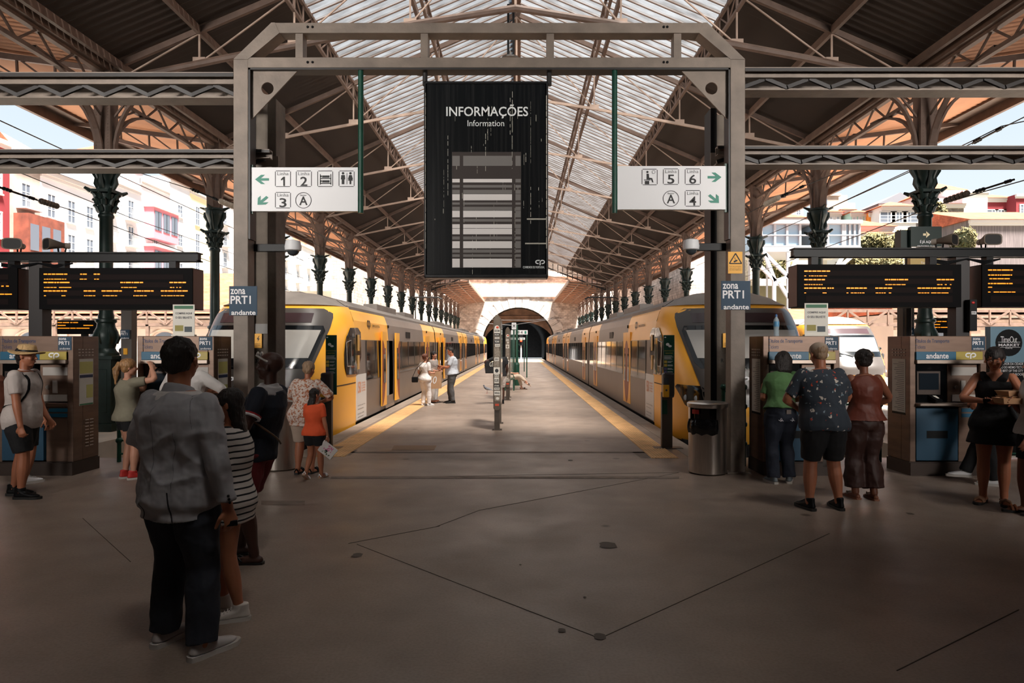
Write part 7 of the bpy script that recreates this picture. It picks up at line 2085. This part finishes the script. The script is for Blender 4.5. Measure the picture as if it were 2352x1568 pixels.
# ---- 2 girl in the striped dress
str_m = stripes_mat('black_white_stripes', (206, 198, 192), (26, 26, 30), 8.0)
B = person('child in a black and white striped long shirt with long dark hair and white sneakers', 1.47, (-1.86, 4.34), 100,
    dict(feet=((-.06, -.045, 8), (.06, .05, -4)), hands=((-.13, .05, .46), (.11, .10, .5)), head=(0, -4, 0)), 'tan', 'f', .98, 0, .0065,
    [('top', 'striped_shirt', str_m, dict(z0=.425, sleeve=.5, grow=.026, flare=.018, cuff=.042, disp=.016))],
    ('long', hair_d, .22, 1.3), ('sneaker', mat('sneaker_white', (206, 198, 190), .5), soleW), eyes=True)
# ---- 3 bald man
C = person('bald person in a navy polo with red cuffs, dark red shorts and slides, leaning back', 1.71, (-2.16, 5.47), 84,
    dict(feet=((-.06, -.03, 6), (.06, .10, 0)), pelvis=(0, .0), chest=(0, -.055), neck=(0, -.025), hands=((-.14, .08, .60), (.1, .2, .62)), elbows=(V((-.6, -1, 0)), V((.5, -1, 0))), head=(4, 4, 0)), 'dark', 'm', 1.08, .02, .0065,
    [('legs', 'shorts', redc, dict(to=.43, grow=.016, cuff=.056, disp=.02)), ('top', 'polo_shirt', navy_c, dict(z0=.475, sleeve=.36, grow=.02, flare=.012, cuff=.04, disp=.016)),
     ('top', 'polo_collar', mat('pale_grey_collar', (176, 172, 172), .8), dict(z0=.806, z1=.84, sleeve=0, grow=.014, collar=1, disp=0))],
    None, ('flip', black, soleD), eyes=True)
t, s = C
for k, (cm, g_) in enumerate(((mat('cuff_red', (170, 30, 34), .8), .0), (white, .022))):
    m = M()
    for i in (0, 1): s.limb(s.sh[i], s.el[i], s.wr[i], ARM, .315+g_, .335+g_, .0225, m, .043)
    m.pieces('sleeve_band', cm, t, world=False)
U = .0695*s.H; P_ = lambda p: s.hc*s.H+s.Rh @ (V(p)*U)
m = M(); m.tube([P_((-.7, -.15, .35)), P_((-.72, .3, .55)), P_((-.5, .75, .72))], .008, 6); m.tube([P_((.7, -.15, .35)), P_((.72, .3, .55)), P_((.5, .75, .72))], .008, 6)
for q in (-1, 1): m.ell(P_((q*.3, .72, .78)), V((.24, .06, .2))*U, s.Rh, 10)
m.build('glasses', mat('pale_glasses', (190, 186, 180), .2), t, world=False)
th = thing('shoulder_strap', 'thin brown cross body strap on the bald person in navy', 'strap', t.location, t.rotation_euler.z)
m = M(); pts = []
for k in range(13):
    a = k/12*math.pi; z_ = .79-.24*k/12; q = s.spine(z_)*s.H; rx = (lerp_tab(T_RX['m'], z_)*1.08+.033)*s.H; ry = (lerp_tab(T_RY['m'], z_)*1.08+.033)*s.H
    pts.append(q+V((rx*math.cos(a+math.pi*.6)*1.0, ry*math.sin(a+math.pi*.6)*1.05, 0)))
m.tube(pts, .008, 6); m.build('band', mat('brown_strap', (110, 86, 66), .6), th, world=False)
# ---- 4 woman in floral blouse
flo = print_mat('white_rust_floral', (214, 200, 190), [(176, 108, 72), (150, 92, 64)], 26, .42)
D4 = person('older person in a white and rust floral blouse and beige shorts', 1.53, (-2.92, 9.1), -8,
    dict(feet=((-.06, 0, 5), (.055, .03, -8)), chest=(0, .035), neck=(0, .03), hands=((-.09, .2, .63), (.09, .2, .63)), elbows=(V((-1, -.4, 0)), V((1, -.4, 0))), head=(-12, -12, 0)), 'tan', 'f', 1.24, .02, .0075,
    [('legs', 'shorts', beige_c, dict(to=.5, grow=.016, cuff=.058)), ('top', 'floral_blouse', flo, dict(z0=.43, sleeve=.5, grow=.022, flare=.02, cuff=.046))],
    ('short', hair_g), ('sandal', black, soleD))
# ---- 5 child in orange
E5 = person('small child in an orange tee and black shorts with long dark hair, walking away', 1.18, (-2.68, 8.75), -12,
    dict(feet=((-.06, -.07, 4, .03, 35), (.05, .07, -6)), hands=((-.12, .06, .46), (.15, .03, .46)), head=(-25, 0, 0)), 'tan', 'f', 1.05, 0, .0075,
    [('legs', 'shorts', blk_c, dict(to=.30, grow=.016, cuff=.064)), ('top', 'orange_tee', cloth('orange_cotton', (236, 92, 48)), dict(z0=.485, sleeve=.36, grow=.02, cuff=.04))],
    ('long', hair_d, .2), ('sandal', white, mat('sandal_sole', (170, 140, 120), .7)))
# ---- 6 blonde woman raising a hand
person('blonde person with a ponytail, khaki top and black shorts, hand raised', 1.57, (-5.12, 8.75), -42,
    dict(feet=((-.05, 0, 5), (.05, .03, -5)), hands=((-.03, .19, .86), (.08, .16, .93)), elbows=(V((-.5, -.3, -1)), V((1, .3, -.6))), head=(-10, -2, 0)), 'fair', 'f', 1.05, 0, .008,
    [('legs', 'shorts', blk_c, dict(to=.22, grow=.014, cuff=.064)), ('top', 'khaki_top', cloth('khaki_cotton', (128, 122, 104)), dict(z0=.49, sleeve=.34, grow=.022, cuff=.042))],
    ('pony', hair_b, .17), ('sneaker', mat('red_sneaker', (190, 48, 44), .5), soleW))
# ---- 7 man with cap far behind the left machines
person('person in a teal tee and black cap standing on the far left platform', 1.72, (-10.05, 17), -70,
    dict(hands=((-.12, .08, .52), (.13, .04, .48)), head=(0, 0, 0)), 'tan', 'm', 1.05, 0, .009,
    [('legs', 'shorts', blk_c, dict(to=.5, cuff=.055)), ('top', 'teal_tee', cloth('teal_cotton', (74, 96, 96)), dict(z0=.48, sleeve=.33)), ('cap', 'cap', black, dict(visor=.9, disp=0))],
    ('crop', hair_d), ('shoe', black, soleD), z=-.03)
# ---- 8 man in straw hat
F8 = person('person in a straw hat, white polo and black shorts carrying a brown backpack', 1.75, (-5.73, 7.72), -84,
    dict(feet=((-.05, -.08, 4), (.06, .03, -4)), chest=(0, .01), hands=((-.12, .1, .5), (.13, .07, .47)), elbows=(V((-.3, -1, 0)), V((.4, -1, 0))), head=(0, -4, 0)), 'tan', 'm', 1.1, .012, .0068,
    [('legs', 'shorts', blk_c, dict(to=.46, grow=.018, cuff=.062)), ('top', 'white_polo', cloth('warm_white_polo', (200, 188, 182)), dict(z0=.455, sleeve=.36, grow=.018, cuff=.043, collar=1, flare=.024)), ('straw', 'straw_hat', mat('straw', (204, 168, 118), .8, 0, .25, 60), {})],
    ('crop', hair_d), ('shoe', black, soleD), eyes=True, hands=((None, None, .9), (None, None, 1.1)))
def backpack(ts, lab, col, w_=.30, h_=.46, d_=.2, z_=.68):
    t, s = ts; th = thing('backpack', lab, 'backpack', t.location, t.rotation_euler.z); c = s.spine(z_)*s.H+V((0, -(lerp_tab(T_RY['m'], z_)*s.fat+.03)*s.H-d_/2, -.01))
    m = M(); m.ell(c, (w_/2, d_/2*1.15, h_/2), n=20); m.box(c.x-w_*.36, c.x+w_*.36, c.y-d_*.4, c.y+d_*.45, c.z-h_*.42, c.z+h_*.36)
    remesh(m.build('bag', col, th, world=False), .011, 4, .02, .12)
    m = M(); m.ell(c+V((0, -d_*.42, -h_*.14)), (w_*.36, d_*.25, h_*.24), n=16); remesh(m.build('pocket', col, th, world=False), .011, 3)
    for q in (-1, 1):
        m = M(); y0 = (lerp_tab(T_RY['m'], .74)*s.fat+.03)*s.H; x = q*.07*s.H*1.0
        b0 = s.spine(.74)*s.H
        tp = [ch_ for ch_ in t.children if ch_.name.startswith('white_polo')][0]
        P_ = [b0+V((x, -y0, .02)), b0+V((x, -.02, .14)), b0+V((x*1.05, y0*.8, .08)), b0+V((x*1.25, y0*1.0, -.06)), b0+V((x*1.6, y0*.4, -.2)), b0+V((x*1.4, -y0*.9, -.24))]
        Q_ = []
        for k in range(25): u = k/24*5; i = min(int(u), 4); Q_.append(P_[i].lerp(P_[i+1], u-i))
        vs = []
        for p in Q_: vs += [p-V((.016, 0, 0)), p+V((.016, 0, 0))]
        m.add(vs, [(2*k, 2*k+1, 2*k+3, 2*k+2) for k in range(24)])
        o = m.build('strap', black, th, world=False); sw = o.modifiers.new('w', 'SHRINKWRAP'); sw.target = tp; sw.wrap_method = 'NEAREST_SURFACEPOINT'; sw.wrap_mode = 'ABOVE_SURFACE'; sw.offset = .006
        so_ = o.modifiers.new('s', 'SOLIDIFY'); so_.thickness = .006
backpack(F8, 'brown rounded backpack on the back of the person in the straw hat', cloth('brown_canvas', (128, 76, 56)))
# ---- 9 person behind the straw hat
G9 = person('sleeveless person with a tanned arm holding a phone behind the one in the straw hat', 1.68, (-6.28, 8.5), -25,
    dict(feet=((-.06, 0, 0), (.05, -.02, -6)), hands=((-.12, .1, .5), (.155, .07, .475)), elbows=(V((-.3, -1, 0)), V((1, -.8, 0)))), 'tan', 'm', 1.12, 0, .0075,
    [('legs', 'shorts', blk_c, dict(to=.5, cuff=.058)), ('top', 'grey_vest', cloth('grey_vest', (150, 146, 142)), dict(z0=.47, sleeve=0, grow=.016))], ('crop', hair_d), ('sneaker', white, soleW))
held_phone(G9, 1, 'black phone held at the hip by the sleeveless person', d=(.2, 1, .1))
# ---- 10 person at the machine behind the suit
person('person in a loose white shirt at the machine, hidden by the man in grey', 1.70, (-4.15, 8.35), -5,
    dict(hands=((-.1, .16, .66), (.12, .16, .68)), elbows=(V((-1, -.5, 0)), V((1, -.5, 0)))), 'tan', 'm', 1.15, 0, .009,
    [('legs', 'trousers', trou, dict(cuff=.042)), ('top', 'white_shirt', wht_c, dict(z0=.46, sleeve=.6, grow=.024, cuff=.042))], ('crop', hair_d), ('shoe', black, soleD))
# ---- 11-13 group on the platform
person('person all in white with red brown hair tied up, back turned, on the tactile strip', 1.50, (-2.72, 19.3), -38,
    dict(feet=((-.05, 0, 5), (.06, .05, -6)), hands=((-.12, .08, .55), (.08, .15, .63)), head=(-6, 0, 0)), 'fair', 'f', 1.12, 0, .009,
    [('legs', 'white_trousers', cloth('bright_white', (232, 226, 224)), dict(grow=.014, cuff=.04)), ('top', 'white_blouse', cloth('bright_white', (0, 0, 0)), dict(z0=.48, sleeve=.4, grow=.02, cuff=.042))], ('bun', hair_r), ('sneaker', white, soleW))
def strap_bag(x, y, z_, w_, h_, lab, col, top, rz=0, d_=.08, nm='shoulder_bag'):
    th = thing(nm, lab, 'bag', (x, y, z_), rz)
    m = M(); m.box(-w_/2, w_/2, -d_/2, d_/2, 0, h_); o = m.build('bag', col, th, world=False, bevel=.02)
    m = M(); m.tube([(-w_*.4, 0, h_*.9), top, (w_*.4, 0, h_*.9)] if len(top) == 3 and not isinstance(top[0], tuple) else [(-w_*.4, 0, h_*.9)]+list(top)+[(w_*.4, 0, h_*.9)], .008, 6); m.build('strap', col, th, world=False)
    return th
strap_bag(PX(953, 19.2), 19.2, PZ(878, 19.2), .18, .16, 'small black cross body bag on the person all in white', black, ((.05, -.06, .4), (.3, -.12, .62), (.42, 0, .72)))
person('person with long dark hair, grey blouse and white trousers turned to the man', 1.56, (-2.63, 20.5), -118,
    dict(feet=((-.05, 0, 0), (.06, .02, 0)), hands=((-.08, .15, .66), (.06, .15, .62)), head=(0, 0, 0)), 'fair', 'f', 1.0, 0, .0085,
    [('legs', 'wide_trousers', wht_c, dict(grow=.016, cuff=.052)), ('top', 'grey_blouse', cloth('grey_blouse', (168, 158, 152), var=.3, scale=40), dict(z0=.49, sleeve=.7, grow=.018, cuff=.036))], ('long', hair_d, .16), ('sandal', mat('tan_leather', (150, 90, 60), .6), soleD), eyes=True)
th = thing('paper_bag', 'large brown paper shopping bag with white lettering held between the two women', 'bag', (PX(998, 20), 20, PZ(893, 20)), R(-8))
m = M(); m.prism([(-.2, 0), (.2, .02), (.21, .53), (-.19, .5)], -.07, .07); m.build('bag', mat('kraft_paper', (188, 150, 116), .8, 0, .15, 6), th, world=False)
m = M(); m.text('50', (-.17, -.073, .16), FX, FZ, .26, .22, bold=.005, shear=.2); m.build('lettering', white, th, world=False)
m = M(); m.tube([(-.1, 0, .51), (-.05, 0, .62), (.08, 0, .62), (.1, 0, .52)], .006, 6); m.build('handle', mat('kraft_paper', (0, 0, 0)), th, world=False)
I13 = person('person in a grey blue short sleeved shirt and charcoal trousers looking at a phone', 1.68, (-2.02, 20.2), 96,
    dict(feet=((-.06, -.01, 6), (.06, .03, 0)), hands=((-.05, .2, .66), (.07, .2, .63)), elbows=(V((-.6, -1, 0)), V((.6, -1, 0))), head=(0, -24, 0)), 'tan', 'm', 1.14, .02, .0085,
    [('legs', 'trousers', cloth('charcoal', (74, 72, 72)), dict(grow=.014, cuff=.042)), ('top', 'short_sleeved_shirt', cloth('pale_blue_grey_shirt', (178, 182, 190)), dict(z0=.515, sleeve=.42, grow=.02, cuff=.044, collar=1))], ('crop', hair_d), ('shoe', black, soleD), eyes=True)
held_phone(I13, 0, 'black phone in the hands of the one in the grey blue shirt', d=(0, 1, .4))
# ---- 14 person behind the poster case
person('person in white shorts hidden by the poster case, a black bag on the bent arm', 1.68, (-.58, 19.9), 8,
    dict(hands=((-.2, .05, .63), (.12, .06, .5)), elbows=(V((-1, -.3, .2)), V((.4, -1, 0))), feet=((-.05, 0, 0), (.06, .05, 0))), 'dark', 'm', 1.0, 0, .009,
    [('legs', 'white_shorts', wht_c, dict(to=.48, cuff=.056)), ('top', 'dark_tee', blk_c, dict(z0=.49, sleeve=.33))], ('crop', hair_d), ('shoe', black, soleD))
th = thing('black_bag', 'black bag with pale print carried beside the poster case', 'bag', (PX(1123, 19.6), 19.6, PZ(857, 19.6)))
m = M(); m.prism([(-.1, 0), (.14, .0), (.15, .33), (-.06, .36), (-.13, .25)], -.06, .06); m.build('bag', blk_c, th, world=False, bevel=.01)
m = M(); m.text('G3', (.02, -.064, .2), FX, FZ, .1, .12); m.build('print', paper, th, world=False)
# ---- 15 seated legs
person('seated person in cream trousers with crossed legs on the green bench', 1.68, (-.42, 26.4), -92,
    dict(pz=.29, feet=((-.04, .30, 0), (.02, .42, 0, .13, 30)), hands=((-.05, .14, .36), (.07, .16, .38)), chest=(0, -.02)), 'fair', 'f', 1.0, 0, .009,
    [('legs', 'cream_trousers', cloth('cream_cotton', (206, 186, 166)), dict(to=.9, cuff=.036)), ('top', 'cream_top', cloth('cream_cotton', (0, 0, 0)), dict(z0=.5, sleeve=.4))], ('short', hair_g), ('sandal', black, mat('sandal_sole', (0, 0, 0))))
# ---- 16 woman in green
J16 = person('person with a dark bob in a green tee and dark jeans at the machine', 1.68, (3.32, 8.5), 6,
    dict(feet=((-.062, 0, 4), (.062, .0, -28)), pelvis=(.0, 0), chest=(.02, .04), neck=(.03, .035), hands=((-.05, .2, .70), (.13, .15, .60)), elbows=(V((-.4, -.3, -1)), V((1, -1, 0))), head=(-14, -14, 6)), 'tan', 'f', 1.12, 0, .0072,
    [('legs', 'jeans', jean, dict(grow=.013, cuff=.046, disp=.02)), ('top', 'green_tee', cloth('green_cotton', (86, 124, 76)), dict(z0=.555, sleeve=.42, grow=.022, flare=.014, cuff=.043, disp=.022))], ('bob', hair_d, .09, 1.3), ('shoe', mat('grey_blue_shoe', (120, 130, 136), .6), soleW))
t, s = J16
m = M(); m.box(-.01, .05, -.155, -.125, .53*s.H, .56*s.H); m.build('belt_pouch', mat('taupe_pouch', (112, 100, 94), .7), t, world=False)
m = M()
for q in (-.075, .075): m.tube([(q-.03, -.138, .485*s.H), (q, -.141, .475*s.H), (q+.015, -.142, .49*s.H), (q, -.142, .5*s.H), (q-.008, -.141, .485*s.H), (q+.03, -.138, .478*s.H)], .003, 6)
m.pieces('pocket_stitching', white, t, world=False)
# ---- 17 man in dark floral shirt
trop = print_mat('dark_shirt_with_flowers', (52, 60, 70), [(206, 196, 186), (206, 78, 50), (130, 150, 160)], 11, .17)
K17 = person('tall person in a dark floral shirt, black shorts and a beige cap', 1.78, (3.24, 7.12), 6,
    dict(feet=((-.088, .01, 8), (.092, -.0, -6)), chest=(0, .015), neck=(0, .03), hands=((-.09, .17, .60), (.1, .17, .60)), elbows=(V((-1, -.5, 0)), V((1, -.5, 0))), head=(0, -14, 0)), 'tan', 'm', 1.24, .03, .0068,
    [('legs', 'shorts', blk_c, dict(to=.47, grow=.018, cuff=.062)), ('top', 'floral_shirt', trop, dict(z0=.475, sleeve=.44, grow=.024, flare=.018, cuff=.052, disp=.022, dscale=.13)), ('cap', 'cap', cloth('beige_cap', (178, 158, 140)), dict(disp=0))], ('crop', hair_g), ('sneaker', black, soleD), headf=1.05)
# ---- 18 woman in brown
br_c = cloth('rust_brown_satin', (104, 46, 30), rough=.55)
L18 = person('person in a rust brown sleeveless top and wide trousers, dark bun with a clip', 1.70, (3.92, 7.62), 2,
    dict(feet=((-.05, .02, 4), (.055, -.02, -6)), hands=((-.07, .18, .62), (.12, .15, .6)), elbows=(V((-.6, -1, 0)), V((1, -.6, 0))), head=(6, -4, 0)), 'brown', 'f', 1.16, 0, .0072,
    [('legs', 'wide_trousers', cloth('dark_brown_satin', (58, 32, 26), rough=.6), dict(to=.93, grow=.018, cuff=.068, disp=.024)), ('top', 'halter_top', br_c, dict(z0=.53, sleeve=0, grow=.016, flare=.016, disp=.018))], ('bun', hair_d), ('flip', mat('flip_tan', (170, 150, 130), .6), mat('flip_sole', (150, 100, 76), .7)))
t, s = L18; U = .0695*s.H; P_ = lambda p: s.hc*s.H+s.Rh @ (V(p)*U)
m = M(); m.tube([P_((.15, -1.1, .75)), P_((.4, -1.1, .5)), P_((.35, -1.2, .3)), P_((.1, -1.3, .25))], .006, 6); m.build('hair_clip', mat('gold_clip', (206, 180, 140), .3, .6), t, world=False)
# ---- 19 walking man far right
person('person in a black polo, beige shorts and dark cap walking on the far right platform', 1.66, (15.55, 29), -65,
    dict(feet=((-.05, -.12, 0, .03, 30), (.05, .12, 0)), hands=((-.15, .12, .52), (.15, -.06, .5))), 'tan', 'm', 1.1, 0, .009,
    [('legs', 'beige_shorts', beige_c, dict(to=.47, cuff=.056)), ('top', 'black_polo', blk_c, dict(z0=.49, sleeve=.4)), ('cap', 'cap', black, dict(visor=.9, disp=0))], ('crop', hair_d), ('sneaker', white, soleW))
strap_bag(PX(1992, 29), 28.9, PZ(837, 29), .32, .35, 'grey shopping bag carried by the one in the black polo', mat('grey_green_bag', (140, 146, 136), .7), (0, 0, .5))
# ---- 20 woman in black dress
N20 = person('person in a sleeveless black dress looking down at a phone', 1.73, (5.28, 7.45), 142,
    dict(feet=((-.05, .02, 10), (.06, .03, -12)), hands=((-.035, .16, .655), (.045, .16, .66)), elbows=(V((-1, -.6, 0)), V((1, -.6, 0))), head=(2, -20, 0)), 'tan', 'f', 1.08, 0, .0066,
    [('skirt', 'dress_skirt', blk_c, dict(z0=.38, grow=.014, flare=.06, disp=.010)), ('top', 'dress_top', blk_c, dict(z0=.55, z1=.785, sleeve=0, grow=.014, flare=0))], ('long', hair_d, .06), ('sandal', mat('sandal_tan', (150, 110, 84), .6), soleD), eyes=True, hands=((None, (0, .2, 1), .7), (None, (0, .2, 1), .7)))
t, s = N20
for q in (-1, 1):
    m = M(); b0 = s.spine(.79)*s.H
    m.capsule([b0+V((q*.035, .085, -.05)), b0+V((q*.085, .075, .02)), b0+V((q*.105, .0, .075)), b0+V((q*.09, -.06, .03)), b0+V((q*.06, -.085, -.06))], [.05, .042, .034, .045, .055], 12, (1, 0, 0), .55)
    remesh(m.build('dress_strap', blk_c, t, world=False), .009, 2)
held_phone(N20, 0, 'dark phone held in both hands by the one in the black dress', off=(.03, .02, .01), d=(.0, 1, .5))
strap_bag(5.0+.64, 7.42, .84, .26, .3, 'cream quilted tote bag on the shoulder of the one in the black dress', cloth('cream_quilted', (176, 168, 160)), ((-.12, -.04, .52), (-.1, 0, .6)), R(20), .1, 'tote_bag')
for k, (x, y, z_, lab) in enumerate(((5.2, 7.08, 1.16, 'lower kraft food box in front of the black dress'), (5.19, 7.08, 1.215, 'upper kraft food box stacked on the lower one'))):
    th = thing('food_box', lab, 'food box', (x, y, z_), R(8))
    m = M(); m.loft([[(sx_*a, sy_*b_, c_) for sx_, sy_ in ((-1, -1), (1, -1), (1, 1), (-1, 1))] for a, b_, c_ in ((.09, .07, 0), (.11, .085, .05))]); m.build('tray', mat('kraft_box', (178, 136, 100), .8), th, world=False)
    m = M(); m.box(-.113, .113, -.088, .088, .046, .053); m.build('lid', mat('kraft_lid', (196, 156, 118), .8), th, world=False)
# ---- 21 person cut by the right edge
O21 = person('person in a white top cut by the right edge holding a food tray', 1.66, (5.34, 6.92), 78,
    dict(feet=((-.05, -.02, 0), (.05, .04, 0)), hands=((-.13, .13, .42), (.03, .12, .69)), elbows=(V((-.3, -1, 0)), V((.8, -1, 0)))), 'brown', 'f', 1.1, 0, .0075,
    [('legs', 'dark_shorts', blk_c, dict(to=.4, cuff=.06)), ('top', 'white_top', wht_c, dict(z0=.5, sleeve=.3, grow=.02))], ('long', hair_d, .1), ('sandal', mat('tan_leather', (0, 0, 0)), soleD))
th = thing('food_tray', 'open kraft food tray held at the right edge of the picture', 'food tray', (5.12, 7.0, 1.14))
m = M(); m.loft([[(sx_*a, sy_*b_, c_) for sx_, sy_ in ((-1, -1), (1, -1), (1, 1), (-1, 1))] for a, b_, c_ in ((.11, .07, 0), (.13, .09, .06), (.12, .08, .06), (.1, .065, .02))]); m.build('tray', mat('kraft_box', (0, 0, 0)), th, world=False)
m = M()
for k in range(6): m.ell((-.07+.028*k, .01*(k % 3-1), .05), (.02, .025, .02), n=8)
o = m.build('food', mat('fried_food', (176, 120, 70), .7), th, world=False)
# ---- 22 person behind the woman in black
person('person in dark trousers and white shoes hidden behind the black dress', 1.68, (5.98, 8.4), 66,
    dict(feet=((-.06, .02, 0), (.06, .2, 4)), hands=((-.1, .1, .6), (.1, .1, .6))), 'tan', 'm', 1.0, 0, .009,
    [('legs', 'trousers', blk_c, dict(cuff=.045)), ('top', 'dark_top', blk_c, dict(z0=.48, sleeve=.9))], ('crop', hair_d), ('shoe', white, soleW))
# white bag standing by the machine between the shorts of the tall man
th = thing('carrier_bag', 'limp white carrier bag hanging in front of the right machine', 'bag', (PX(1907, 8.0), 8.0, .3))
m = M(); m.loft([[(a*math.cos(q*math.pi/6)*1.0+dx, .04*math.sin(q*math.pi/6), z_) for q in range(12)] for a, dx, z_ in ((.05, -.03, 0), (.1, .01, .04), (.11, .02, .2), (.09, .0, .38), (.04, -.01, .5), (.015, 0, .62))]); m.build('bag', cloth('bag_white', (186, 182, 178)), th, world=False, smooth=50)
# child's clutch
c = loc_w(E5, E5[1].wr[1]*1.18); th = thing('clutch_bag', 'white canvas pouch with pink floral print hanging from the small child\'s hand', 'bag', (c.x, c.y-.02, c.z-.05))
m = M(); Z_ = Matrix.Rotation(R(28), 4, 'Y'); q = [(-.02, -.14), (.2, -.14), (.2, 0.03), (-.02, .03)]
m.prism([(-.11+.01, -.17), (.11, -.17), (.115, -.01), (-.11, -.01)], -.012, .012); rot = Matrix.Translation((.06, 0, -.06)) @ Matrix.Rotation(R(38), 4, 'Y')
m.build('pouch', wht_c, th, world=False, xf=rot, bevel=.006)
m = M(); rd = random.Random(2)
for k in range(26): m.ell((rd.uniform(-.05, .06), -.0135, -.07+rd.uniform(-.03, .04)), (.008, .001, .008), n=6, mi=0)
for k in range(12): m.ell((rd.uniform(-.07, .07), -.0135, -.135+rd.uniform(-.015, .015)), (.008, .001, .007), n=6, mi=1)
m.ell((0, -.0135, -.105), (.02, .001, .014), n=8, mi=2); m.build('print', [mat('print_pink', (206, 110, 150), .7), mat('print_green', (70, 96, 70), .7), ink], th, world=False, xf=rot)
m = M(); m.tube([(0, 0, .05), (-.012, 0, .0), (.0, 0, -.06)], .005, 6); m.build('loop', wht_c, th, world=False)

# ---------------------------------------------------------------- pigeon
x, y = PX(1119, 24.3), 24.3
t = thing('pigeon', 'grey pigeon standing on the platform left of the poster cases', 'pigeon', (x, y, 0))
m = M(); m.capsule([(x+.14, y, .13), (x+.05, y, .155), (x-.04, y, .18), (x-.09, y, .22), (x-.115, y, .27)], [.022, .055, .06, .04, .024], 12, (0, 1, 0), [1, .85, .85, .9, 1]); m.ell((x-.12, y, .285), (.03, .024, .026)); m.capsule([(x-.145, y, .285), (x-.17, y, .278)], [.008, .003], 6); m.capsule([(x+.1, y, .13), (x+.22, y, .10)], [.03, .03], 8, (0, 1, 0), .3)
remesh(m.build('body', mat('pigeon_grey', (104, 106, 116), .6, 0, .4, 30), t), .006, 2)
for s_ in (-1, 1):
    m = M(); m.capsule([(x-.04, y+s_*.045, .18), (x+.06, y+s_*.05, .155), (x+.16, y+s_*.03, .12)], [.035, .04, .012], 10, (0, .2, 1), .3); m.build('wing', mat('pigeon_wing', (146, 148, 154), .6, 0, .6, 20), t, smooth=60)
    m = M(); m.tube([(x+.0, y+s_*.025, .12), (x+.0, y+s_*.025, .01)], .006, 6); m.tube([(x-.04, y+s_*.025, .006), (x+.02, y+s_*.025, .006)], .006, 6); m.build('leg', mat('pigeon_leg', (160, 80, 70), .6), t)

# ================================================================ repeats of one kind share a group
GROUPS = {'ticket_machine': 'ticket machines along the concourse edge', 'departure_board': 'departure boards with amber text', 'litter_bin': 'steel litter bins at the gantry legs',
          'lattice_beam': 'lattice beams running out from the gantry', 'ticket_validator': 'ticket validators at the platform end', 'zone_sign': 'slate blue zone signs',
          'poster_case': 'sticker covered poster cases', 'hillside_house': 'houses on the right hillside', 'bush': 'bushes on the hillside', 'roof_purlin': 'purlins along the nave roof',
          'overhead_wire': 'overhead wires', 'horn_loudspeaker': 'horn loudspeakers on the black beams', 'railing': 'green tube railings behind the machines', 'commuter_train': 'yellow and grey trains',
          'direction_sign': 'white direction signs on the gantry', 'paper_poster': 'posters on top of the ticket machines', 'security_camera': 'dome cameras on the gantry', 'railway_track': 'railway tracks',
          'tactile_strip': 'tactile strips along the platform', 'glazing_bars': 'bars of the skylight', 'lattice_girder': 'girders on the column rows', 'high_voltage_sign': 'high voltage plates',
          'concrete_post': 'posts behind the gantry legs', 'board_support': 'black supports of the departure boards', 'square_post': 'square posts beyond the machines', 'station_annex': 'low station wings',
          'terrace_wall': 'granite terrace walls', 'canopy_framing': 'framing of the end canopies', 'food_box': 'stacked kraft food boxes', 'hanging_sign': 'white signs before the tunnel', 'lattice_canopy': 'lattice footbridges'}
for o_ in bpy.data.objects:
    b_ = o_.name.split('.')[0]
    if o_.parent is None and b_ in GROUPS and 'group' not in o_ and 'label' in o_: o_['group'] = GROUPS[b_]
